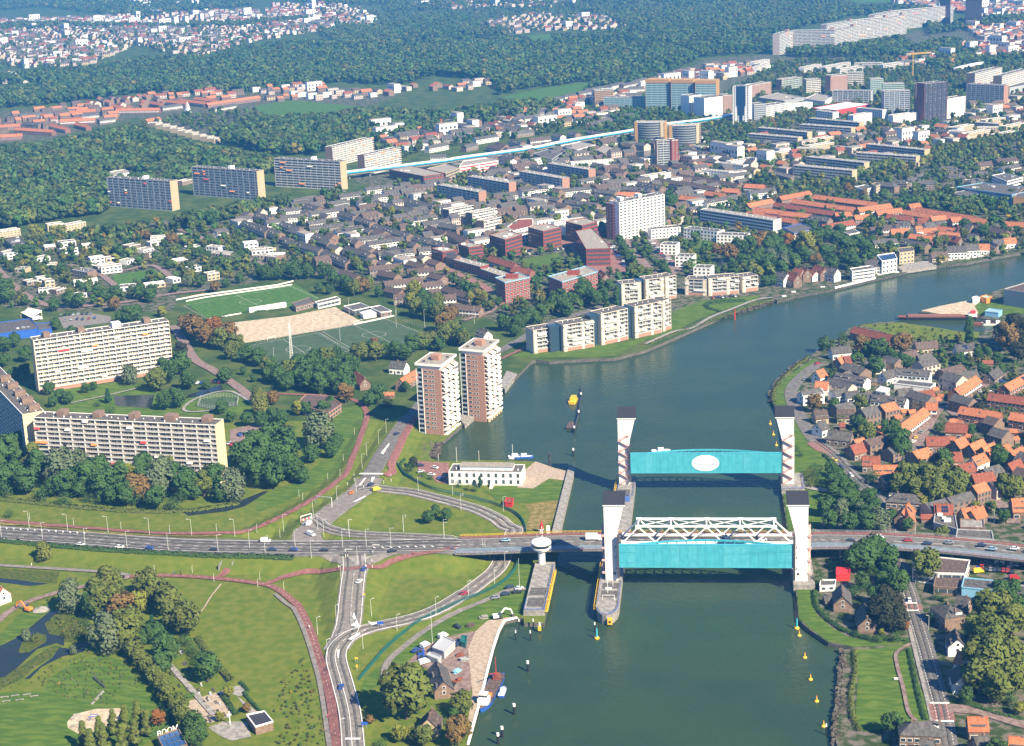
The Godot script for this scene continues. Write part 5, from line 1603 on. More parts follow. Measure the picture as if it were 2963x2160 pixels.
func twin_towers()->void:
	for k in 2:
		var q:=P([-174.9,-237.4,-157.6,-232.3,-152,-256.6,-170.5,-264.4]) if k==0 else P([-152.6,-270.5,-135.3,-264.7,-129.3,-289.8,-146.5,-298.7])
		var nm:String=["brown brick apartment tower nearest the junction, standing partly in the river","brown brick apartment tower behind its twin at the river bend"][k]
		var h:=44.5
		var o:=thing("brick_tower",nm,"apartment tower",v3(q[0],2),0,"twin brick towers in the river")
		var e1:=q[1]-q[0]; var e2:=q[2]-q[1]
		var d:=e1.normalized(); var s:=e2.normalized(); var L:=e1.length(); var D:=e2.length()
		var at:=func(x:float,y:float,z:float)->Vector3:
			var p:Vector2=d*x+s*z
			return V(p.x,y,p.y)
		var wl:=Mb.new()
		var outl:=PackedVector2Array([d*4.2,d*(L-1.8),d*(L-1.8)+s*D,s*D,s*3.0,d*4.2+s*3.0])
		wl.prism(outl,-2,h-3.2)
		obj("wall",wl,M.salmon_brick,o)
		var top:=Mb.new()
		top.prism(PackedVector2Array([d*1.0+s*0.8,d*(L-2.4)+s*0.8,d*(L-2.4)+s*(D-0.8),d*1.0+s*(D-0.8)]),h-3.2,h-0.9)
		obj("penthouse",top,M.white_wall,o)
		var rf:=Mb.new()
		rf.prism(PackedVector2Array([Vector2.ZERO-d*0.3-s*0.3,d*(L-1)-s*0.3,d*(L-1)+s*(D+0.3),s*(D+0.3)-d*0.3]),h-0.9,h)
		obj("roof",rf,M.gravel_roof,o)
		var tr:=Mb.new()
		var rc:=[d*-0.4-s*0.4,d*(L-0.9)-s*0.4,d*(L-0.9)+s*(D+0.4),s*(D+0.4)-d*0.4]
		for i in 4:
			var a:Vector2=rc[i]; var b:Vector2=rc[(i+1) % 4]
			tr.bar(v3(a,h-0.35),v3(b,h-0.35),0.35,1.3)
		obj("roof_edge",tr,M.white_wall,o)
		var hb:=Mb.new()
		hb.obox(at.call(L*0.5,h+1.6,D*0.5),v3(d,0)*2.6,Vector3.UP*1.6,v3(s,0)*3)
		obj("roof_house",hb,M.salmon_brick,o)
		for i in 4:
			var v:=Mb.new()
			v.obox(at.call(L*(0.2+0.2*i),h+0.4,D*(0.2+0.17*i)),v3(d,0)*0.6,Vector3.UP*0.5,v3(s,0)*0.6)
			obj("roof_vent",v,M.dark_steel,o)
		var n:=14
		var fh:=(h-3.2)/n
		var gl:=Mb.new(); var fr:=Mb.new(); var mu:=Mb.new()
		for f in n:
			var y:=f*fh+0.9
			if f>0 or k==1:
				for x in [[6.2,2.2],[9.4,1.1],[11.3,1.1]]:
					gl.obox(at.call(x[0],y+0.65,-0.02),v3(d,0)*x[1]/2,Vector3.UP*0.62,v3(s,0)*0.05)
					fr.obox(at.call(x[0],y+0.65,0.0),v3(d,0)*(x[1]/2+0.12),Vector3.UP*0.74,v3(s,0)*0.04)
			var bl:=Mb.new()
			bl.obox(at.call(2.1,f*fh+0.05,1.5),v3(d,0)*2.1,Vector3.UP*0.12,v3(s,0)*1.55)
			bl.obox(at.call(2.1,f*fh+0.6,0.0),v3(d,0)*2.1,Vector3.UP*0.45,v3(s,0)*0.05)
			obj("corner_balcony",bl,M.balcony_grey,o)
			gl.obox(at.call(2.1,f*fh+1.4,3.02),v3(d,0)*1.9,Vector3.UP*1.1,v3(s,0)*0.06)
			for c in 3:
				var z:=D*(c+0.5)/3
				var bc:=Mb.new()
				bc.obox(at.call(L-0.7,f*fh+0.05,z),v3(d,0)*1.2,Vector3.UP*0.12,v3(s,0)*D*0.13)
				bc.obox(at.call(L+0.45,f*fh+0.6,z),v3(d,0)*0.05,Vector3.UP*0.5,v3(s,0)*D*0.13)
				obj("river_balcony",bc,M.white_wall,o)
				gl.obox(at.call(L-1.78,f*fh+1.3,z),v3(d,0)*0.05,Vector3.UP*0.95,v3(s,0)*D*0.12)
				if (f*3+c) % 7!=3 and f>0:
					var aw:=Mb.new()
					var y1:=f*fh+2.5
					aw.quad(at.call(L-1.7,y1,z-D*0.12),at.call(L-1.7,y1,z+D*0.12),at.call(L+0.9,y1-1.1,z+D*0.12),at.call(L+0.9,y1-1.1,z-D*0.12))
					aw.quad(at.call(L+0.9,y1-1.1,z-D*0.12),at.call(L+0.9,y1-1.1,z+D*0.12),at.call(L+0.9,y1-1.35,z+D*0.12),at.call(L+0.9,y1-1.35,z-D*0.12))
					obj("sunblind",aw,M.awning_cream,o)
		obj("window_panes",gl,M.flat_glass,o,true)
		obj("window_frames",fr,M.white_wall,o,true)
		for c in 6:
			var pr:=Mb.new()
			pr.obox(at.call(L-0.2,-2.4,D*(c+0.3)/6),v3(d,0)*0.6,Vector3.UP*2.6,v3(s,0)*0.7)
			obj("pier",pr,M.cream_wall,o)
		var cn:=Mb.new()
		cn.obox(at.call(4.1,(h-3)/2,-0.1),v3(d,0)*0.18,Vector3.UP*(h-3)/2,v3(s,0)*0.2)
		cn.obox(at.call(0.1,(h-3)/2,-0.05),v3(d,0)*0.12,Vector3.UP*(h-3)/2,v3(s,0)*0.15)
		obj("concrete_fin",cn,M.white_wall,o)
		occupy_line(PackedVector2Array([q[0],q[1],q[2],q[3]]),8)
	var pd:=Mb.new()
	pd.prism(P([-155.8,-266,-148.7,-251.5,-140.6,-291.2,-147.9,-304]),-2,3.2)
	var pd2:=Mb.new()
	pd2.prism(P([-137.1,-338.4,-132.1,-327,-128,-364,-135.8,-372.1]),-2,3.2)
	tag(obj("parking_deck",pd2,M.concrete),"small concrete parking deck beyond the farther brick tower","parking deck")
	var o2:=obj("parking_deck",pd,M.concrete)
	tag(o2,"concrete parking deck between the two brick towers","parking deck")
func white_offices()->void:
	var a:=P([-143,-143.2,-101.7,-141.4])
	var o:=slab("white_office","white two storey office with raised skylight beside the lock yard","office","",a[0],a[1],13.5,7.5,{"fh":3.75,"wall": "tower_white","bay":4.1,"win":0.36})
	var L:=a[0].distance_to(a[1])
	var c:=Mb.new()
	c.box(-L/2+6,7.56,-10.5,L/2-5.5,9.6,-3.5)
	obj("clerestory",c,M.white_wall,o)
	for i in 6:
		var g:=Mb.new()
		var x:=-L/2+6.6+i*(L-12.4)/6
		g.box(x,7.9,-3.5,x+(L-12.4)/6-0.6,9.3,-3.42)
		obj("clerestory_window",g,M.glass_pale,o)
	var cr:=Mb.new()
	cr.box(-L/2+5.6,9.6,-10.9,L/2-5.1,9.85,-3.1)
	obj("clerestory_roof",cr,M.gravel_roof,o)
	var st:=Mb.new()
	st.box(3.2,0,0,4.8,0.2,6)
	for i in 8:st.box(3.2,0,i*0.7,4.8,3.4-i*0.42,i*0.7+0.7)
	obj("outside_stair",st,M.white_wall,o)
func red_offices()->void:
	var g:="red brick offices by the avenue"
	var data:=[
		[P([-195,-767,-178,-744,-165,-766,-182,-788]),17,"red brick office with grey glass strip, front left of the group"],
		[P([-163,-800,-147,-779,-132,-797,-147,-817]),17,"red brick office with grey glass strip, middle of the group"],
		[P([-130,-824,-113,-803,-100,-821,-114,-841]),17,"red brick office in the shade of the white apartment tower"],
		[P([-118,-788,-103,-707,-82,-708,-86,-731,-104,-800]),15,"long wedge shaped red brick office with sloping roof"],
		[P([-245,-742,-232,-724,-220,-733,-234,-748]),11,"low red brick office block at the left of the group"],
		[P([-222,-754,-210,-737,-198,-744,-212,-760]),12,"cube shaped red brick office behind the lowest one"]]
	for d in data:block("brick_office",d[2],"office",d[0],d[1],{"wall": "deep_red_brick","roof": "gravel_roof","group":g,"fh":3.4,"units":3,"style": "band","frame": "deep_red_brick"})
	for d in [[P([-169,-591,-159,-573,-141,-591,-152,-609]),"red brick apartment block with blue roof edge at the lawn"],[P([-126,-593,-113,-572,-87,-608,-98,-629]),"red brick apartment block with stepped blue roof edge above the trees"]]:
		var o:=block("brick_apartments",d[1],"apartment block",d[0],17,{"wall": "deep_red_brick","roof": "gravel_roof","trim": "light_blue_rail","fh":3,"win":0.6,"units":4,"tower":5.0})
	slabs("brick_row","in front of the red brick offices","flat roofed brick rows","terrace","flat roofed red brick row",[-220,-706,-192,-675,8,-191,-667,-170,-638,8],9,{"wall": "deep_red_brick","roof": "gravel_roof","bay":4})
	rows("in the red brick office quarter","dark red roofed halls",[-189,-718,-162,-683,"d",-163,-671,-145,-657,"d"])
	rows("beside the avenue hedge","",[-88,-655,-82,-638,"D"])
	block("hall","turquoise roofed mansard building with dormers next to the offices","hall",P([-188,-849,-180,-830,-164,-853,-168,-890,-182,-888]),8,{"wall": "white_wall","roof": "red_tile"})
func skyline()->void:
	var tw:=P([-86,-1763,-52,-1754,-49,-1749,-17,-1740,-14,-1733,16,-1726])
	for i in 3:
		var o:=slab("glass_tower",["leftmost","middle","rightmost"][i]+" of the three glass office towers with orange tops","office tower","glass towers with orange tops",tw[i*2],tw[i*2+1],20,43,{"style": "band","wall": "turquoise_paint","gable": "yellow_orange","glass": "glass_teal","fh":3.4,"trim": "white_wall","bay":8,"roof": "flat_roof"})
		var L:=tw[i*2].distance_to(tw[i*2+1])
		var tp:=Mb.new()
		tp.box(-L/2-0.1,38.5,-20.1,L/2+0.1,43.5,0.35)
		obj("orange_crown",tp,M.yellow_orange,o)
	var data:=[   # a,b,height,depth,options
		["office","office",P([-164,-1825,-136,-1829]),22,18,{"wall": "yellow_orange","style": "band"},"small orange office left of the three glass towers"],
		["office","office",P([-149,-1794,-87,-1776]),15,20,{"wall": "turquoise_paint","style": "band","glass": "glass_teal","bay":8},"long low glass office below the leftmost glass tower"],
		["office","office",P([-22,-1676,-5,-1689]),28,20,{"wall": "white_wall"},"white and brown block right below the glass towers"],
		["department_store","store",P([-1,-1646,24,-1665]),28,25,{"wall": "white_wall","win":0.3,"bay":6},"white department store block with sign panel beside the blue striped tower"],
		["brick_block","apartment block",P([25,-1705,38,-1709]),24,18,{"wall": "salmon_brick"},"salmon brick block between store and blue striped tower"],
		["brick_block","apartment block",P([67,-1866,100,-1911]),18,14,{"wall": "salmon_brick"},"salmon block with orange windows right of the blue striped tower"],
		["office","office",P([67,-1625,83,-1632]),20,20,{"wall": "grey_wall","style": "band"},"pale grey office right of the metro end"],
		["office","office",P([84,-1640,114,-1667]),16,18,{"wall": "white_wall","style": "band"},"long white office at the metro end"],
		["flats","apartment block",P([183,-1777,236,-1760]),18,14,{"style": "balcony","balcony": "balcony_grey","wall": "grey_wall"},"broad grey block in the middle of the town centre"],
		["flats","apartment block",P([220,-1968,244,-1967]),22,14,{"wall": "yellow_brick","style": "balcony","balcony": "awning_cream"},"cream flats with dark roof behind the green roofed hall"],
		["flats","apartment block",P([151,-1872,173,-1878]),24,14,{"wall": "yellow_brick","style": "balcony","balcony": "awning_cream"},"cream flats left of the brick church like building"],
		["flats","apartment block",P([187,-1876,213,-1886]),28,18,{"wall": "salmon_brick","win":0.3},"salmon brick building with steep roof in the town centre"],
		["flats","apartment block",P([117,-1935,150,-1965]),18,12,{"wall": "salmon_brick","style": "balcony","balcony": "green_roof"},"salmon flats with green balconies in the town centre"],
		["flats","apartment block",P([67,-1904,101,-1924]),15,12,{"wall": "yellow_orange"},"long orange flats above the shopping roofs"],
		["flats","apartment block",P([244,-1651,279,-1656]),30,16,{"wall": "grey_wall","style": "balcony","balcony": "balcony_blue"},"grey blue flats left of the dark red tower"],
		["dark_tower","apartment tower",P([284,-1538,315,-1555]),52,18,{"wall": "deep_red_brick","gable": "deep_red_brick","style": "balcony","balcony": "glass_navy","divider": "deep_red_brick","trim": "grey_wall"},"tallest dark red and glass apartment tower of the town centre"],
		["dark_tower","apartment tower",P([279,-1589,290,-1589]),46,14,{"wall": "deep_red_brick","style": "balcony","balcony": "balcony_grey"},"narrow dark red tower against the tallest tower"],
		["flats","apartment block",P([319,-1581,347,-1608]),26,14,{"wall": "white_wall","gable": "deep_red_brick"},"white and red flats at the foot of the tallest tower"],
		["flats","apartment block",P([365,-1728,411,-1695]),28,14,{"wall": "grey_wall","gable": "salmon_brick","style": "balcony","balcony": "balcony_grey"},"wide grey brown flats right of the tallest tower"],
		["flats","apartment block",P([246,-1874,265,-1877]),22,14,{"wall": "green_roof","style": "band"},"pale green office left of the crane"],
		["flats","apartment block",P([259,-1825,290,-1825]),20,14,{"wall": "green_roof","style": "band"},"pale green office below the crane"],
		["white_row","apartment block",P([115,-1676,150,-1701]),12,10,{"wall": "white_wall","roof": "gravel_roof"},"white flat with black window rows, left of the white market roof"],
		["white_row","apartment block",P([193,-1532,219,-1557]),14,10,{"wall": "white_wall","roof": "gravel_roof"},"white flat with black window rows in front of the market roof"],
		["white_row","apartment block",P([243,-1522,281,-1551]),14,10,{"wall": "white_wall","roof": "gravel_roof"},"white flat beside the busy car park of the town centre"],
		["white_row","apartment block",P([203,-1611,235,-1579]),14,10,{"wall": "white_wall","roof": "gravel_roof"},"shaded long flat behind the white market flats"],
		["white_row","apartment block",P([149,-1612,170,-1583]),12,10,{"wall": "white_wall","roof": "gravel_roof"},"low white flat left of the market roof"],
		["gallery_flat","apartment block",P([395,-1854,447,-1930]),28,13,{"style": "balcony","gable": "brown_brick","awnings":4},"left of the two pale flats with brown ends at the right edge"],
		["gallery_flat","apartment block",P([427,-1812,482,-1898]),28,13,{"style": "balcony","gable": "brown_brick","awnings":4},"right of the two pale flats with brown ends at the right edge"]]
	for d in data:slab(d[0],d[6],d[1],"",d[2][0],d[2][1],d[4],d[3],d[5])
	for d in [[P([137,-2503,164,-2567,242,-2556,292,-2628]),"nearest of the three long pale flats at top right"],[P([234,-2671,298,-2764,372,-2817,408,-2866]),"middle of the three long pale flats at top right"],[P([343,-2871,396,-2965,493,-3033,530,-3082]),"farthest of the three long pale flats at top right"]]:
		var o:=thing("long_flat",d[1],"apartment block",Vector3.ZERO,0,"long kinked flats at top right")
		for i in 3:
			var s:=slab("wing","","","",d[0][i],d[0][i+1],13,38,{"style": "balcony","wall": "grey_wall","divider": "grey_wall","gable": "salmon_pale","balcony": "balcony_white","awnings":3,"bay":9,"houses":[[0.92,9,"salmon_brick"]]})
			flatten(s,o)
	var wt:=P([37,-1585,59,-1580])
	var o:=slab("white_tower","white tower with dark blue glass centre strip at the metro viaduct","office tower","",wt[0],wt[1],18,50,{"wall": "tower_white","gable": "tower_white","bay":4.5,"win":0.35,"fh":3.4,"glass": "black","trim": "tower_white"})
	var L:=wt[0].distance_to(wt[1])
	for r in [[0.28,24,50.5],[0.2,12,24],[0.1,0,12]]:
		var b:=Mb.new()
		b.box(-L*r[0],r[1],-1,L*r[0],r[2],0.5)
		obj("blue_glass",b,M.glass_navy,o)
	for d in [[P([-90,-1424,-51,-1417]),"left of the two curved flats with orange edges on the canal"],[P([-46,-1385,-6,-1384]),"right of the two curved flats with orange edges on the canal"]]:
		var s:=slab("curved_flat",d[1],"apartment block","curved flats on the canal",d[0][0],d[0][1],16,27,{"wall": "grey_wall","gable": "yellow_orange","style": "balcony","balcony": "balcony_grey","roof": "gravel_roof"})
		var W:float=d[0][0].distance_to(d[0][1])
		for f in 9:
			var cb:=Mb.new()
			for i in 10:
				var u0:=-1+i/5.0; var u1:=u0+0.2
				var p:=V(u0*W*0.36,f*3.0+0.2,0.2+5*(1-u0*u0)); var q:=V(u1*W*0.36,f*3.0+0.2,0.2+5*(1-u1*u1))
				cb.quad(p,q,q+Vector3.UP*1.0,p+Vector3.UP*1.0)
				cb.quad(p,q,V(q.x,q.y,0.2),V(p.x,p.y,0.2))
			obj("curved_balcony",cb,M.grey_steel,s)
			var cg:=Mb.new()
			for i in 10:
				var u0:=-1+i/5.0; var u1:=u0+0.2
				var p:=V(u0*W*0.34,f*3.0+1.2,0.2+4.4*(1-u0*u0)); var q:=V(u1*W*0.34,f*3.0+1.2,0.2+4.4*(1-u1*u1))
				cg.quad(p,q,q+Vector3.UP*1.9,p+Vector3.UP*1.9)
			obj("curved_glass",cg,M.flat_glass,s)
		for sx in [-1,1]:
			var ob:=Mb.new()
			ob.box(sx*W*0.42-1.8,0,0.1,sx*W*0.42+1.8,28.5,1.0)
			obj("orange_pylon",ob,M.yellow_orange if sx<0 else M.cream_wall,s)
	var bt:=P([-56,-1250,-41,-1253,-39,-1255,-31,-1258])
	slab("brick_tower_block","brown flats with balconies standing at the canal mouth","apartment block","",bt[0],bt[1],14,28,{"wall": "brown_brick","style": "balcony","balcony": "balcony_grey","gable": "salmon_brick"})
	slab("brick_tower_block","narrow red brown tower against the brown canal flats","apartment block","",bt[2],bt[3],14,28,{"wall": "deep_red_brick","win":0.3})
	block("market_hall","wide white market roof in the town centre","hall",P([148,-1658,178,-1630,229,-1685,198,-1715]),9,{"wall": "awning_red","roof": "white_steel","blind":true})
	block("shopping_roof","grey shopping roofs below the orange flats","hall",P([77,-1795,112,-1745,144,-1780,108,-1848]),9,{"wall": "grey_wall","roof": "gravel_roof","units":6})
	block("shopping_roof","pale shopping roofs beside the white market roof","hall",P([143,-1766,169,-1725,184,-1786,162,-1820]),9,{"wall": "white_wall","roof": "gravel_roof","units":5})
	block("sports_hall","large dark flat hall at the right edge of the town centre","hall",P([423,-1912,440,-1821,476,-1859,480,-1938]),10,{"wall": "grey_wall","blind":true})
	slabs("low_block","at the top of the town centre","white galleries at the park edge","apartment block","low white gallery block",[85,-2284,113,-2330,10,89,-2207,107,-2249,10,164,-2174,196,-2224,10,198,-2176,246,-2241,10,221,-2139,261,-2177,10,251,-2220,297,-2214,10,295,-2183,332,-2220,10],10,{"style": "balcony","roof": "gravel_roof"})
	slabs("low_block","around the right hand avenue","low pale rows at the right","row of flats","low pale brick row",[309,-1446,339,-1474,7,321,-1395,353,-1427,7,349,-1375,383,-1411,7,358,-1505,387,-1530,7,374,-1445,406,-1480,7,342,-1492,369,-1469,7,338,-1445,369,-1440,7,303,-1419,322,-1420,7,131,-1372,158,-1400,7,124,-1323,155,-1350,7,108,-1311,139,-1303,7,76,-1269,107,-1295,7],9,{"wall": "yellow_brick","roof": "gravel_roof","bay":4})
	block("purple_tower","purple brown tower block at the top right edge","apartment tower",P([542,-2989,572,-2966,578,-3024,552,-3045]),56,{"wall": "red_brick"})
	block("purple_tower","purple brown tower block behind the farthest long flat","apartment tower",P([499,-3065,519,-3047,525,-3099,507,-3116]),56,{"wall": "red_brick"})
	block("depot","long low hall with blue wall and pale roofs at the right edge","factory hall",P([252,-1004,299,-954,332,-988,282,-1027]),10,{"wall": "light_blue_rail","roof": "flat_roof","units":8,"style": "band"})
	block("depot","yellow ended factory hall at the right edge","factory hall",P([298,-941,310,-936,328,-968,315,-983]),10,{"wall": "yellow_orange","roof": "flat_roof","blind":true})
	block("depot","white office block behind the blue walled hall","office",P([296,-1058,305,-1020,325,-1043,309,-1068]),12,{"wall": "white_wall","style": "band","units":3})
	block("depot","dark hall below the blue walled factory","factory hall",P([245,-982,256,-958,270,-971,261,-997]),8,{"wall": "grey_wall","style": "band"})
	block("depot","dark flat hall among the avenue trees","factory hall",P([68,-1146,91,-1102,96,-1121,76,-1154]),6,{"wall": "brown_brick"})
	var mp:=smooth(P([-421,-1197,-367,-1234,-309,-1275,-291,-1294,-213,-1357,-168,-1417,-95,-1490,-53,-1543,-5,-1575,35,-1620,69,-1665]),4)
	var mv:=thing("metro_viaduct","long white roofed metro viaduct with blue sides crossing the town","viaduct")
	var a:=Mb.new(); var bl:=Mb.new(); var gr:=Mb.new()
	for i in mp.size()-1:
		a.bar(v3(mp[i],11),v3(mp[i+1],11),8.6,0.7)
		bl.bar(v3(mp[i],9.8),v3(mp[i+1],9.8),8.8,1.6)
		gr.bar(v3(mp[i],7.4),v3(mp[i+1],7.4),7,1.0)
		occupy_line(PackedVector2Array([mp[i],mp[i+1]]),12)
	obj("roof",a,M.white_steel,mv)
	obj("side_wall",bl,M.metro_blue,mv)
	obj("girder",gr,M.concrete,mv)
	var s:=10.0
	while s<path_len(mp):
		var q=along(mp,s)
		var c:=Mb.new()
		c.box(q[0].x-0.8,1,q[0].y-0.8,q[0].x+0.8,7,q[0].y+0.8)
		obj("pillar",c,M.concrete,mv)
		s+=26
	var mp2:=P([404,-2112,426,-2150,458,-2193])
	var m2:=Mb.new()
	for i in 2:m2.bar(v3(mp2[i],10),v3(mp2[i+1],10),9,3)
	tag(obj("metro_viaduct",m2,M.white_steel),"short stretch of white metro viaduct left of the brown ended flats","viaduct")
	var cb:=P([327,-2042])[0]
	var cr:=thing("tower_crane","yellow tower crane above the town centre","crane",v3(cb))
	var m:=Mb.new(); var j:=Mb.new(); var cw:=Mb.new()
	for i in 16:
		var y:=i*4.0
		for x in [-1,1]:
			for z in [-1,1]:m.bar(V(x,y,z),V(x,y+4,z),0.4)
		m.bar(V(-1,y,1),V(1,y+4,1),0.3); m.bar(V(1,y,-1),V(1,y+4,1),0.3)
	cr.scale=Vector3.ONE*0.72
	obj("mast",m,M.crane_yellow,cr)
	var jd:=V(0.93,0,-0.36)
	for dy in [0.0,2.4]:j.bar(V(0,56+dy,0)-jd*12,V(0,56+dy,0)+jd*44*(1.0 if dy==0 else 0.96),0.7)
	for i in 14:j.bar(V(0,56+2.4*(i % 2),0)+jd*(-12+i*4),V(0,56+2.4*((i+1) % 2),0)+jd*(-8+i*4),0.35)
	obj("jib",j,M.crane_yellow,cr)
	cw.obox(V(0,55,0)-jd*11,jd*1.6,Vector3.UP*1.6,jd.cross(Vector3.UP)*1.0)
	obj("counterweight",cw,M.concrete,cr)
func flatten(s:Node3D,o:Node3D)->void:
	for c in s.get_children():
		var t:Transform3D=s.transform*c.transform
		var subs:=c.get_children()
		s.remove_child(c)
		c.transform=o.transform.affine_inverse()*t
		var nm:=String(c.name).rstrip("0123456789").rstrip("_")
		put(c,nm,o)
	remove_child(s)
	taken[String(s.name).rstrip("0123456789").rstrip("_")]=taken.get(String(s.name).rstrip("0123456789").rstrip("_"),1)-1
	s.free()
func terraces()->void:
	rows("above the football pitch","grey terraces above the football pitch",[-439,-967,-420,-979,"w",-418,-996,-399,-978,"g",-403,-950,-375,-971,"w",-396,-1001,-379,-1020,"g",-430,-933,-404,-941,"w",-371,-950,-350,-926,"g",-347,-917,-326,-891,"g",-386,-868,-347,-892,"g",-356,-850,-334,-872,"w",-420,-899,-394,-867,"g",-443,-889,-408,-844,"g",-373,-836,-351,-809,"g",-338,-807,-300,-826,"g",-313,-790,-283,-810,"w",-395,-812,-373,-788,"g",-378,-793,-350,-764,"g",-346,-758,-313,-709,"g",-329,-772,-299,-739,"g",-294,-742,-264,-756,"g",-260,-758,-249,-763,"g",-322,-877,-301,-851,"g",-301,-850,-278,-826,"g",-272,-818,-253,-795,"g",-252,-793,-229,-770,"g"])
	rows("below the brick blocks","grey terraces below the brick blocks",[-346,-1006,-322,-983,"g",-321,-978,-295,-953,"g",-297,-899,-269,-922,"w",-266,-865,-245,-833,"b",-244,-839,-219,-796,"b",-355,-1043,-340,-1049,"w",-316,-1020,-297,-997,"g",-297,-997,-277,-977,"g",-290,-948,-276,-943,"g",-273,-973,-261,-978,"w",-223,-1035,-199,-1043,"w",-197,-1058,-185,-1066,"w",-257,-876,-235,-859,"g",-214,-803,-202,-811,"w",-462,-910,-424,-860,"g",-459,-950,-437,-928,"g",-476,-931,-461,-937,"g",-479,-863,-471,-874,"W"])
	rows("right of the clubhouse","brown roofed terraces",[-291,-683,-264,-694,"b",-278,-666,-260,-652,"b",-255,-669,-233,-677,"b",-232,-655,-219,-642,"b",-313,-673,-293,-648,"b",-260,-706,-241,-687,"b",-267,-623,-238,-639,"b",-261,-605,-246,-593,"b",-234,-616,-218,-624,"b",-227,-589,-216,-595,"b",-213,-604,-185,-572,"b",-250,-576,-241,-577,"b",-209,-571,-199,-573,"b",-200,-540,-173,-530,"b"])
	rows("left of the white tower","terraces left of the white tower",[-200,-1069,-169,-1077,"w",-154,-1052,-123,-1067,"w",-138,-1112,-109,-1137,"w",-112,-1101,-84,-1113,"g",-142,-989,-108,-965,"g",-137,-1024,-119,-1015,"g",-118,-1052,-93,-1034,"g",-91,-1026,-68,-1023,"r",-89,-1063,-55,-1044,"g",-72,-1088,-45,-1061,"g",-186,-1006,-163,-1015,"g",-153,-914,-143,-917,"W",-132,-909,-123,-914,"W"])
	rows("right of the white tower","terraces right of the white tower",[-54,-1113,-21,-1081,"b",-23,-1085,13,-1043,"b",-29,-1134,3,-1105,"b",1,-1106,36,-1062,"b",-25,-1000,-6,-984,"r",0,-1022,20,-1005,"r",18,-1038,35,-1029,"r",42,-1061,62,-1051,"r",44,-1017,71,-1032,"w",-1,-969,31,-997,"w"])
	rows("near the far river bank","orange roofed terraces near the river",[74,-981,106,-1009,"r",41,-944,66,-968,"r",87,-966,144,-913,"r",110,-987,167,-937,"r",146,-910,179,-929,"r",69,-948,98,-921,"d",97,-918,125,-893,"d",48,-924,73,-905,"r",73,-902,101,-883,"r",40,-902,57,-894,"r",56,-888,84,-860,"r",123,-887,138,-891,"r",162,-892,187,-905,"r",140,-872,157,-877,"r",171,-875,193,-861,"d",189,-895,212,-871,"r",202,-907,250,-855,"r",196,-923,207,-929,"r",209,-859,223,-864,"r",226,-851,237,-856,"r",225,-864,257,-842,"r",149,-815,176,-827,"b",178,-839,188,-837,"g",182,-781,200,-769,"r",107,-828,137,-849,"d",99,-877,117,-863,"g",272,-829,291,-821,"r",247,-820,268,-790,"b",146,-752,167,-761,"g",173,-755,192,-738,"g"])
	rows("in the old village lanes by the river","old village houses by the river",[167,-804,183,-808,"R",210,-817,223,-805,"R",197,-807,208,-806,"O",208,-789,225,-782,"R",197,-854,207,-853,"D",211,-839,220,-841,"W",200,-831,209,-835,"W",214,-772,223,-761,"D",224,-806,229,-798,"R",237,-827,242,-821,"G",190,-815,196,-817,"O",198,-786,203,-780,"R",204,-771,212,-767,"G",233,-782,240,-776,"G",246,-739,250,-730,"G"])
	rows("standing on the far quay","houses on the far quay",[58,-626,66,-618,"Q",66,-625,74,-613,"q",73,-638,79,-633,"q",79,-642,83,-633,"q",85,-644,90,-635,"O",90,-648,97,-636,"q",98,-641,107,-633,"Q",132,-664,146,-663,"Q",190,-703,204,-707,"B",205,-714,221,-715,"Q",221,-720,232,-722,"Q",234,-732,243,-731,"O",247,-739,256,-740,"Q",257,-753,269,-757,"O"])
	rows("on the new avenue estate","dark roofed new villas",[182,-1050,194,-1041,"H",197,-1060,207,-1055,"H",212,-1078,222,-1080,"W",224,-1100,235,-1106,"G",220,-1054,236,-1052,"H",255,-1140,268,-1138,"H",244,-1043,255,-1045,"W",257,-1087,269,-1085,"H",270,-1109,282,-1111,"W",274,-1054,283,-1060,"H",285,-1107,299,-1109,"W",298,-1171,314,-1178,"B",316,-1131,338,-1149,"w",320,-1185,344,-1199,"b",330,-1117,343,-1119,"b"])
	block("white_quay_office","white office with window bands standing on the quay wall","office",P([119,-633,138,-643,135,-654,118,-644]),8,{"wall": "white_wall","style": "band","roof": "flat_roof"})
	block("navy_roof_house","large white house with blue roof on the quay","house",P([145,-657,158,-665,158,-689,143,-680]),11,{"wall": "white_wall","roof": "glass_navy"})
	block("villa","yellow mansion with hipped roof behind the quay square","house",P([163,-693,176,-700,176,-717,163,-712]),10,{"wall": "yellow_brick","roof": "slate_roof"})
	block("quay_terrace","sloping stone terrace on the quay in front of the yellow mansion","terrace",P([160,-673,162,-663,192,-680,188,-697,168,-689]),1.5,{"wall": "concrete","roof": "concrete","blind":true})
	block("flat_house","pale modern house left of the avenue's end","house",P([153,-1024,161,-1005,172,-1020,164,-1035]),9,{"wall": "white_wall"})
	block("flat_house","yellow cube house right of the pale modern house","house",P([170,-1022,173,-1007,178,-1018,175,-1031]),12,{"wall": "yellow_brick"})
	block("school","cream and blue school behind the riverside park","school",P([71,-821,80,-794,100,-815,89,-839]),8,{"wall": "cream_wall","trim": "blue_paint","style": "band"})
	block("school","low white clubhouse behind the riverside trees","school",P([123,-811,129,-794,139,-802,134,-822]),6,{"wall": "white_wall","style": "band"})
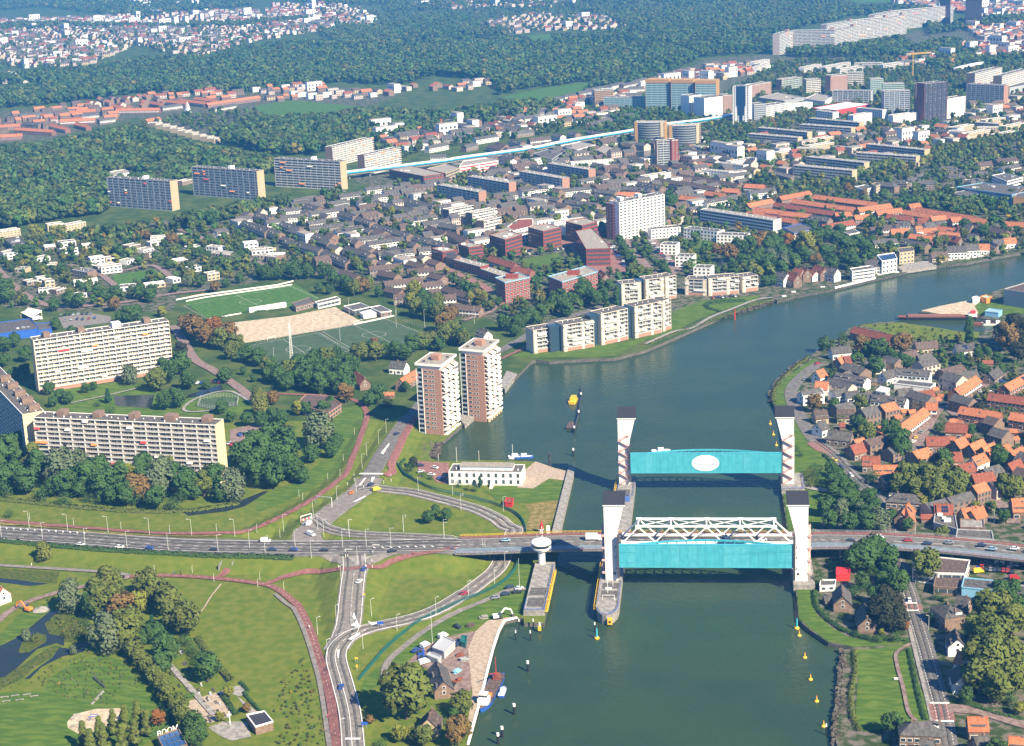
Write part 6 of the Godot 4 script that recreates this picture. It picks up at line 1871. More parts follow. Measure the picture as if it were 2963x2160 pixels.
func village()->void:
	rows("in the waterside village on the right bank","village houses on the right bank",[111.6,-218.8,130.7,-255.5,"r",133.5,-265.8,140.1,-264.9,"r",154,-293.3,171.5,-323.7,"r",152.9,-257.6,174.7,-244.4,"r",174.1,-285.2,197.1,-272.8,"d",180.6,-245.1,191,-238.4,"r",185.5,-302.1,204.9,-329.8,"r",125.5,-199.8,138.2,-200.3,"D",140.3,-192.7,146.7,-200.6,"R",147.7,-185.8,156.5,-195.8,"R",153.9,-181.3,161.7,-189.4,"R",161.4,-179,169.2,-186.6,"R",167.9,-172.3,176,-182.1,"R",126.8,-170.6,141.4,-172.6,"D",145.8,-162.9,153.5,-171.4,"O",134.1,-149.3,145,-155.5,"D",141.5,-133.8,153,-137.8,"d",163.2,-152.1,170.9,-160.5,"D",81.5,-184.5,88.6,-190,"D",86.5,-165.7,96.1,-165.6,"D",91.3,-150.7,112.8,-150.5,"R",84.4,-194.7,90.1,-199.2,"R",87.6,-370.3,92.2,-376.4,"R",92.4,-373.3,96.2,-374.7,"D",71.6,-338.7,76.8,-344.6,"O",70.2,-315.4,78,-313.7,"O",84.6,-333.9,103.1,-321.6,"w",78.9,-292.7,87,-297.4,"w",86.8,-289.7,94.7,-291.7,"w",95,-286.2,102.8,-287.9,"w",103.2,-283.9,123,-275.8,"w",123.9,-342.9,144.8,-336.3,"w",105.2,-363.4,118.7,-362.9,"W",85.3,-397.7,98.4,-402.1,"W",143.3,-410.1,158.2,-414.5,"B",169,-400.7,181.6,-404.1,"W",141,-376.1,150.8,-382.1,"G",157.6,-331.4,174.2,-339.7,"G",181,-332.1,188.8,-346.6,"G",140.1,-225.5,152,-222.8,"D",79.3,-255.5,89.4,-255.2,"B",88.1,-243.8,94.6,-242.9,"T",71.3,-214.8,84.6,-209.8,"G",65.2,-253.2,72.9,-255.6,"B",65.5,-226.9,70.2,-231.7,"W",94.5,-135.2,102.1,-138.2,"G",97.8,-102.8,107.2,-100.9,"H",98.5,-77,103.6,-91.5,"R",116.3,-89.7,125.4,-89.7,"D",128.8,-82.4,140.2,-87.8,"R",156,-97,165.1,-98.8,"R",131.8,-289.9,140.8,-295.1,"D",119.5,-297.1,129,-299.6,"G",88.2,-333.7,93.5,-341,"G",59.5,-293.2,71.6,-301.2,"W",113.8,-334.3,122.7,-343,"W"])
	rows("in the village back gardens on the right bank","village sheds",[101.6,-233.9,106.6,-236.2,"s",99.2,-224.2,102.9,-227.8,"s",108.2,-244.8,111.8,-247.2,"s",113.3,-254.8,117.3,-257.2,"s",118.7,-267.5,122.6,-268.7,"s",123.1,-266.1,127,-267.3,"s",140.2,-289.4,144.9,-293.3,"s",145.4,-300.1,148.4,-299.2,"s",147.7,-323.8,151.4,-325.1,"S",142.5,-314.1,146.6,-315.3,"s",145.4,-247.8,150.3,-246.5,"s",159.1,-241.3,165.8,-237.5,"s",150.8,-218.6,153.4,-217.4,"s",165.2,-224.3,173.3,-221.8,"S",176,-212.3,179.2,-214.6,"s",177.2,-227.6,181.2,-226.4,"s",180.8,-221.6,183.6,-220.4,"s",79.7,-240.4,82.7,-240.4,"T",183.8,-376.3,190.3,-376.1,"T",109.3,-85.8,115,-85.8,"T",105.1,-333.8,110,-335.1,"S",139.6,-215.3,143.6,-212.8,"s",156.2,-157.5,158.5,-155.4,"S",158.5,-143,162.8,-149.1,"S",162.8,-133,168.5,-132.9,"s",147.7,-249,152.2,-243.9,"s"])
	var b:=P([105.4,-452.2,130.5,-426.4])
	ridge_house("d",b[0],b[1],"long red roofed barn at the tip of the right bank","")
	block("flat_hall","grey flat roofed hall among the village gardens","hall",P([120.3,-323,141.9,-312.4,146.3,-322.2,124,-331.5]),4,{"wall": "white_wall","roof": "slate_roof","blind":true})
	block("flat_house","white square bungalow with open roof court in the village","house",P([107.3,-306.4,113.1,-302.1,116.4,-311.2,111.4,-316.1]),4,{"wall": "white_wall","roof": "white_steel"})
	block("flat_house","white corner house with flat roof on the dike road bend","house",P([58.9,-298.3,60.8,-288.6,74.2,-292.3,73.4,-304.8]),6,{"wall": "white_wall","roof": "gravel_roof"})
	block("warehouse","large white warehouse with dark roof at the right edge across the water","warehouse",P([225,-546,248,-525,262,-552,243,-565]),12,{"wall": "grey_wall","roof": "brown_tile","blind":true})
	block("container_office","orange site cabin with green roof on the peninsula","cabin",P([209,-556,213,-550,218,-556,215,-562]),4,{"wall": "orange_paint","roof": "green_roof","blind":true})
	block("container_office","white site cabin on the peninsula","cabin",P([203,-556,203,-551,209,-555,207,-560]),3.5,{"wall": "white_wall","roof": "white_steel","blind":true})
	block("container_office","turquoise and blue site cabins on the peninsula grass","cabin",P([206,-512,215,-507,219,-515,211,-521]),3.5,{"wall": "light_blue_rail","roof": "turquoise_paint","blind":true})
func near_houses()->void:
	rows("on the point of the right bank below the bridge","bungalows on the point",[61.6,14.9,61.2,28.5,"G",70,36.6,70,51.8,"G"])
	rows("along the dike road at the lower right","houses along the lower dike road",[104.9,38.3,106.8,43.1,"H",105.9,63.4,105.7,73.9,"W",104.1,85.6,106.8,87.6,"O",102.6,99,103,108.5,"W",77.1,151.1,84.3,151.5,"H",79.8,161.6,84.5,162.7,"G",99.6,144.4,106.9,144.2,"R",99.6,159.9,104.8,157.4,"G",112.6,159.5,119,160.4,"R",111.9,26.7,116.8,29.2,"G",101.7,-88.4,101.6,-73.4,"R",117.4,-88.4,124.8,-88.4,"D",133.2,-79.8,139.3,-86.2,"R",155.8,-92.7,162.4,-92.7,"R",53.5,19.1,58.2,18.1,"S"])
	rows("on the quay side at the lower middle","houses by the works quay",[-113.1,99,-107.3,118.4,"G",-108.4,142.2,-108.7,151,"B"])
	rows("in the polder at the left edge","",[-339.3,21.4,-334.2,24.9,"O"])
	rows("between the football pitches and twin towers","farm houses by the twin towers",[-236.1,-348.8,-226.8,-331.8,"D",-216.5,-374.9,-205.3,-371.3,"W",-202.5,-329.5,-195.8,-350.6,"R",-210.7,-313.6,-203.9,-313.4,"s",-166.2,-462.3,-158.7,-454.6,"W"])
	block("community_hall","low hall with wide purple brown roof below the wooded belt","hall",P([-262.6,-285.8,-250.9,-274.6,-237.1,-263.5,-232.9,-282.4,-243.4,-300.8,-261.2,-305.6]),5,{"wall": "salmon_brick","roof": "brown_tile","style": "band"})
	block("garage_hall","brown roofed workshop hall under the viaduct","workshop",P([96,-7.8,107.3,-2.9,119.6,-2.1,123.8,-18.5,110.4,-22.1,99.1,-25.7]),6,{"wall": "white_wall","roof": "brown_tile","style": "band"})
	block("garage_hall","small brown roofed shed before the workshop","workshop",P([103.9,8.2,116,9.7,118.9,-2.5,106.4,-3.8]),4,{"wall": "brown_brick","roof": "brown_tile","style": "band"})
	block("garage_hall","blue walled workshop with grey roof","workshop",P([115.8,12.4,130.5,16.5,134.1,5.3,118.5,1.4]),5.5,{"wall": "light_blue_rail","roof": "slate_roof","blind":true})
	block("garage_hall","grey roofed workshop at the right edge","workshop",P([131.2,16.4,145.5,20.3,147.8,7.6,134.8,4.3]),4,{"wall": "grey_wall","roof": "slate_roof","blind":true})
	block("flat_hall","dark flat roofed hall behind the viaduct railing","hall",P([114.1,-73.5,124.5,-64.2,126.1,-86.1,116.9,-89.4]),4,{"wall": "grey_wall","roof": "flat_roof","units":4,"blind":true})
	block("flat_hall","grey roofed shed right of the dark flat hall","hall",P([126.4,-67.3,137.8,-66.3,139.2,-77.7,128,-78.7]),4,{"wall": "brown_brick","roof": "concrete","blind":true})
	block("flat_hall","long dark hall just behind the viaduct","hall",P([122.3,-53.1,139.7,-50.2,140.8,-62.2,124.5,-64.2]),4,{"wall": "grey_wall","roof": "flat_roof","blind":true})
	block("clubhouse","brick clubhouse wing at the grass pitch","clubhouse",P([-332,-567,-326,-554,-314,-570,-322,-587]),4,{"wall": "brown_brick","roof": "flat_roof"})
	block("clubhouse","white clubhouse wing with green windows","clubhouse",P([-314,-570,-310,-563,-295,-579,-300,-588]),4,{"wall": "white_wall","roof": "flat_roof","style": "band"})
	block("clubhouse","black roofed canteen right of the sand pitch","clubhouse",P([-287,-554,-276,-539,-265,-550,-276,-565]),4,{"wall": "dark_steel","roof": "flat_roof","style": "band","trim": "white_wall"})
	block("clubhouse","brown canteen with skylights beside the black roofed one","clubhouse",P([-265,-549,-253,-532,-245,-536,-258,-555]),4,{"wall": "brown_brick","roof": "flat_roof","trim": "white_wall"})
	block("clubhouse","small white pavilion in front of the canteen","pavilion",P([-270,-535,-266,-528,-257,-534,-263,-544]),3.2,{"wall": "white_wall","roof": "white_steel","blind":true})
	var st:=P([-364,-553,-338,-571])
	var s:=base_of("grandstand","covered stand with green roof beside the grass pitch","grandstand","",st[0],st[1])
	var L:=st[0].distance_to(st[1])
	var r:=Mb.new()
	r.quad(V(-L/2,4.6,0),V(L/2,4.6,0),V(L/2,3.6,-4.5),V(-L/2,3.6,-4.5))
	r.quad(V(-L/2,4.5,0),V(L/2,4.5,0),V(L/2,3.5,-4.5),V(-L/2,3.5,-4.5))
	obj("roof",r,M.green_roof,s)
	var bw:=Mb.new()
	bw.box(-L/2,0,-0.3,L/2,4.4,0)
	obj("back_wall",bw,M.white_wall,s)
	for i in 12:
		var rb:=Mb.new()
		rb.box(-L/2+i*L/11.5,0,-4.4,-L/2+i*L/11.5+0.25,3.6,0.15)
		obj("frame",rb,M.white_steel,s)
	block("supermarket","supermarket with grey roof and blue edge at the left edge","supermarket",P([-545,-468,-525,-480,-515,-485,-516,-491,-534,-519,-554,-508,-559,-503]),6,{"wall": "blue_paint","roof": "slate_roof","units":3,"blind":true})
	block("supermarket","low blue walled annex between supermarket and car park","shop",P([-516,-488,-506,-493,-515,-514,-526,-511]),4,{"wall": "blue_paint","roof": "flat_roof","blind":true})
	slabs("school_wing","behind the pale trees at the left edge","beige school wings","school","long two storey beige wing",[-710,-879,-691,-896,7,-669,-913,-655,-922,7,-647,-904,-632,-924,7.5],10,{"wall": "yellow_brick","roof": "gravel_roof"})
	slabs("low_school","above the small green","","school","low white school with window band",[-540,-849,-510,-857,4.5],9,{"wall": "white_wall","roof": "gravel_roof","style": "band"})
	block("flat_hall","dark flat roofed block with roof lights at the left edge","hall",P([-688,-846,-669,-818,-660,-829,-679,-863]),6,{"wall": "dark_steel","roof": "flat_roof","units":5})
	block("pavilion","white flat pavilion behind the leftmost grey slab","pavilion",P([-732,-1255,-714,-1226,-693,-1257,-711,-1281]),5,{"wall": "white_wall","roof": "gravel_roof","units":2})
	slabs("low_school","between the leftmost and middle grey slabs","","hall","low brick building with flat roof",[-607,-1180,-599,-1196,5],10,{"wall": "brown_brick","roof": "gravel_roof"})
	var c:=P([-184.4,142.3,-178.2,152.2,-172.2,147.7,-178,138.9])
	var cp:=block("cemetery_pavilion","small pavilion with flat dark roof at the cemetery gate","pavilion",c,3.6,{"wall": "brown_brick","roof": "dark_roof","blind":true,"trim": "white_wall"})
	var q:=P([-215.5,161.4,-208.9,155,-201.4,168.2,-208.8,173.2])
	var sr:=block("solar_roof_pavilion","pavilion with solar panels and the word boom on its roof","pavilion",q,3.6,{"wall": "brown_brick","roof": "flat_roof","blind":true})
	var ctr:=(q[0]+q[1]+q[2]+q[3])/4
	for i in 4:
		for j in 3:
			var p:Vector2=q[0].lerp(q[1],(i+0.5)/4).lerp(q[3].lerp(q[2],(i+0.5)/4),(j+0.6)/3.4)
			var pv:=Mb.new()
			var dx:=(q[1]-q[0])/4*0.46; var dz:=(q[3]-q[0])/3.4*0.44
			pv.obox(v3(p-ctr,3.75),v3(dx,0),Vector3.UP*0.04,v3(dz,0))
			obj("solar_panel",pv,M.solar_blue,sr)
	var td:=(q[1]-q[0]).normalized()
	text_on("letters","BOOM",3.2,M.white_steel,sr,v3(q[0].lerp(q[1],0.5)-ctr,4.6),atan2(-td.y,td.x))
func bungalows()->void:
	var k:=0
	var a:Array=[-627,-720,-616,-717,-635,-815,-625,-820,-607,-788,-595,-798,-622,-762,-613,-772,-606,-734,-594,-736,-565,-700,-546,-687,-549,-660,-530,-668,-589,-677,-581,-682,-572,-652,-565,-657,-553,-628,-547,-637,-570,-631,-560,-635,-564,-746,-553,-753,-553,-756,-545,-761,-548,-719,-533,-733,-540,-706,-524,-715,-500,-636,-485,-640,-480,-644,-464,-652,-545,-799,-537,-810,-529,-792,-522,-803,-529,-744,-524,-754,-514,-764,-508,-774,-482,-740,-472,-747,-488,-800,-478,-808,-468,-793,-454,-786,-460,-776,-437,-763,-480,-863,-466,-868,-433,-801,-421,-806,-420,-778,-401,-784,-411,-761,-390,-754,-398,-744,-387,-738,-459,-707,-450,-714,-461,-664,-456,-670,-432,-671,-423,-678,-593,-663,-586,-670,-526,-608,-522,-617,-623,-823,-609,-831,-599,-821,-590,-826,-673,-799,-655,-792,-660,-776,-649,-783,-533,-827,-522,-837,-420,-794,-405,-785,-398,-749,-382,-750]
	for i in range(0,a.size(),4):
		var p:=Vector2(a[i],a[i+1]); var q:=Vector2(a[i+2],a[i+3])
		k+=1
		var wall:String=["white_wall","yellow_brick","brown_brick","white_wall"][k % 4]
		var word:String={"white_wall": "white","yellow_brick": "pale brick","brown_brick": "brown brick"}[wall]
		slab("bungalow",ordinal(k,44)+" "+word+" flat roofed bungalow left of the pitch","bungalow","flat roofed bungalows",p,q,rr(8,12),3.6 if k % 3 else 6.2,{"fh":3.2,"wall":wall,"roof":["gravel_roof","flat_roof","white_steel","gravel_roof","gravel_roof"][k % 5],"bay":4,"win":0.6})
func far_town()->void:
	rows("in the far left village","orange roofed rows of the left village",[-1003,-1608,-973,-1615,"r",-1010,-1685,-938,-1646,"r",-973,-1765,-921,-1775,"r",-954,-1898,-940,-1910,"r",-925,-1885,-851,-1876,"r",-872,-1982,-829,-1949,"r",-855,-1994,-795,-1941,"r",-834,-2014,-787,-1971,"r",-790,-1924,-725,-2006,"r",-895,-1971,-869,-1942,"r",-951,-1944,-925,-1915,"r",-996,-1869,-959,-1884,"r",-935,-1730,-902,-1691,"r",-968,-1717,-926,-1670,"r",-1048,-1718,-1021,-1727,"r",-917,-1803,-899,-1813,"r",-1071,-1848,-1002,-1893,"g",-1084,-1836,-1065,-1818,"g",-969,-1813,-938,-1836,"g",-857,-1900,-832,-1926,"g",-763,-1865,-739,-1906,"g",-830,-1737,-817,-1762,"r",-1084,-1759,-1059,-1741,"r",-1021,-1747,-989,-1727,"g",-911,-1760,-892,-1777,"g"])
	slabs("stepped_house","in the stepped row before the far church","pale stepped houses","house","pale flat roofed house",[-805,-1707,-798,-1719,6,-787,-1684,-781,-1700,6,-769,-1661,-763,-1675,6,-751,-1639,-746,-1654,6,-732,-1611,-726,-1626,6,-715,-1589,-709,-1603,6,-697,-1565,-692,-1579,6,-681,-1546,-675,-1559,6,-665,-1524,-657,-1541,6],14,{"wall": "yellow_brick","roof": "gravel_roof"})
	var c:=P([-806,-1874])[0]
	var ch:=thing("church","white pointed church roof in the orange roofed village","church",v3(c))
	var sp:=Mb.new()
	for i in 4:
		var p:=V(cos(i*PI/2),0,sin(i*PI/2))*9; var q:=V(cos((i+1)*PI/2),0,sin((i+1)*PI/2))*9
		sp.tri(p+Vector3.UP*4,q+Vector3.UP*4,V(0,30,0))
		sp.quad(p,q,q+Vector3.UP*4,p+Vector3.UP*4)
	ch.scale=Vector3.ONE*0.6
	obj("spire_roof",sp,M.white_wall,ch)
	rows("left of the metro","grey rows left of the metro",[-375,-1580,-355,-1613,"w",-344,-1662,-320,-1683,"w",-319,-1683,-280,-1649,"g",-307,-1727,-285,-1743,"w",-268,-1646,-238,-1673,"w",-351,-1612,-315,-1581,"g",-389,-1558,-351,-1516,"g",-413,-1521,-389,-1546,"w",-420,-1477,-384,-1449,"g",-343,-1486,-334,-1502,"w",-343,-1464,-317,-1476,"g",-331,-1513,-295,-1529,"g",-333,-1554,-299,-1559,"w",-302,-1584,-251,-1551,"g",-299,-1456,-273,-1485,"w",-274,-1531,-235,-1536,"w",-351,-1391,-330,-1419,"w",-335,-1318,-316,-1320,"g",-303,-1609,-262,-1589,"g",-253,-1504,-229,-1523,"g",-304,-1393,-291,-1412,"g",-370,-1452,-345,-1453,"g",-480,-1643,-469,-1654,"G"])
	rows("before the glass towers","grey rows before the glass towers",[-279,-1728,-247,-1722,"g",-244,-1714,-223,-1751,"g",-255,-1650,-233,-1672,"w",-255,-1551,-234,-1542,"w",-244,-1813,-230,-1839,"w",-233,-1870,-217,-1881,"g",-218,-1897,-201,-1917,"w",-198,-1932,-173,-1966,"g",-189,-1970,-169,-1990,"w",-172,-1999,-153,-2011,"g",-153,-2020,-132,-2058,"w",-134,-2024,-108,-2069,"g",-115,-2080,-98,-2111,"w",-81,-2162,-59,-2185,"w",-57,-2203,-27,-2254,"w",-50,-2144,-18,-2173,"g",-22,-2156,21,-2182,"g",-68,-2131,-38,-2160,"g",-138,-1958,-97,-1981,"g",-135,-1894,-98,-1901,"g",-212,-1842,-174,-1856,"g",-134,-1665,-93,-1657,"w",-180,-1629,-173,-1634,"w",-156,-1569,-132,-1626,"g",-268,-1621,-250,-1599,"g"])
	fill_rows("in the dense quarter around the white tower","grey rows filling the middle town",P([-331.8,-1063.5,-288.1,-1174.1,-263.5,-1410,-154.9,-1511.3,-78.8,-1380.3,-.6,-1296.3,68.2,-1127.3,36.6,-1020.3,-9.6,-949.8,-39.3,-1083.7,-111.2,-1064.7,-98.4,-844.3,-174.8,-967.5,-218.9,-947.7]),["g","w","b","g"],34,46)
	fill_rows("in the dense quarter above the clubhouse","grey rows filling the left of the town",P([-475.8,-925.8,-424.2,-1074.3,-331.4,-1119.9,-283.1,-1004.7,-213.1,-899.8,-210.9,-812.2,-248,-774.7,-248.9,-629.6,-351.3,-743.9,-414.6,-830.1]),["g","g","w"],24,46)
	distant("distant_houses","white and pink houses of the far left town",[P([-1977.9,-3802.6,-1761.1,-3836.4,-1332.4,-3670.5,-1153.1,-3628.9,-1024.2,-3795.1,-921.5,-3538.5,-940,-3413.3,-1037.9,-3181.3,-1064.5,-2794.9,-1319.6,-3185.9,-1265.8,-2672,-1528.4,-2745.7])],25,[0,1,2,5,4,0],0.02)
	distant("distant_houses","orange roofed houses between the rows of the far left village",[P([-1112.1,-1801.2,-1078.3,-1900.4,-1024.5,-2044.5,-886.5,-2158.1,-767.2,-2130.1,-770.6,-2024.9,-881.7,-1915.5,-959.6,-1723.1,-1056.8,-1669.6])],26,[3,1,7,3],0.0)
	distant("distant_houses","pale houses and offices along the far left horizon",[P([-2178.2,-4273.3,-1785.8,-4194.1,-1499.9,-4332.5,-978.1,-4184.6,-773.5,-3480.8,-911.8,-3603.9,-1255,-3740.4,-1804.4,-3882.9]),P([-1983.9,-5118.2,-1632.1,-4895.2,-1529.6,-4534.5,-1779.8,-4592.7]),P([-1330.1,-4537.8,-1078.3,-4416.7,-891.7,-3740.3,-1085.9,-3745.8])],34,[0,1,2,5,4],0.05)
	distant("distant_houses","pink and white houses along the far middle horizon",[P([-501.6,-3650.9,-420,-3766.9,-175.7,-3513.1,-183,-3189,-315.3,-3178.9,-437.1,-3164.9,-618.7,-3420.4,-713.9,-3266.7]),P([-868.9,-4316,-600.1,-4298.4,-333.7,-4241.6,-315.4,-3963.1,-698.1,-4055.7])],30,[0,1,5,4],0.03)
	distant("distant_houses","red and pale houses right of the long pale flats",[P([517.8,-2921,699,-3021.1,635.5,-2670.5,529.7,-2640.5]),P([471.7,-2585.9,619.5,-2581.7,575.8,-2340.4,453,-2338.3]),P([387.8,-4058.4,830.9,-4007.6,710.2,-3268.4,611.8,-3180.1]),P([349.2,-2451,451,-2378.6,418.5,-2199,332.5,-2223.1])],18)
	distant("distant_houses","houses scattered along the green ribbon village",[P([-776.1,-2164.9,-674,-2207.3,-595.4,-2058.5,-501.6,-2131.8,-371.2,-2200,-343.2,-2093.5,-482.8,-2020.4,-622.6,-1974.3,-701.4,-1991.7]),P([-1432.9,-2565.3,-1378.5,-2617.2,-1254.7,-2350.1,-1335.7,-2333.7])],30)
	distant("distant_houses","mixed houses filling the grey quarter behind the metro",[P([-489,-1569.9,-239.6,-1782.6,-102.9,-2066.8,-.6,-2316.6,111.1,-2361.3,106,-2214.1,-99.6,-1973.6,-113.9,-1658.8,-328.7,-1459.5,-376.8,-1390.1])],20)
	distant("distant_houses","houses and sheds between the middle town rows",[P([-485.5,-926.8,-424.2,-1074.3,-331.4,-1119.9,-259.1,-1371.7,-106.8,-1502.9,-.6,-1484.2,48.6,-1129.9,-34.3,-838.3,-96,-802,-197.3,-770.5,-246.1,-613.1,-347,-724.6])],21,[0,6,6,7,2],0.0)
	distant("distant_houses","small roofs between the right bank gardens",[P([84.1,-343.6,127.2,-384.7,157.9,-365,165,-301.6,203.9,-322.7,164.4,-96.9,116.4,-96.8,111.8,-170.1,98.5,-174.5,96.3,-226.7,82,-251.4])],17,[0,6,7,3,6],0.0)
	distant("distant_houses","houses beyond the right edge of the village",[PackedVector2Array([Vector2(130,300),Vector2(152,-40),Vector2(187,-230),Vector2(420,-240),Vector2(420,300)])],21,[3,1,6,7],0.0)
	distant("distant_houses","mixed low houses filling the town between the avenues",[P([50.6,-1435.3,195.9,-1490.3,489.6,-1863.4,414.9,-1450.8,257.3,-1291.1,68.2,-1127.3,-28.7,-1028,-41.6,-1203.1])],24)
func distant(called:String,label:String,polys:Array,spacing:float,pick:=[0,1,2,3,4,5],bigs:=0.06)->void:
	var looks:=[["salmon_pale","slate_roof",0],["salmon_pale","red_tile",1],["white_wall","gravel_roof",2],["brown_brick","orange_tile",1],["yellow_brick","brown_tile",1],["salmon_pale","gravel_roof",2],["brown_brick","slate_roof",0],["brown_brick","brown_tile",0]]
	var holder:=Node3D.new()
	put(holder,called)
	tag(holder,label,"houses")
	holder.set_meta("kind","stuff")
	var spots:=[]
	for i in 8:spots.append([])
	for poly in polys:
		var r:=Rect2(poly[0],Vector2.ZERO)
		for p in poly:r=r.expand(p)
		var nx:=int(r.size.length()/spacing/1.6)+2
		var c0:=r.get_center()
		for i in range(-nx,nx):
			for j in range(-nx,nx):
				var p:=c0+Vector2(i*spacing*0.9,j*spacing*1.15).rotated(-0.65)+Vector2(rf(),rf())*spacing*0.2
				if not Geometry2D.is_point_in_polygon(p,poly) or not is_clear(p) or rf()<0.22:continue
				var L:=rr(9,21)
				var big:=rf()<bigs
				var t:=Transform3D(Basis(Vector3.UP,(0.65 if (int(floor(i/5.0))*7+int(floor(j/4.0))*3) % 3 else -0.87)+rr(-0.04,0.04)).scaled_local(V(L*(1.6 if big else 1.0),rr(0.85,1.3)*(2.2 if big else 1.0),rr(0.9,1.3))),v3(p))
				spots[pick[rng.randi() % pick.size()] if not big else 2].append(t)
				occupy(p,L*0.45)
	for i in 8:
		if spots[i].is_empty():continue
		var mm:=MultiMesh.new()
		mm.transform_format=MultiMesh.TRANSFORM_3D
		var w:=Mb.new(); var rf:=Mb.new(); var gl:=Mb.new()
		if looks[i][2]==2:
			w.box(-0.5,-1,-5,0.5,7,5); rf.box(-0.5,7.001,-5,0.5,7.2,5)
		else:
			gable_walls(w,-0.5,0.5,4.5,5.4,8.4)
			gable_roof(rf,-0.5,0.5,4.5,5.4,8.4,0.0)
		for k in 4:
			for y in [1.0,3.8]:gl.box(-0.42+k*0.24,y,-5.06 if looks[i][2]==2 else -4.56,-0.3+k*0.24,y+1.5,5.06 if looks[i][2]==2 else 4.56)
		var am:=w.mesh(M[looks[i][0]])
		for e in [[rf,M[looks[i][1]]],[gl,M.flat_glass]]:
			var arr:=[]
			arr.resize(Mesh.ARRAY_MAX)
			arr[Mesh.ARRAY_VERTEX]=e[0].v; arr[Mesh.ARRAY_COLOR]=e[0].c
			am.add_surface_from_arrays(Mesh.PRIMITIVE_TRIANGLES,arr)
			am.surface_set_material(am.get_surface_count()-1,e[1])
		mm.mesh=am
		mm.instance_count=spots[i].size()
		for k in spots[i].size():mm.set_instance_transform(k,spots[i][k])
		var o:=MultiMeshInstance3D.new()
		o.multimesh=mm
		put(o,"house_shapes",holder)
		o.set_meta("kind","stuff")
func fill_rows(place:String,group:String,poly:PackedVector2Array,mix:Array,most:int,pitch:float)->void:
	var r:=Rect2(poly[0],Vector2.ZERO)
	for p in poly:r=r.expand(p)
	var out:=[]
	var y:=r.position.y
	while y<r.end.y:
		var x:=r.position.x
		while x<r.end.x:
			var p:=Vector2(x,y)+Vector2(rf(),rf())*6
			x+=pitch*0.5
			var d:=Vector2.from_angle(-0.6 if sin(floor(x/90.0)*2.1+floor(y/90.0)*1.7)>-0.2 else 0.87)
			var L:=rr(18,34)
			var ok:=Geometry2D.is_point_in_polygon(p,poly)
			for k in 7:
				for e in [-5,0,5]:
					if not is_clear(p+d*L*(k-3)/5.5+d.orthogonal()*e):ok=false
			if not ok or out.size()>=most*5:continue
			out.append_array([p.x-d.x*L/2,p.y-d.y*L/2,p.x+d.x*L/2,p.y+d.y*L/2,mix[rng.randi() % mix.size()]])
			occupy_line(PackedVector2Array([p-d*L/2,p+d*L/2]),12)
		y+=pitch*0.45
	rows(place,group,out)
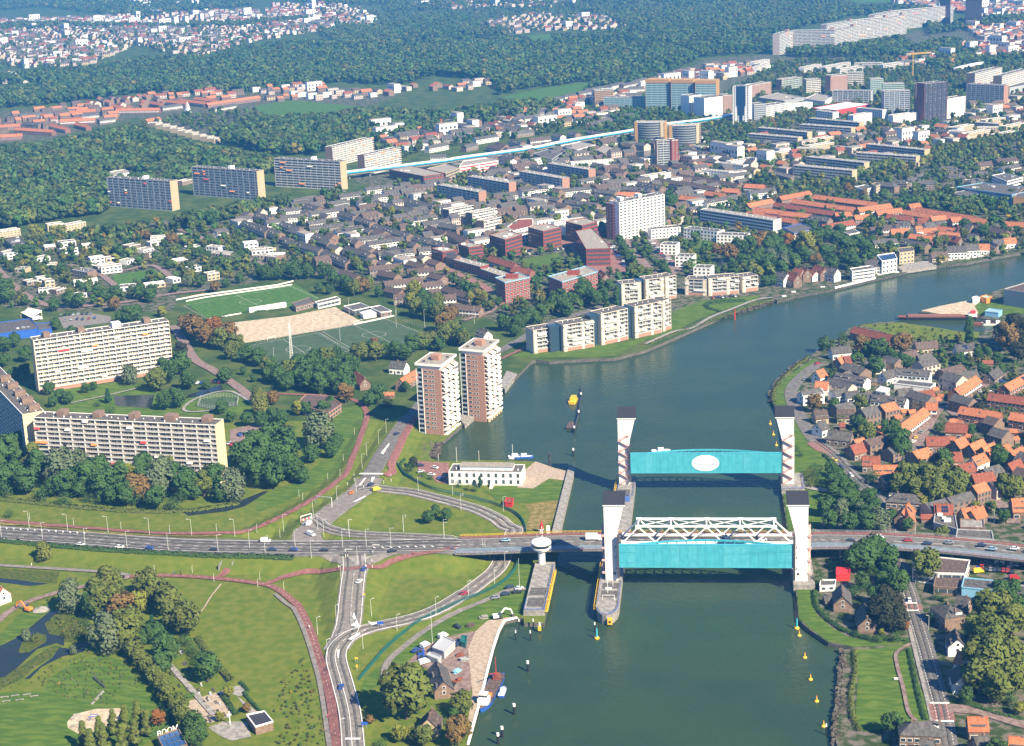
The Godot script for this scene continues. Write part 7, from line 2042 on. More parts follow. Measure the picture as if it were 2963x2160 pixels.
func build_green()->void:
	grove("in the old churchyard wood","trees of the churchyard wood",[-335,-29,"l",9,-299,33,"w",13,-286,28,"o",14,-284,17,"o",14,-278,41,"o",15,-267,49,"b",14,-260,63,"o",14,-265,78,"w",17,-258,75,"o",15,-264,36,"y",11,-266,17,"o",14,-258,26,"o",14,-249,38,"o",13,-240,56,"o",14,-234,59,"o",14,-276,34,"o",13,-283,41,"g",13,-251,56,"c",8,-246,68,"g",9,-234,89,"g",13,-233,100,"g",9,-211,106,"g",13,-221,90,"s",4,-251,71,"g",7])
	grove("in the dense row beside the cemetery","row of small trees by the cemetery",[-251,83,"o",8,-245,92,"o",8,-239,100,"o",8,-233,109,"o",8,-227,118,"o",8,-222,127,"o",8,-216,134,"o",8,-211,143,"o",9,-207,150,"o",8,-232,70,"s",5,-226,79,"s",5,-221,85,"s",5])
	grove("around the playground","trees around the playground",[-244,166,"k",11,-240,159,"k",11,-236,154,"k",11,-232,151,"k",11,-227,150,"k",12,-222,154,"k",11,-235,168,"k",11,-239,172,"k",11,-228,166,"k",11,-224,163,"k",11,-220,146,"r",7,-202,155,"g",10,-199,158,"g",7,-202,162,"g",7,-198,120,"y",5,-187,133,"b",4,-196,141,"y",4,-199,162,"s",4])
	grove("beside the duck pond","trees by the duck pond",[-307,66,"w",5,-285,60,"u",5,-280,80,"w",4,-379,-91,"s",4,-302,67,"u",4,-285,51,"s",5,-289,63,"u",4])
	grove("by the houses of the works quay","trees by the works quay",[-120,137,"o",21,-98,133,"o",10,-96,158,"b",11,-109,160,"o",8,-119,156,"y",7,-134,142,"b",4,-113,157,"o",6,-101,136,"g",5,-105,141,"s",4,-126,162,"s",4])
	grove("on the grass island of the junction","three trees on the grass island",[-145,-82,"g",6.5,-143,-93,"g",6.5,-136,-86,"g",6.5])
	grove("on the point below the bridge","trees on the point below the bridge",[75,-19,"g",14,81,-24,"g",14,71,-18,"g",12,85,-18,"g",12,88,10,"g",12,82,2,"g",8,86,-4,"g",9,81,33,"d",13,77,48,"d",14,82,50,"d",12,77,19,"g",8,72,2,"g",8,68,11,"s",5,73,2,"s",5,78,-13,"s",5,52,-3,"s",5,87,47,"r",4,76,53,"y",3.5,65,55,"s",3,70,58,"s",3.5,74,60,"s",3.5,81,59,"s",4])
	grove("in the gardens at the lower right","big trees at the lower right",[124,46,"o",16,116,64,"o",14,120,74,"o",16,113,99,"o",18,121,96,"o",18,109,110,"o",14,122,109,"o",14,115,116,"o",14,132,28,"g",13,137,35,"g",11,131,54,"o",14,102,-7,"o",14,103,117,"g",6,71,144,"g",9,75,148,"g",8,139,11,"g",9,133,12,"g",8,99,41,"c",5,105,14,"s",4,120,117,"s",5,122,126,"y",5,107,166,"g",9])
	grove("north of the village viaduct","trees north of the viaduct",[116,-58,"o",8,87,-73,"w",11,81,-70,"g",10,72,-70,"g",9,63,-74,"g",10,62,-93,"g",9,69,-91,"g",9,77,-95,"g",9,111,-99,"y",8,116,-99,"c",6,101,-72,"g",6,94,-83,"g",7,150,-83,"g",7])
	grove("in the village on the right bank","village trees on the right bank",[107,-406,"b",14,118,-399,"g",13,133,-404,"b",16,111,-351,"g",12,129,-369,"g",10,82,-420,"g",9,182,-428,"p",21,205,-412,"b",20,215,-425,"d",20,208,-384,"d",14,67,-275,"b",10,79,-277,"g",8,95,-278,"o",10,82,-337,"g",7,107,-214,"g",13,110,-197,"g",13,93,-212,"o",12,110,-184,"g",11,131,-164,"g",11,162,-172,"g",11,165,-264,"d",9,90,-241,"g",8,90,-145,"s",6,108,-129,"o",15,114,-131,"o",15,119,-121,"o",16,126,-127,"o",16,131,-118,"o",15,119,-112,"o",13,111,-116,"o",13,103,-122,"o",13,125,-114,"o",12,111,-106,"y",7,115,-98,"c",7,161,-119,"o",11,157,-120,"o",12,154,-224,"g",7,139,-101,"y",5,163,-183,"g",8,97,-449,"s",5,134,-368,"g",9,158,-335,"g",7,180,-353,"g",8,191,-352,"g",8,111,-403,"g",11,125,-385,"g",10,160,-399,"g",7,169,-378,"g",8,183,-392,"g",7,190,-398,"g",7,194,-380,"g",8,90,-295,"s",5,81,-253,"s",5,105,-268,"s",5,100,-265,"g",7,93,-235,"g",7,133,-335,"s",4,118,-324,"s",4])
	grove("beside the right back lift tower","bushes beside the right back tower",[55,-148,"u",5,58,-155,"u",5,61,-157,"s",6,60,-143,"s",6,56,-138,"u",5,69,-154,"g",8,71,-140,"g",9,72,-125,"g",10,74,-115,"g",10,68,-116,"g",9,76,-107,"g",9,62,-94,"g",10,69,-90,"w",10,85,-107,"g",9,87,-97,"g",8,79,-88,"w",9,82,-84,"g",9,68,-132,"g",8,72,-103,"g",9,52,-199,"s",3,54,-190,"s",3])
	grove("below the twin towers' dike","big trees below the dike",[-231,-210,"w",19,-256,-192,"g",21,-255,-167,"t",21,-244,-176,"g",21,-243,-154,"g",16,-235,-151,"g",15,-246,-141,"g",12,-227,-145,"g",9,-230,-182,"g",11,-220,-190,"g",9,-220,-204,"g",9,-255,-276,"g",9,-260,-276,"y",9,-285,-279,"l",11,-265,-255,"g",9,-273,-262,"g",8,-243,-275,"g",9,-242,-293,"g",7,-234,-301,"b",12,-213,-299,"g",11,-205,-293,"s",6,-217,-293,"g",8,-213,-320,"g",7,-198,-326,"g",7,-282,-299,"b",9,-168,-172,"d",6,-169,-166,"s",4,-160,-156,"s",2.5,-155,-152,"s",2.5,-125,-139,"c",6,-131,-134,"u",3,-137,-139,"s",3,-127,-132,"s",3])
	grove("in the wooded belt south of the turf pitches","belt of trees by the turf pitches",[-289,-345,"g",13,-286,-361,"o",13,-283,-376,"g",13,-273,-358,"g",14,-272,-379,"g",13,-260,-345,"g",14,-266,-389,"o",13,-254,-358,"g",14,-260,-397,"g",12,-244,-345,"g",14,-243,-367,"g",14,-244,-401,"o",13,-239,-410,"g",12,-233,-404,"o",13,-226,-409,"g",12,-218,-406,"g",12,-212,-404,"g",11,-210,-426,"g",12,-204,-433,"o",12,-199,-436,"o",12,-237,-322,"g",13,-240,-318,"g",12,-249,-329,"g",13,-256,-323,"g",13,-265,-329,"g",13,-274,-338,"g",13,-280,-330,"g",11,-304,-373,"o",12,-315,-393,"g",12,-242,-446,"b",6,-190,-448,"o",13,-184,-456,"o",14,-177,-446,"g",12,-191,-429,"g",10])
	grove("in the court of the cream slabs","trees in the court of the cream slabs",[-396,-350,"w",12,-371,-332,"o",16,-369,-351,"g",16,-366,-372,"g",15,-345,-293,"g",13,-352,-289,"g",12,-396,-305,"c",10,-445,-326,"g",9,-431,-309,"g",8,-423,-303,"g",8,-380,-420,"d",11,-420,-329,"g",7,-417,-336,"g",6,-386,-279,"s",5,-350,-336,"g",12,-311,-279,"g",9,-278,-252,"g",9,-288,-253,"g",8,-300,-261,"g",7,-291,-298,"l",11,-337,-335,"g",7,-329,-351,"g",10,-431,-297,"g",7,-401,-298,"s",4,-309,-353,"g",5,-321,-371,"g",6,-507,-504,"g",9,-491,-494,"g",6,-522,-440,"g",11,-520,-453,"g",10,-495,-411,"g",11,-479,-369,"g",10,-485,-364,"g",9,-506,-398,"g",9])
	grove("along the road left of the sand pitch","autumn trees along the pitch road",[-383,-469,"b",16,-369,-449,"b",16,-395,-485,"b",14,-356,-440,"o",15,-356,-464,"b",14,-341,-412,"o",11,-316,-395,"g",12,-302,-372,"g",12,-327,-404,"g",11,-299,-352,"g",9,-373,-482,"r",13,-343,-434,"o",12])
	grove("in front of the nearest cream slab","tall trees in front of the nearest slab",[-410,-170,"t",20.1,-402,-172,"t",20.1,-391,-158,"a",20.1,-385,-164,"t",18.9,-396,-139,"g",15.3,-383,-128,"g",15.3,-406,-148,"t",17.7,-367,-140,"w",18.9,-359,-142,"w",18.9,-348,-130,"g",16.5,-365,-124,"g",10.6,-354,-111,"s",7,-334,-121,"g",15.3,-331,-132,"g",15.3,-324,-136,"y",15.3,-318,-109,"g",14.2,-314,-115,"b",14.2,-305,-128,"w",18.9,-307,-151,"o",16.5,-300,-104,"g",13,-290,-103,"s",8,-287,-121,"g",15.3,-278,-123,"a",14.2,-282,-119,"g",8,-260,-117,"w",16.5,-260,-177,"g",20.1,-250,-164,"g",16.5,-251,-139,"g",14.2,-242,-137,"g",14.2,-262,-156,"g",11.8,-395,-126,"s",8,-371,-119,"s",7,-343,-116,"s",6,-314,-129,"g",14.2,-335,-112,"s",6,-326,-110,"g",10.6,-289,-116,"s",6,-345,-138,"g",17,-316,-138,"t",18,-296,-134,"g",15,-276,-135,"g",14,-382,-148,"t",18,-359,-125,"g",14,-338,-121,"g",11,-266,-114,"g",10,-400,-136,"g",14,-268,-170,"g",16,-258,-155,"g",15,-313,-111,"s",7,-350,-122,"g",9])
	grove("in the riverside park wood","trees of the riverside park",[21,-713,"b",16,30,-735,"g",15,39,-745,"g",15,50,-773,"b",14,56,-720,"g",16,63,-699,"g",16,42,-682,"g",16,32,-677,"g",14,52,-664,"g",15,63,-654,"g",13,40,-660,"y",9,23,-676,"g",11,1,-763,"g",9,10,-736,"b",11,-13,-769,"g",7,-13,-753,"s",5,-8,-747,"s",5,-1,-734,"s",4,52,-621,"g",8,-34,-961,"g",15,-38,-1008,"g",11])
	grove_mass("mixed trees of the park behind the far quay",[44,-758,"b",14,56,-733,"g",15,62,-753,"g",15,73,-768,"r",13,88,-746,"y",17,84,-700,"g",13,99,-785,"g",14,108,-795,"g",14,103,-711,"g",14,116,-762,"g",14,122,-725,"g",16,132,-747,"g",15,137,-728,"g",14,139,-706,"g",13,124,-673,"g",13,120,-685,"g",14,106,-676,"g",12,92,-678,"b",12,74,-686,"g",13,64,-685,"w",14,56,-690,"w",14,46,-706,"g",14,41,-681,"g",12,160,-719,"y",9,44,-651,"y",9,54,-621,"g",8,48,-617,"g",8,122,-810,"g",12,146,-767,"g",11,160,-744,"g",9,116,-919,"c",10,130,-855,"g",8,156,-868,"g",9,108,-875,"y",6,237,-830,"g",11,230,-789,"o",10,203,-759,"o",10,210,-766,"o",9,249,-803,"g",10,182,-803,"g",6,147,-1029,"b",11,161,-1008,"b",10,179,-999,"g",10,197,-976,"g",10,246,-1025,"g",8])
	grove("along the brick avenue to the river","trees along the brick avenue",[-78,-792,"g",9,-75,-770,"g",9,-72,-748,"g",9,-68,-727,"g",9,-66,-707,"g",9,-61,-672,"o",9,-54,-655,"o",10,-47,-653,"o",9,-59,-649,"o",9,-64,-776,"g",6,-59,-754,"g",6,-54,-733,"g",6,-51,-746,"g",9,-42,-702,"g",6,-36,-678,"g",10,-34,-661,"g",9,-32,-654,"g",8,-77,-540,"p",18,-69,-551,"p",18,-99,-572,"g",15,-98,-589,"g",15,-91,-570,"g",12,-86,-557,"g",12,-104,-554,"g",12,-113,-554,"g",14,-116,-541,"g",13,-108,-530,"g",12,-105,-524,"g",11,-125,-516,"g",12,-131,-505,"g",12,-136,-497,"g",12,-139,-481,"g",11,-126,-492,"g",9,-140,-467,"g",9,-78,-610,"g",9,-98,-835,"p",6,-94,-835,"p",6,-91,-832,"p",6,-60,-832,"o",6,-63,-852,"o",5])
	grove_mass("trees between the clubhouse and the brown terraces",[-237,-596,"y",14,-222,-557,"g",14,-225,-533,"o",14,-213,-524,"g",14,-204,-516,"o",14,-197,-485,"b",14,-194,-510,"b",13,-211,-550,"o",13,-190,-454,"o",13,-182,-449,"o",12,-202,-434,"g",11,-175,-441,"o",12,-234,-562,"y",12,-306,-706,"o",11,-289,-606,"o",13,-283,-612,"b",12,-305,-632,"g",12,-315,-646,"g",12,-281,-621,"o",12,-297,-622,"g",12,-328,-673,"g",13,-343,-674,"g",13,-353,-670,"g",13,-363,-678,"g",12,-369,-671,"g",12,-379,-670,"g",12,-386,-680,"g",12,-321,-617,"g",9,-311,-614,"g",8,-267,-600,"g",9,-187,-574,"y",9,-178,-578,"y",9,-164,-566,"g",7,-215,-653,"g",6,-150,-485,"g",11,-142,-494,"g",10,-137,-505,"g",10,-356,-1014,"g",12,-368,-1017,"g",9,-312,-925,"g",8,-321,-965,"y",8])
	grove_mass("trees of the leafy bungalow quarter left of the pitch",[-565,-588,"g",8,-523,-579,"g",14,-514,-577,"g",13,-576,-704,"g",12,-636,-775,"g",13,-650,-786,"g",11,-532,-567,"g",10,-499,-597,"g",11,-492,-604,"g",12,-480,-564,"b",12,-470,-602,"g",12,-459,-593,"g",12,-465,-620,"g",10,-455,-526,"g",12,-451,-532,"g",11,-462,-526,"g",10,-433,-543,"y",9,-444,-650,"w",10,-510,-823,"b",12,-565,-804,"l",10,-549,-783,"g",9,-579,-817,"g",10,-555,-859,"b",9,-547,-864,"b",9,-442,-752,"c",9,-425,-736,"w",11,-424,-754,"g",10,-386,-677,"g",9,-373,-671,"g",9,-431,-647,"g",9,-413,-627,"b",9,-408,-643,"g",8,-400,-659,"g",9,-448,-627,"g",8,-482,-721,"g",8,-501,-754,"g",6,-508,-508,"g",7,-590,-802,"c",7,-541,-650,"g",7,-535,-640,"g",7,-675,-889,"y",11,-662,-875,"y",11,-653,-887,"y",11,-645,-889,"y",10,-585,-596,"g",14,-603,-629,"g",14,-598,-633,"g",12,-512,-616,"g",9,-469,-776,"g",9,-457,-759,"g",9,-461,-817,"b",8,-436,-795,"g",7,-630,-722,"g",6,-599,-687,"g",7,-561,-677,"g",6,-506,-839,"g",8,-500,-847,"g",7,-497,-858,"g",7])
	hedges()
	forests()
func hedge(called:String,label:String,pts:Array,w:float,h:float,mat:="leaf_green",n_per_m:=26.0)->void:
	var p:=smooth(P(pts),4)
	var v:=PackedVector3Array(); var n:=PackedVector3Array(); var c:=PackedColorArray()
	var r:=RandomNumberGenerator.new()
	r.seed=label.hash()
	var L:=path_len(p)
	for i in int(L*n_per_m):
		var a=along(p,r.randf()*L)
		var s:=Vector2(-a[1].y,a[1].x)
		var t:=r.randf_range(-1,1)
		var y:=h*(1-0.35*t*t)*(0.35+0.65*sqrt(r.randf()))
		var q:Vector2=a[0]+s*t*w/2
		var bump:=0.85+0.3*sin(q.x*0.9)*sin(q.y*1.1)
		var out:=V(s.x*t,0.8,s.y*t).normalized()
		var f:=r.randf_range(0.7,1.25)
		leaf_quad(v,n,c,g3(q,y*bump),out,0.75,Color(f,f,f*0.95),r)
	var am:=ArrayMesh.new()
	var arr:=[]
	arr.resize(Mesh.ARRAY_MAX)
	arr[Mesh.ARRAY_VERTEX]=v; arr[Mesh.ARRAY_NORMAL]=n; arr[Mesh.ARRAY_COLOR]=c
	am.add_surface_from_arrays(Mesh.PRIMITIVE_TRIANGLES,arr)
	am.surface_set_material(0,M[mat])
	var o:=MeshInstance3D.new()
	o.mesh=am
	put(o,called)
	tag(o,label,"hedge")
	o.set_meta("kind","stuff")
	occupy_line(p,w)
func hedges()->void:
	hedge("hedge","long dark hedge along the lower side of the main road",[-370.2,-47.1,-364.7,-45.5,-338.5,-40,-304.4,-33,-279.7,-28.9,-247.7,-24.8,-224.5,-23.4,-203.1,-21.6],3,1.8)
	hedge("hedge","clipped hedge curving round the two bungalows on the point",[50,4.7,49.8,20.1,52.1,31.6,57.7,44.3,62.4,50.5,68.3,55.8,77.7,57.1,87.1,58.4],2.6,1.6)
	hedge("hedge","dark ditch hedge beside the riverside footpath",[86.2,66.7,85.6,88.3,85.1,112.7,85.2,131.8],2,1.2)
	hedge("hedge","long garden hedge behind the lower street",[97.2,114.3,106.2,120.5,113.9,126,123.1,130.7],1.8,1.6)
	hedge("hedge","wall of garden green beside the road below the workshop",[88.1,-26.3,88,-11.7],3,2.5)
	hedge("hedge","straight green hedge across the village gardens",[101,-246,109.1,-260.9,123.2,-286.6],2.4,2.2)
	hedge("hedge","low hedge along the dike road by the back tower",[67,-192.4,72.1,-174.7,77.4,-153.5,82.7,-135.2],1.8,1.4)
	hedge("hedge","hedge round the red brick site beside the yard of cars",[-175,-184.7,-175.4,-170.2,-166.5,-155.8],1.6,1.2)
	hedge("hedge","dark hedge closing the cemetery on its left",[-256.9,73.9,-238.4,101.8,-223.8,127.7,-215.7,141.9],4,3)
	hedge("hedge","hedge along the right side of the cemetery",[-228.2,62.4,-212.8,88,-201,104.4],3,2,"leaf_olive")
	hedge("hedge","clipped hedge round the cemetery parking",[-196.6,106.4,-191.2,114.6,-191.8,117.4,-180.8,133.1],1.4,1.4)
	hedge("hedge","dark hedge inside the cemetery",[-200.9,119,-190.6,136],2.4,1.8)
	hedge("hedge","short clipped hedge between the grave plots",[-218.6,122.9,-213.7,118],2.4,1.6)
	hedge("hedge","green screen below the word boom",[-221.1,155.9,-212.8,143.1],2,2)
	hedge("hedge","oval hedge round the round square on the river lawn",[-1,-554,5,-569,20,-572,32,-568,24,-568,6,-561,1,-549,12,-535],3,1.5)
	hedge("hedge","row of shrubs along the stone bank by the riverside flats",[-40,-443,-17,-479,10,-514,29,-544,52,-571],1.8,0.9,"leaf_olive",14)
	hedge("hedge","scrub along the stone bank at the lower right",[63.2,68.7,61.8,88.9,58.3,109.4,57.4,128.9,59.1,142.4],2.5,1.6,"leaf_olive",16)
	hedge("hedge","scrub along the water's edge of the right hand dike",[42.7,-297.7,43.5,-319.7,51.6,-354.1,70.8,-404],3,1.2,"leaf_olive",14)
	hedge("hedge","reed fringe along the slope below the nearest slab",[-399.7,-120.9,-354.8,-108.7,-316.1,-100.7,-280.7,-100.7,-255.8,-112.5],5,1.6,"leaf_olive",22)
	hedge("hedge","hedge behind the grass pitch stand",[-391,-529,-381,-543,-367,-554,-337,-561],2,1.4)
	hedge("hedge","tall row of trees bordering the grey villas' avenue",[-68,-803,-54,-758,-42,-707,-29,-670],3,2)
func forests()->void:
	for c in [["main",30.0]]:pass
	forest("avenue_trees","dense double row of dark trees along the avenue before the grey slabs",P([-635.5,-906,-546.9,-925.7,-544.4,-956.8,-488,-1046.1,-428.6,-1094.5,-361.4,-1144.3,-351.2,-1110.8,-416.8,-1040.7,-469.4,-973.9,-524.2,-897.7,-602.6,-853.2]),6,13,17,true,["leaf_green","leaf_forest"],0.2)
	forest("wood","dark wood left of the grey apartment slabs",P([-865.1,-1186.2,-796.7,-1241,-725.3,-1281.2,-672.7,-1103.5,-635.4,-1017.1,-662.5,-994.1,-745.4,-904.6]),7.5,13,19,true,["leaf_forest","leaf_green"],0.25)
	forest("wood","trees between and behind the three grey slabs",P([-722.4,-1231.2,-637.5,-1313.5,-550.3,-1379.6,-442.7,-1258.9,-443.3,-1210.3,-519,-1252.9,-613.7,-1233,-669.9,-1103.1]),8,10,16,true,["leaf_forest","leaf_green"],0.25)
	forest("wood","far wood closing the gap right of the far left town",P([-964.9,-3474.8,-877.5,-3548.7,-782.2,-3594.1,-636.2,-2874.9,-780.7,-2963.2]),14,11,16,true,["leaf_forest"],0.25)
	forest("wood","far wood below the top edge right of the middle",P([-319.9,-3849,-70.8,-3831.6,385.5,-3744.9,327.8,-3300.2,151.7,-2981.4,-.6,-2949.3,-73.8,-2808.2]),17,11,16,true,["leaf_forest"],0.25)
	forest("town_trees","trees between the far left houses",P([-2007.5,-3872,-1787.4,-3906.4,-1351.5,-3735,-1169.4,-3691.9,-975.4,-3914.3,-773.5,-3480.8,-903.2,-3451.3,-1025.1,-3131.6,-1052.6,-2754.1,-1303.2,-3135.7,-1252,-2633.5,-1511.3,-2705.4]),30,9,14,true,["leaf_forest"],0.25)
	forest("town_trees","trees along the far middle horizon houses",P([-1330.1,-4537.8,-985.7,-4223.9,-875.9,-4357.2,-333.7,-4241.6,-175.7,-3513.1,-183,-3189,-437.1,-3164.9,-713.9,-3266.7,-773.5,-3480.8]),34,9,14,true,["leaf_forest"],0.25)
	forest("wood","wood reaching from the left edge behind the grey slabs",P([-1010.3,-1497.1,-908.6,-1534.4,-872.8,-1674.1,-833.6,-1700,-773.7,-1597.6,-646.9,-1471.6,-592.3,-1404.7,-555.1,-1399,-544.1,-1378.7,-520.5,-1236.7,-639.6,-1320.8,-620.3,-1217.8,-731.3,-1265.2,-794.1,-1234.1,-877,-1187.7]),9,11,18,true,["leaf_forest","leaf_green"],0.25)
	forest("wood","wood between the left village and the metro viaduct",P([-682.4,-1695.9,-648.7,-1778.1,-566.4,-1782.2,-522.8,-1841.2,-373.5,-1774.1,-318.2,-1879.4,-208.3,-1899.9,-180.3,-1796.2,-243.6,-1684,-347,-1588.5,-400.9,-1533.2,-481.8,-1445,-493.7,-1389.6,-561.2,-1400,-608.2,-1465.3,-661.2,-1522.8,-711.4,-1609]),9.5,11,18,true,["leaf_forest","leaf_green"],0.25)
	forest("wood","broad belt of wood behind the left village",P([-1457.2,-2491.6,-1357.3,-2611.5,-1255.2,-2669,-1176.8,-2809.7,-1034.8,-2862.6,-979,-3115.9,-876.5,-3125.7,-667.1,-2885,-563,-3106.3,-394.3,-3046.4,-361.9,-2916.6,-278.9,-2961.9,-73,-2768.4,-.6,-2491.5,-90.1,-2128.5,-184.6,-1963.7,-268,-2094.4,-323.1,-1983.7,-373,-2214.2,-483,-2314.2,-521.3,-2156.4,-635.2,-2252.9,-716.8,-2183.9,-767.2,-2130.1,-872.2,-2109.7,-984.5,-2161.3,-1048.7,-2068.1,-1124.5,-2018.2,-1224.3,-1957.8]),12,11,19,true,["leaf_forest","leaf_green"],0.25)
	forest("wood","far wood stretching to the right below the long pale flats",P([-794.7,-3599.1,-677.8,-3912.8,-426.4,-3161,-278.6,-3095.1,-184.7,-3226.3,-42.3,-3322.1,144.2,-3311,307.4,-3592.8,443.7,-3652.7,540,-3545.4,538.1,-3211.2,352.8,-3356.7,192.2,-3034,139.1,-2898.8,127.6,-2590.2,66.6,-2521.8,-.6,-2491.5,-73,-2768.4,-278.9,-2961.9,-363,-2927.4,-409.5,-3096.9,-563,-3106.3,-654,-2921.4,-748.6,-3341.5]),14,10,17,true,["leaf_forest","leaf_green"])
	forest("wood","bluish wood along the far top left",P([-3174.7,-5992.5,-2423.3,-5645.1,-2060.2,-5449.9,-1509.4,-5012.4,-1372.2,-4479.7,-1493.9,-4311.7,-1568.9,-4069.5,-1909,-4460.5,-2176.5,-4818.1,-2434.2,-4396.9]),20,11,18,true,["leaf_forest"])
	forest("wood","bluish wood along the top middle",P([-1523.3,-5066.1,-807.1,-4821.5,-361.5,-4667.3,317.9,-4503.9,393.6,-4131.2,339.7,-3734.5,151.3,-3514.9,-42.6,-3348.4,-299.1,-3713.6,-393.2,-4016.9,-581.8,-4141.7,-741.5,-4007.5,-872.1,-4032.7,-920.4,-4303.2,-1161.6,-4418.2]),20,10,17,true,["leaf_forest"])
	forest("wood","strip of trees between the far left districts",P([-2182.3,-3999.4,-1953.2,-4130.5,-1644.4,-3941.4,-1499.8,-3852.8,-1305.9,-3835.1,-1230,-3927.3,-1058.3,-3950,-975.4,-3914.3,-1153.1,-3628.9,-1332.4,-3670.5,-1748.2,-3802.1,-1949.3,-3735.2]),15,11,16,true,["leaf_forest"])
	forest("wood","trees around the long pale flats at top right",P([117.4,-2540.5,172.5,-2639.3,294.6,-2664,385.1,-2789.6,386.6,-2568.9,473.9,-2727.7,509.8,-2619.2,467.7,-2333.9,575.8,-2340.4,556.2,-2232,381.4,-2139.4,333.2,-2374.4,257.6,-2413.3,162.8,-2442]),12,11,17,true,["leaf_forest","leaf_green"])
	forest("wood","trees at the far upper right",P([432.1,-3535.4,507.6,-2981.1,559.2,-3151.6,741.2,-3254.7,695,-2999.2,510.7,-2869.1,446.7,-2787.8,454.4,-3001.9]),13,11,16,true,["leaf_forest"])
	forest("town_trees","street and garden trees scattered between the houses of the town",P([-744.9,-859.2,-609.5,-927,-516.6,-1004.4,-357.5,-1123.2,-358,-1214.7,-106.8,-1502.9,-.6,-1810.5,128.4,-2395.7,596.9,-2456.6,284.6,-730.5,163.8,-668.4,58.6,-642.1,-30.5,-648.3,-130.1,-501.9,-177.3,-547.2,-256.6,-630.1,-309.8,-703.3,-372.4,-726.5,-421.7,-693.3,-455.8,-643.1,-466.8,-578.7,-619.5,-571.8]),12,6,11,true,["leaf_forest","leaf_green","leaf_olive"],0.35)
	forest("town_trees","trees between the rows left of the metro viaduct",P([-469.4,-1443,-340.7,-1543.9,-118.3,-1757.5,-95.5,-2064.9,-112.8,-1635.2,-215.9,-1522,-323,-1419.5,-370.4,-1352.4]),14,7,13,true,["leaf_forest","leaf_green"],0.3)
	forest("avenue_trees","row of clipped avenue trees crossing the right of the town",P([129,-1090.7,170.6,-1189.1,227.4,-1255,289.6,-1339,404.3,-1452.7,394.2,-1395.7,290.5,-1268.9,230.3,-1190,175.1,-1127.9,136.9,-1067.3]),7,8,12,true,["leaf_olive","leaf_forest"],0.2)
	forest("town_trees","trees among the houses behind the right hand quay",P([170.5,-930.4,199.9,-1001.1,262.6,-1032.8,344.8,-1063.1,326.4,-961.4,252.2,-898.4,200.5,-927.2]),8,8,13,true,["leaf_forest","leaf_green"],0.3)
	forest("town_trees","trees at the foot of the glass towers and canal park",P([-159.9,-1791.9,-40.2,-1792.7,-.6,-1660.1,114.2,-1464.1,21.1,-1328,-.6,-1296.3,-78.8,-1380.3,-126.3,-1426,-154.9,-1511.3]),12,7,12,true,["leaf_forest","leaf_green"],0.3)
	forest("town_trees","trees scattered through the left village and fields",P([-1011.4,-1530.1,-920.6,-1600.8,-862.9,-1705.4,-824.4,-1849.4,-772.1,-1920.6,-648.4,-1894.6,-603,-1885,-644.7,-1762.2,-656.5,-1599.3,-825.4,-1674.9,-974.8,-1444]),20,8,12,true,["leaf_forest","leaf_green"],0.3)
	forest("garden_shrubs","garden shrubs and small trees of the right bank village",P([87.4,-438.8,115.9,-444.5,151.1,-446.4,176.6,-441.8,216.4,-393.9,163.8,-93.2,97,-93.2,94.7,-135.1,85.7,-222.1,80.1,-287.6,82.5,-367.6]),6,2.5,6,true,["leaf_forest","leaf_green","leaf_olive"],0.35)
	forest("garden_shrubs","garden shrubs round the leafy bungalow quarter",P([-703,-859,-615,-875,-542,-880,-456,-885,-399,-787,-378,-702,-459,-651,-539,-602,-660,-754]),8,2,6,true,["leaf_forest","leaf_green","leaf_olive"],0.35)
	forest("garden_shrubs","garden shrubs between the terraces of the middle town",P([-463,-962,-383,-1008,-283,-1040,-178,-907,-247,-796,-272,-745,-303,-727,-341,-750,-422,-845]),8,2,5.5,true,["leaf_forest","leaf_green","leaf_olive"],0.35)
	forest("garden_shrubs","shrubs in the gardens beside the lower dike road",P([107.4,-47.4,123.6,2,123.9,22.3,144,18.6,126.2,120.6,110.3,112,113.2,51.1,102.6,9.2]),7,2,5,true,["leaf_forest","leaf_green"],0.3)
	forest("garden_shrubs","shrubs in the garden of the two bungalows on the point",P([58.5,-4.2,81.8,-4.5,79.5,45.5,60.9,36.3]),6,1.5,3.5,true,["leaf_forest","leaf_green","leaf_olive"],0.35)
	forest("meadow_shrubs","thin scrub on the fallow ground by the barge harbour",P([120,-488,154,-485,186,-462,192,-448,150,-447]),8,1,2.4,true,["leaf_olive","leaf_forest"],0.3)
	forest("meadow_shrubs","scrub patches along the long grass beside the red path",P([-178.6,126.5,-178.3,101.7,-175.5,79.8,-167.4,101.4,-157.6,128.5,-148.6,158.5,-167,163.9]),3,0.6,1.9,true,["leaf_olive","leaf_forest"],0.3)
	forest("reed_bed","reeds and scrub round the duck pond",P([-307.2,106.4,-298.8,88.5,-290.1,69.9,-274.7,74.3,-252.6,89,-233.5,117.1,-249.1,128.4,-267.4,122.2,-288.9,108.8,-299.2,116.1]),2.7,0.7,1.5,true,["leaf_olive","leaf_willow","leaf_forest"],0.3)
	forest("town_trees","trees and gardens beyond the right edge",PackedVector2Array([Vector2(128,300),Vector2(150,-40),Vector2(185,-230),Vector2(420,-240),Vector2(420,300)]),11,4,11,true,["leaf_forest","leaf_green"],0.3)
	forest("reed_bed","tall reeds at the head of the duck pond",P([-305.2,47.6,-307.2,35.8,-303.8,33.2,-291.3,35.6,-281.7,50.5,-277.6,68.1,-289.2,66.7,-299.8,57.3]),3.2,1,2.2,true,["leaf_forest","leaf_olive"],0.25)
var car_protos:={}
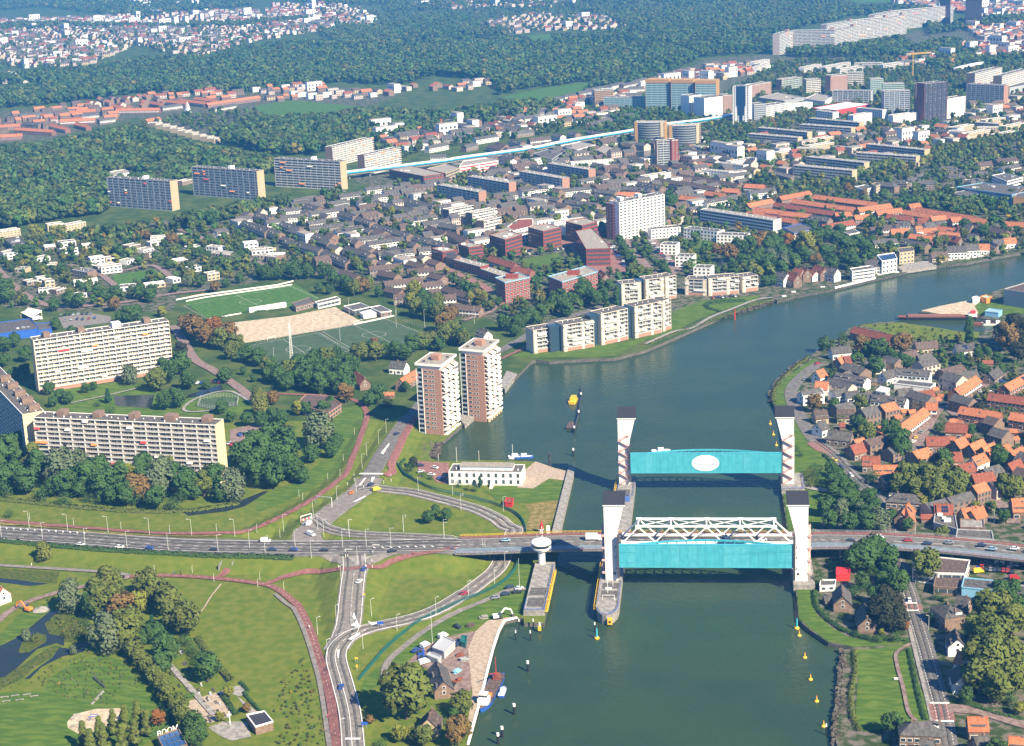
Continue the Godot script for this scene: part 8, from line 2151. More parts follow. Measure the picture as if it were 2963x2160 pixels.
var paints:={"white":[0.72,0.72,0.7],"black":[0.015,0.015,0.018],"grey":[0.2,0.21,0.22],"silver":[0.42,0.43,0.44],"blue":[0.02,0.06,0.3],"navy":[0.02,0.03,0.08],"red":[0.35,0.02,0.02],"yellow":[0.7,0.48,0.03],"pale":[0.25,0.38,0.5],"green":[0.05,0.25,0.06],"orange":[0.7,0.2,0.03]}
func profile(mb:Mb,pts:Array,w0:float,w1:float,y0:float,y1:float)->void:
	var p:=P(pts)
	var at:=func(q:Vector2,s:float)->Vector3:return V(q.x,q.y,s*lerpf(w0,w1,clampf((q.y-y0)/(y1-y0),0,1)))
	for i in p.size():
		var a:=p[i]; var b:=p[(i+1) % p.size()]
		mb.quad(at.call(a,-1),at.call(b,-1),at.call(b,1),at.call(a,1))
	var t:=Geometry2D.triangulate_polygon(p)
	for i in range(0,t.size(),3):
		for s in [-1.0,1.0]:mb.tri(at.call(p[t[i]],s),at.call(p[t[i+1]],s),at.call(p[t[i+2]],s))
func car_proto(kind:String)->Node3D:
	var o:=Node3D.new()
	var b:=Mb.new(); var g:=Mb.new(); var r:=Mb.new()
	var wx:=1.35
	if kind=="car":
		profile(b,[-2.15,0.3,-2.2,0.75,-1.95,0.98,1.1,0.98,2.05,0.82,2.15,0.5,2.1,0.3],0.88,0.82,0.3,1)
		profile(g,[-1.9,0.97,-1.35,1.42,0.35,1.42,1.1,0.97],0.8,0.64,0.97,1.42)
		r.box(-1.35,1.42,-0.65,0.35,1.47,0.65)
	elif kind=="van":
		wx=1.6
		profile(b,[-2.4,0.35,-2.45,2.1,1.2,2.1,1.55,1.25,2.4,1.05,2.5,0.35],0.98,0.9,0.35,2.1)
		profile(g,[1.2,1.95,1.28,2.0,1.66,1.3,1.56,1.25],0.86,0.8,1.2,2.1)
		r.box(-2.4,2.1,-0.85,1.1,2.14,0.85)
	else:
		wx=2.6
		profile(b,[2.0,0.5,2.0,2.5,3.5,2.5,3.9,1.6,4.0,0.5],1.15,1.1,0.5,2.5)
		profile(g,[3.48,2.4,3.56,2.4,3.93,1.6,3.85,1.6],1.0,1.0,1.2,2.5)
		r.box(-4.0,0.9,-1.2,1.85,3.5,1.2)
	for e in [["body",b,null],["windows",g,M.glass],["cargo_box" if kind=="truck" else "roof_panel",r,null]]:
		var mi:=MeshInstance3D.new()
		mi.mesh=e[1].mesh(e[2] if e[2] else M.white_steel)
		put(mi,e[0],o)
	for x in [-wx,wx]:
		for z in [-0.8,0.8]:
			var w:=Mb.new()
			w.tube(V(x,0.33,z-0.1),V(x,0.33,z+0.1),0.33,0.33,10)
			var mi:=MeshInstance3D.new()
			mi.mesh=w.mesh(M.black)
			put(mi,"wheel",o)
	return o
func vehicle(kind:String,color:String,at:Vector3,dir:Vector2,label:String,group:String)->void:
	if not car_protos.has(kind):car_protos[kind]=car_proto(kind)
	var o:Node3D=car_protos[kind].duplicate()
	put(o,{"car": "passenger_car","van": "delivery_van","truck": "box_truck"}[kind])
	if not M.has("paint_"+color):
		var m:=plain("paint_"+color,paints[color][0],paints[color][1],paints[color][2],0.3)
		m.clearcoat_enabled=true
		m.clearcoat=0.6
	for n in ["body","roof_panel","cargo_box"]:
		if o.has_node(n):(o.get_node(n) as MeshInstance3D).material_override=M["paint_"+color]
	o.position=at
	o.rotation.y=atan2(-dir.y,dir.x)
	tag(o,label,{"car": "car","van": "van","truck": "truck"}[kind],group)
func traffic(place:String,group:String,a:Array,y:=-1.0,kind:="car")->void:
	var list:=[]
	var per:={}
	for i in range(0,a.size(),5):
		list.append([Vector2(a[i],a[i+1]),Vector2(a[i+2],a[i+3]),a[i+4]])
		per[a[i+4]]=per.get(a[i+4],0)+1
	list.sort_custom(func(p,q):return screen_x(p[0])<screen_x(q[0]))
	var seen:={}
	for r in list:
		seen[r[2]]=seen.get(r[2],0)+1
		var which:="" if per[r[2]]==1 else ordinal(seen[r[2]],per[r[2]])+" "
		var c:Vector2=(r[0]+r[1])/2
		var h:=hf(c.x,c.y)+0.42 if y<0 else y
		vehicle(kind,r[2],v3(c,h),(r[1]-r[0]).normalized(),which+{"pale": "light blue","navy": "dark blue"}.get(r[2],r[2])+" "+{"car": "car","van": "van","truck": "lorry"}[kind]+" "+place,group)
func parking(place:String,pts:Array,n:int,flip:=false)->void:
	var p:=P(pts)
	var d:=(p[1]-p[0]).normalized(); var s:=Vector2(-d.y,d.x)
	var out:=[]
	for i in n:
		if rf()<0.12:continue
		var c:=p[0].lerp(p[1],(i+0.5)/n)
		var f:=s if (rf()<0.5)!=flip else -s
		var e:=c+f*2
		out.append_array([c.x,c.y,e.x,e.y,["white","black","grey","silver","navy","blue","red","black","silver"][rng.randi() % 9]])
	traffic(place,"cars parked "+place.trim_prefix("parked "),out)
var lamp_protos:={}
func lamps(place:String,h:float,arm:Vector2,a:Array,kind:="street_lamp")->void:
	var p:=P(a)
	var list:=Array(p)
	list.sort_custom(func(x,y):return screen_x(x)<screen_x(y))
	for k in list.size():
		var key:="%s%.1f%.1f" % [kind,h,arm.x]
		var o:Node3D
		if not lamp_protos.has(key):
			o=Node3D.new()
			put(o,kind)
			var m:=Mb.new()
			m.tube(V(0,-0.3,0),V(0,h,0),0.11,0.07,7)
			obj("mast",m,M.lamp_grey,o)
			var b:=Mb.new()
			b.bar(V(0,h-0.1,0),V(arm.x,h+0.15,arm.y),0.09)
			obj("arm",b,M.lamp_grey,o)
			var l:=Mb.new()
			l.bar(V(arm.x*0.75,h+0.1,arm.y*0.75),V(arm.x*1.3,h+0.2,arm.y*1.3),0.34,0.16)
			obj("lamp_head",l,M.lamp_grey,o)
			lamp_protos[key]=o
		else:
			o=lamp_protos[key].duplicate()
			put(o,kind)
		o.position=g3(list[k])
		tag(o,ordinal(k+1,list.size())+" grey lamp post "+place if list.size()>1 else "grey lamp post "+place,"lamp post","lamp posts "+place)
func build_things()->void:
	plain("container_grey",0.36,0.37,0.38,0.6)
	plain("lamp_grey",0.55,0.55,0.52,0.5)
	traffic("on the main road left of the junction","cars on the main road",[-321,-38.8,-316.4,-38.3,"white",-298.8,-35.1,-294.6,-34.5,"white",-282.8,-33.4,-278.1,-32.6,"blue",-248.5,-30.4,-244.1,-29.8,"black",-218.5,-29.8,-213.1,-29.3,"navy",-207.5,-29.9,-202.4,-29.3,"blue"])
	traffic("on the main road below the junction","cars on the main road",[-207.1,-29,-203.1,-28.5,"navy",-191.2,-28.8,-187.2,-28.6,"black",-156.5,-27,-152.5,-28,"black",-118.9,-41.8,-114.8,-42.2,"blue"])
	traffic("on the viaduct by the control tower","cars on the main road",[-101.3,-39.4,-96.7,-39.6,"pale",-77.7,-37.1,-74,-37.3,"navy"],9.25)
	traffic("near the triangular junction","vans on the main road",[-205.8,-61.7,-204.9,-70.9,"white",-203.6,-52.7,-198,-48.1,"white",-224.9,-41.6,-219.7,-41.7,"white"],-1,"van")
	traffic("on the south road","cars on the south road",[-164.9,-2.7,-164.3,-9.6,"blue",-165,8.3,-164,5.5,"white",-115.2,14.1,-111.7,10.8,"red",-151.8,115.6,-151.8,108.7,"blue"])
	traffic("parked by the lock lawn","cars parked by the lock",[-94.8,5.2,-91,1.5,"navy",-90.1,5.6,-86,3.8,"white",-90.6,9.7,-86.3,8.6,"black",-95.7,12.2,-91.8,10.8,"navy",-100,16.6,-96.2,15.4,"grey"])
	traffic("in the works yard","cars in the works yard",[-127.7,76,-125.3,71.9,"blue",-112.6,66,-110.1,65,"black",-109.8,69,-107.6,66.2,"navy",-113.1,47.4,-110.2,50.2,"black"])
	traffic("in the works yard","vans in the works yard",[-118.2,61.4,-115,57.3,"white",-124.8,71.4,-121.6,66.8,"white",-122.9,87.4,-118.8,84.4,"white"],-1,"van")
	traffic("on the viaduct left of the front tower","",[-58.4,-40.4,-52,-40.4,"white"],9.5,"truck")
	traffic("inside the white truss","cars in the truss",[-25.2,-40.5,-22.3,-40.5,"black",7.9,-44.3,11.3,-44.3,"white",26,-40.1,29.4,-40.4,"white"],9.5)
	traffic("on the village viaduct","cars on the village viaduct",[68.1,-40.5,72.3,-40.3,"black",95.5,-41.2,99.8,-41.3,"red",104.4,-37.2,108.6,-37,"navy",115.1,-38.2,119.2,-38.1,"grey",129.3,-35.2,134.5,-34.7,"navy",134.2,-30.7,137.9,-29.7,"pale",144.7,-31.1,148.4,-30.6,"white"],9.0)
	traffic("on the village viaduct","",[81.7,-43.4,86.2,-43.4,"white"],9.2,"van")
	traffic("on the road by the twin towers","cars by the twin towers",[-187.8,-222.7,-185.9,-227,"navy",-185.9,-128.4,-183.6,-132.5,"navy",-193.3,-115.4,-192.5,-119.1,"orange"])
	traffic("at the junction under repair","",[-181.3,-121,-179.1,-123,"yellow"],-1,"van")
	traffic("in the red yard of the white office","cars of the white office",[-157.7,-172,-152.5,-168.7,"white",-164.3,-162.3,-160.4,-165,"silver",-158.2,-159,-152.3,-157.4,"white",-150.3,-151.4,-147.7,-152.9,"blue",-165.9,-174.3,-162.2,-174.3,"navy"])
	traffic("on the village dike road","cars on the village dike road",[63.7,-342.7,66.1,-348.6,"grey",74.1,-382.8,77.1,-384.9,"red",70.9,-182.4,73.3,-180.2,"yellow",74.4,-171.5,76.5,-167.8,"navy",78.8,-157.7,80.6,-153.1,"white",86.6,-143.6,88.5,-141.2,"black",92.1,19.4,92.2,12.7,"white"])
	traffic("in the village streets","cars in the village",[118.5,-212.2,121.3,-215.7,"white",121.6,-219.2,123.4,-223.9,"yellow",118.3,-175.4,120.3,-175.3,"white",122.7,-175.3,123,-168.9,"blue",127.8,-188.4,130.2,-188.3,"navy",188.1,-338,191.8,-336.7,"blue",176.6,-312.3,180,-316.4,"white",172,-312.4,175.3,-316.5,"silver",182.2,-323.3,186.2,-328.9,"black",163.8,-304.4,166.7,-308.4,"grey",143.3,-126.1,146,-125.1,"red",139.3,-136.9,140.9,-134.9,"silver",125.7,-229.8,128.3,-233.3,"grey"])
	parking("parked behind the orange terrace of the village",[141.9,-292.8,151.9,-281.9],8)
	parking("parked beside the nearest cream slab",[-289.5,-218.3,-276,-206],7)
	parking("parked at the edge of the cream slab yard",[-288.7,-233.1,-281.5,-239.3],5)
	parking("parked by the pond of the cream slabs",[-349.4,-351,-331.5,-350.5],6)
	parking("parked in the upper row of the supermarket",[-526,-551,-495,-555],9)
	parking("parked in the lower row of the supermarket",[-513,-534,-486,-540],6,true)
	parking("parked in a line beside the wedge office",[-85,-790,-67,-694],16)
	parking("parked along the grey park villas",[-52,-812,-32,-721],14)
	parking("parked beyond the round lawn of offices",[-179,-753,-157,-778],9)
	parking("parked before the second red office",[-167,-752,-129,-781],11)
	parking("parked by the lawn of the low cream flats",[2,-578,24,-585],9)
	parking("parked at the foot of the white tower",[-30,-917,-4,-908],9)
	parking("parked beside the blue roofed red block",[-141,-599,-129,-581],5)
	parking("parked in the far town centre car park",[265,-1510,302,-1538],16)
	parking("parked in the nearer town centre car park",[270,-1493,288,-1506],8)
	parking("parked in the dealer's front row under the viaduct",[127,-21.1,146.3,-17.7],10)
	parking("parked in the dealer's middle row under the viaduct",[130.2,-28.5,147.7,-25.9],10)
	parking("parked in the dealer's back row under the viaduct",[131.2,-35.1,148.8,-32.4],10)
	traffic("in the yard under the viaduct","vans under the viaduct",[125.8,-17.5,130,-18.4,"yellow",137.5,-26.8,139.1,-32.4,"white",140.3,-26.8,141.7,-31.4,"white",140.9,-9.6,145.1,-10.5,"red"],-1,"van")
	lamps("along the upper side of the main road",9.5,Vector2(-1.6,0.3),[-356.7,-65.1,-333.5,-59.8,-310.2,-56.1,-287,-53.1,-265.2,-55.4,-242.6,-56.3])
	lamps("along the lower side of the main road",9.5,Vector2(1.6,0.3),[-366.4,-51.3,-342.7,-47.9,-316.5,-38.8,-292.8,-34.5,-270.1,-31.1,-243.6,-28.7,-229,-35,-218.7,-26.2])
	lamps("beside the upper cycle path",4.5,Vector2(0.3,0),[-365,-85.9,-334.1,-70,-306,-64,-278,-58.9,-253.2,-60,-232,-61,-218,-53.8])
	lamps("around the triangular junction",9.5,Vector2(1.5,0.4),[-218.8,-65,-205.6,-35.6,-198.9,-58,-194,-50.2,-181.2,-35.4,-180.6,-49.2,-169.2,-35.8,-194.3,-22.1,-169.2,-13.3,-156.9,-36.8,-156.5,-70.1,-130.8,-43.4,-129.9,-97.7])
	lamps("along the south roads",8.5,Vector2(1.2,-0.6),[-138.3,53.7,-123.2,36,-152.9,38.2,-167.4,47.4,-173.5,6,-150.5,71.3,-110.8,16.1,-100.6,-1.9,-97.8,-21.8,-164,82.4,-174.1,56.9,-142.6,156])
	lamps("on the control tower side of the viaduct",9,Vector2(0.4,0),[-109.9,-33.5,-108.8,-33.1,-84.1,-46])
	lamps("by the north loop and dike road",8.5,Vector2(1.3,0.4),[-194.4,-231.4,-194.8,-208.2,-198.2,-187.6,-196,-162.3,-156.9,-122.5,-138.6,-126.6,-130,-97.9,-107.5,-100.7,-131.9,-50.4,-181.2,-52.2,-156.3,-70,-190.8,-119.1,-198.7,-105.3,-206.8,-82.4])
	lamps("by the curving red path",4,Vector2(0.3,0),[-224.4,-123.9,-220.1,-115,-214.2,-151.9,-206.6,-151,-211.3,-182.4,-214.6,-232.7])
	lamps("beside the southern red path",4,Vector2(0.3,0),[-272.5,-14.3,-252.9,-13.6,-239.1,-3.4,-215.6,2.7,-201.8,6.2,-216.6,-5.5])
	lamps("by the dike road of the village",7,Vector2(-1.0,0.3),[97.3,-5.5,97,46.7,71,-68.2,104.3,-67.3,134,-61.4,145.5,-84,88.6,145.1])
	lamps("in the lock meadow",15,Vector2(0.2,0),[-120.5,64.9,-88.1,2.9])
	signs()
	water_things()
	works()
	sports()
	small_things()
func pole_thing(called:String,label:String,cat:String,at:Vector3,parts:Array,group:="")->Node3D:
	var o:=thing(called,label,cat,at,0,group)
	for p in parts:
		var m:=Mb.new()
		for b in p[2]:
			if b.size()==6:m.box(b[0],b[1],b[2],b[3],b[4],b[5])
			else:m.tube(V(b[0],b[1],b[2]),V(b[0],b[3],b[2]),b[4],b[4],10)
		obj(p[0],m,M[p[1]],o)
	return o
func ground_at(a:Array,k:=0)->Vector3:
	return g3(Vector2(a[k*2],a[k*2+1]))
func signs()->void:
	var g:=P([-210,-103.9,-199.1,-94.1,-211.4,-73.3,-206.3,-76.5])
	for k in 2:
		var a:=g3(g[k*2]); var b:=g3(g[k*2+1])
		var h:=5.5 if k==0 else 3.0
		var o:=thing("height_gantry" if k==0 else "works_barrier",["white portal gantry over the lane beside the red path","red and white road works barrier frame at the junction"][k],"gantry" if k==0 else "barrier",Vector3.ZERO)
		for q in [a,b]:
			var m:=Mb.new()
			m.tube(q,q+Vector3.UP*h,0.14,0.14,8)
			obj("post",m,M.white_steel,o)
		var t:=Mb.new()
		t.bar(a+Vector3.UP*h,b+Vector3.UP*h,0.3)
		obj("beam",t,M.white_steel,o)
		if k==1:
			for i in 6:
				var s:=Mb.new()
				s.bar(a.lerp(b,i/6.0)+Vector3.UP*0.8,a.lerp(b,(i+0.9)/6.0)+Vector3.UP*0.8,0.12,0.9)
				obj("board",s,M.red_paint if i % 2==0 else M.white_steel,o)
	var sg:=P([-146.1,52.2,-135,147.6,-148.7,93.8,-150.5,85.9,-158.9,23.4,-228.5,-117.5,-166.2,44.6,-119.6,15.5])
	var look:=["blue direction sign at the tip of the southern island","blue direction sign beside the big tree","yellow route sign with white lower plate at the south road","yellow and black warning board at the south road","yellow marker board at the striped kerb"]
	for i in 5:
		var m:String=["blue_paint","blue_paint","yellow","yellow","yellow"][i]
		var w:float=[3.0,2.6,0.9,1.4,1.0][i]
		var z:float=[1.3,1.3,1.2,0.9,0.7][i]
		pole_thing("road_sign",look[i],"sign",g3(sg[i]),[["post","grey_steel",[[-w*0.3,0.0,0.0,2.6,0.06],[w*0.3,0.0,0.0,2.6,0.06]]],["board",m,[[-w/2,2.0,0.06,w/2,2.0+z,0.12]]]],"road signs of the junction")
	var tl:=P([-176.8,-21.1,-164.1,-26.8,-175.7,-21.1,-161.5,-10.6,-164.1,-9,-199.7,-58.7,-196.2,-140.3,-199.4,-136.3,-178.9,-137.1,-175.9,-143.5,-188,-125.8])
	for i in tl.size():
		pole_thing("traffic_light",ordinal(i+1,tl.size())+" listed traffic light pole of the triangular junction" if false else ["tall","slim","short","lone","double","outer","upper","left hand","right hand","island","middle"][i]+" traffic light pole of the road junction","traffic light",g3(tl[i]),[["pole","white_steel",[[0.0,0.0,0.0,4.6 if i % 3==0 else 3.2,0.1]]],["signal_head","black",[[-0.2,2.2,0.1,0.2,3.2,0.4]]]]+([["mast_arm","white_steel",[[-0.1,4.5,-0.1,3.5,4.7,0.1]]]] if i<2 else []),"traffic lights of the junction")
	for f in [[[-92.5,-30.4,-92.9,-17.1,-98.2,-.5,-110.2,16.9,-124.6,37.7,-132.9,50.4,-139.3,68.3,-143.2,86.4,-146.1,103.2],"teal bar fence along the path above the works yard"],[[-177.6,-174.6,-174.8,-166.3,-169.6,-156.9,-151.9,-135.8,-136.5,-126.6,-122.8,-117.6,-113.7,-110.7,-101.4,-97.3,-94.5,-82.5,-91,-61.1],"teal bar fence curving round the north loop"]]:
		var p:=smooth(P(f[0]),5)
		var o:=thing("bar_fence",f[1],"fence")
		var rl:=Mb.new(); var br:=Mb.new()
		for i in p.size()-1:
			for y in [0.3,1.7]:rl.bar(g3(p[i],y),g3(p[i+1],y),0.08)
		var s:=0.0; var L:=path_len(p)
		while s<L:
			var q=along(p,s)
			br.bar(g3(q[0],0),g3(q[0],1.95),0.09)
			s+=0.24
		obj("rails",rl,M.green_fence,o)
		obj("bars",br,M.green_fence,o,true)
func water_things()->void:
	var b:=P([40.8,49.6,42,71.9,43.2,92.9,44.5,112.7,45.9,134.1,39.2,-257.7,40.3,-236.6,41.3,-216.3])
	var wh:=["nearest the turquoise pile","second below the turquoise pile","third below the turquoise pile","fourth below the turquoise pile","beside the white topped pile at lower right","farthest behind the right back tower","in the middle behind the right back tower","nearest behind the right back tower"]
	for i in b.size():
		var o:=thing("float_buoy","small yellow float buoy "+wh[i],"buoy",v3(b[i],0),0,"yellow float buoys")
		var m:=Mb.new()
		m.lathe(V(0,-0.2,0),[Vector2(0.9,0),Vector2(1.0,0.35),Vector2(0.8,0.7),Vector2(0.3,0.9),Vector2(0.22,2.1),Vector2(0.01,2.3)],12)
		obj("float",m,M.yellow,o)
		var c:=Mb.new()
		c.tube(V(0,2.1,0),V(0,2.5,0),0.2,0.2,8)
		obj("cap",c,M.orange_paint,o)
	var t:=P([40.1,42.1,-48.3,54.3])
	for i in 2:
		var o:=thing("guide_pile",["turquoise pile with yellow float at the right bank wall","turquoise pile with yellow float left of the pier nose"][i],"buoy",v3(t[i],0),0,"turquoise guide piles")
		var m:=Mb.new()
		m.lathe(Vector3.ZERO,[Vector2(1.1,-0.3),Vector2(1.2,0.5),Vector2(0.9,0.9),Vector2(0.5,0.95)],14)
		obj("float",m,M.yellow,o)
		var p:=Mb.new()
		p.tube(V(0,0.9,0),V(0,4.6,0),0.45,0.4,12)
		p.tube(V(0,4.6,0),V(0,5.2,0),0.2,0.2,8)
		obj("pile",p,M.gate_teal,o)
	var d:=P([-84.3,56.7,-77.7,56.9,-84.1,44.4,-77.6,44.3,-75.8,87.7,-77.4,127.5,-80.1,147.1,-81.1,152.6,46.4,141.2,-49.6,47.6,-80.6,-312.4,-79.4,-273.2,-79.9,-241.1,-77.3,-198.2,-89.7,-182.1])
	var dn:=["left of two slim piles below the lock wall","right of two slim piles below the lock wall","slim pile close under the quay corner","slim pile close under the lock wall","lone pile in open water off the works quay","lone pile off the workboat","tall pile at the lower edge of the water","pile carrying the jetty at the lower edge","slim pile beside the last yellow buoy","slim pile beside the left turquoise pile","top pile of the upstream guide wall","second pile of the upstream guide wall","third pile of the upstream guide wall","lowest pile of the upstream guide wall","pile in the water behind the lock head"]
	for i in d.size():
		var big:=i in [4,5,6,7,10,11,12,13]
		var r:=0.55 if big else 0.28
		pole_thing("mooring_pile","dark mooring pile with white cap, "+dn[i],"mooring pile",v3(d[i],0),[["shaft","black",[[0.0,-2.0,0.0,3.6,r]]],["white_cap","white_steel",[[0.0,3.6,0.0,4.8,r*1.05]]]],"dark mooring piles with white caps")
	var gw:=P([-81.5,-338.3,-80.6,-312.4,-79.4,-273.2,-79.9,-241.1])
	var o:=thing("guide_wall","dark wooden guide wall standing in the river above the lock","guide wall")
	var m:=Mb.new()
	for i in 3:m.bar(v3(gw[i],1.6),v3(gw[i+1],1.6),0.7,1.4)
	obj("timber_beam",m,M.dark_steel,o)
	var c:=P([-83.1,-254.7,-85.3,-307.5])
	hull("work_barge","flat rusty barge moored at the guide wall",c[0],Vector2(0.12,-1),13,4.2,1.2,"dark_steel","brown_tile")
	var yp:=hull("work_barge","yellow work pontoon moored at the guide wall",c[1],Vector2(0.12,-1),12,5,1.4,"yellow","yellow")
	for i in 2:
		var f:=Mb.new()
		f.box(-3+i*4,1.4,-1.6,-1+i*4,3.8,1.6)
		obj("cabin",f,M.yellow,yp)
	var w:=P([-89.3,110.3,-84.3,108.8])
	var wb:=hull("work_boat","blue hulled workboat with white wheelhouse moored at the works quay",w[0],Vector2(-0.12,1),34,6.2,1.7,"blue_paint","brown_tile")
	for q in [["wheelhouse","white_steel",8.5,1.7,13.0,4.2,2.2],["bridge_deck","white_steel",9.2,4.2,12.2,6.2,1.7],["wheelhouse_windows","glass",9.1,4.9,12.3,5.7,1.74],["deck_crane","red_tile",-13.0,1.7,-10.5,4.0,1.4],["hatch_cover","orange_paint",3.0,1.7,5.5,2.6,1.6]]:
		var s:=Mb.new()
		s.box(q[2],q[3],-q[6],q[4],q[5],q[6])
		obj(q[0],s,M[q[1]],wb)
	var ms:=Mb.new()
	ms.tube(V(-11,4,0),V(-11,12,0),0.16,0.1,6)
	ms.bar(V(-11,4.5,0),V(-1,9,0.4),0.25)
	obj("crane_boom",ms,M.red_paint,wb)
	var lb:=hull("launch","small blue launch lying alongside the workboat",w[1],Vector2(0.05,-1),9,2.8,0.9,"blue_paint","white_steel")
	var lc:=Mb.new()
	lc.box(-1.5,0.9,-0.8,1.2,2.2,0.8)
	obj("cabin",lc,M.white_steel,lb)
	var bg:=P([174,-512,202,-494,209,-493])
	var ba:=hull("barge","long black river barge with red deck in the inlet at the right",bg[0],Vector2(1,0.05),62,8,2.2,"black","red_tile")
	for q in [["wheelhouse","white_steel",-26.0,2.2,-20.0,4.6,2.6],["wheelhouse_top","red_paint",-25.0,4.6,-21.5,6.4,2.0],["hatch_cover","red_brick",-15.0,2.2,24.0,3.4,3.0]]:
		var s:=Mb.new()
		s.box(-q[4],q[3],-q[6],-q[2],q[5],q[6]); 
		obj(q[0],s,M[q[1]],ba)
	for i in 2:
		var sb:=hull("small_boat",["rusty red small boat in the inlet","white small boat in the inlet beside the rusty one"][i],bg[i+1],Vector2(1,0.1),16,4,1.3,["red_tile","white_steel"][i],"red_tile")
		var s:=Mb.new()
		s.box(2,1.3,-1.2,5,3.2,1.2)
		obj("cabin",s,M.white_steel,sb)
	var pb:=P([-106,-195.2,-111.4,-195.3,143,-655,158,-663,198,-700,207,-706,222,-711,229,-717,235,-721,258,-738,62,-584,70,-598,94,-614,-26.1,-205])
	var pn:=["blue and white patrol boat behind the white office","white motor boat behind the white office","white boat moored under the blue roofed house","red boat moored by the quay terrace","white boat at the jetty right of the terrace","second boat right of the terrace","blue covered boat at the far quay","small white boat at the far quay","cream boat at the far quay gardens","red boat near the right edge of the far quay","white boat in the first quay garden slip","white boat in the second quay garden slip","white boat at the foot of the quay gardens","white motor boat behind the gate with the oval sign"]
	for i in pb.size():
		var sb:=hull("motor_boat",pn[i],pb[i],Vector2(1,-0.12),11 if i in [0,13] else 8,3,1.0,"blue_paint" if i in [0,6] else ("red_paint" if i in [3,9] else "white_steel"),"white_steel","boats along the quays")
		var s:=Mb.new()
		s.box(-1.8,1.0,-1.0,1.5,2.6,1.0)
		obj("cabin",s,M.white_steel,sb)
	var mk:=P([22,-518])
	pole_thing("river_marker","red river marker pole off the riverside lawn","marker",v3(mk[0],0),[["pole","red_paint",[[0.0,-1.0,0.0,6.0,0.5]]],["top_mark","red_paint",[[0.0,6.0,0.0,9.0,0.25]]]])
	var bx:=thing("warning_light_box","yellow light box fixed to the pier nose","light box",V(-43.2,0,39.8))
	var bm:=Mb.new()
	bm.box(-1.1,0.6,-0.6,1.1,3.4,0.9)
	obj("box",bm,M.yellow,bx)
	var bk:=Mb.new()
	bk.box(-0.6,1.4,0.9,0.5,2.4,0.95)
	obj("number_plate",bk,M.black,bx)
	var yb:=P([-74.4,47.9])
	pole_thing("warning_light_box","yellow light box on a pile below the lock wall","light box",v3(yb[0],0),[["pile","black",[[0.0,-2.0,0.0,1.0,0.4]]],["box","yellow",[[-0.7,0.8,-0.5,0.7,3.0,0.5]]],["white_cap","white_steel",[[0.0,3.0,-0.2,4.6,0.4]]]])
	var qe:=P([-92.3,157.1,-92.3,141.1,-92.3,119.2,-92.6,92.9,-92.8,69.3,-92.3,50.7,-91.1,40.6,-85.7,36.9])
	var cap:=Mb.new()
	for i in qe.size()-1:cap.bar(v3(qe[i],2.2),v3(qe[i+1],2.2),1.0,0.6)
	tag(obj("quay_edge",cap,M.white_wall),"white concrete edge of the works quay","quay edge")
	var se:=P([56,-569,71,-585,103,-608,138,-641,149,-650,161,-661,174,-673,193,-686,211,-694])
	var sp:=Mb.new(); var sw:=Mb.new()
	for i in se.size()-1:
		var n:=int(se[i].distance_to(se[i+1])/2.5)+1
		for k in n:
			var q:=se[i].lerp(se[i+1],float(k)/n)
			sp.box(q.x-0.3,-2,q.y+0.1,q.x+0.3,2.3,q.y+0.7)
		if i in [2]:sw.bar(v3(se[i],2.7),v3(se[i+1],2.7),1.2,1.4)
	var so:=obj("quay_piling",sp,M.dark_concrete,null,true)
	tag(so,"row of dark piles along the far quay gardens","piling")
	tag(obj("quay_parapet",sw,M.white_wall),"white parapet wall in front of the white quay office","wall")
	for f in [[[50,150.4,50.1,145.6,51.5,133.4,53.8,118.1,56.3,93.9,58.4,74,59.6,66.6],"rubble stone bank at the lower right of the water",2.0,700],[[-47,-442,-35,-455,-17,-483,10,-522,29,-544,52,-573],"stone bank below the riverside lawn",3.0,900],[[-161.3,-194.1,-163,-208.1,-162.8,-221.2],"stony beach below the brick tower",5.0,200],[[42.8,-301,43.6,-323,52.8,-360.8,69.1,-401.9],"stone foot of the dike opposite the riverside flats",2.5,400]]:
		var p:=smooth(P(f[0]),4)
		var s:=Mb.new()
		for i in int(f[3]):
			var q=along(p,rf()*path_len(p))
			var sd:=Vector2(-q[1].y,q[1].x)
			var u:=rr(-1,1)
			var at:Vector2=q[0]+sd*u*f[2]
			var k:=rr(0.35,0.85)
			var y:=0.9+u*0.0
			s.col=Color(1,1,1)*rr(0.5,1.1)
			s.obox(v3(at,y+rr(-0.9,0.9)),V(k,rr(-0.3,0.3),0.2),V(0.1,k*0.7,-0.1),V(-0.2,0.2,k))
		tag(obj("stone_bank",s,M.riprap,null,true),f[1],"stone bank")
func hull(called:String,label:String,at:Vector2,dir:Vector2,L:float,W:float,h:float,m:String,deck:String,group:="")->Node3D:
	var o:=thing(called,label,"boat",v3(at,0),atan2(-dir.y,dir.x),group)
	var p:=PackedVector2Array([Vector2(-L/2,-W*0.38),Vector2(-L*0.42,-W/2),Vector2(L*0.3,-W/2),Vector2(L*0.43,-W*0.3),Vector2(L/2,0),Vector2(L*0.43,W*0.3),Vector2(L*0.3,W/2),Vector2(-L*0.42,W/2),Vector2(-L/2,W*0.38)])
	var b:=Mb.new()
	for i in p.size():
		var a:=p[i]; var c:=p[(i+1) % p.size()]
		var ya:=h*(1.0+0.35*maxf(0,a.x/L*2-0.5)); var yc:=h*(1.0+0.35*maxf(0,c.x/L*2-0.5))
		b.quad(V(a.x*0.95,-0.5,a.y*0.85),V(a.x,ya+0.25,a.y),V(c.x,yc+0.25,c.y),V(c.x*0.95,-0.5,c.y*0.85))
	obj("hull",b,M[m],o)
	var d:=Mb.new()
	d.prism(p,h-0.1,h,true,false)
	obj("deck",d,M[deck],o)
	return o
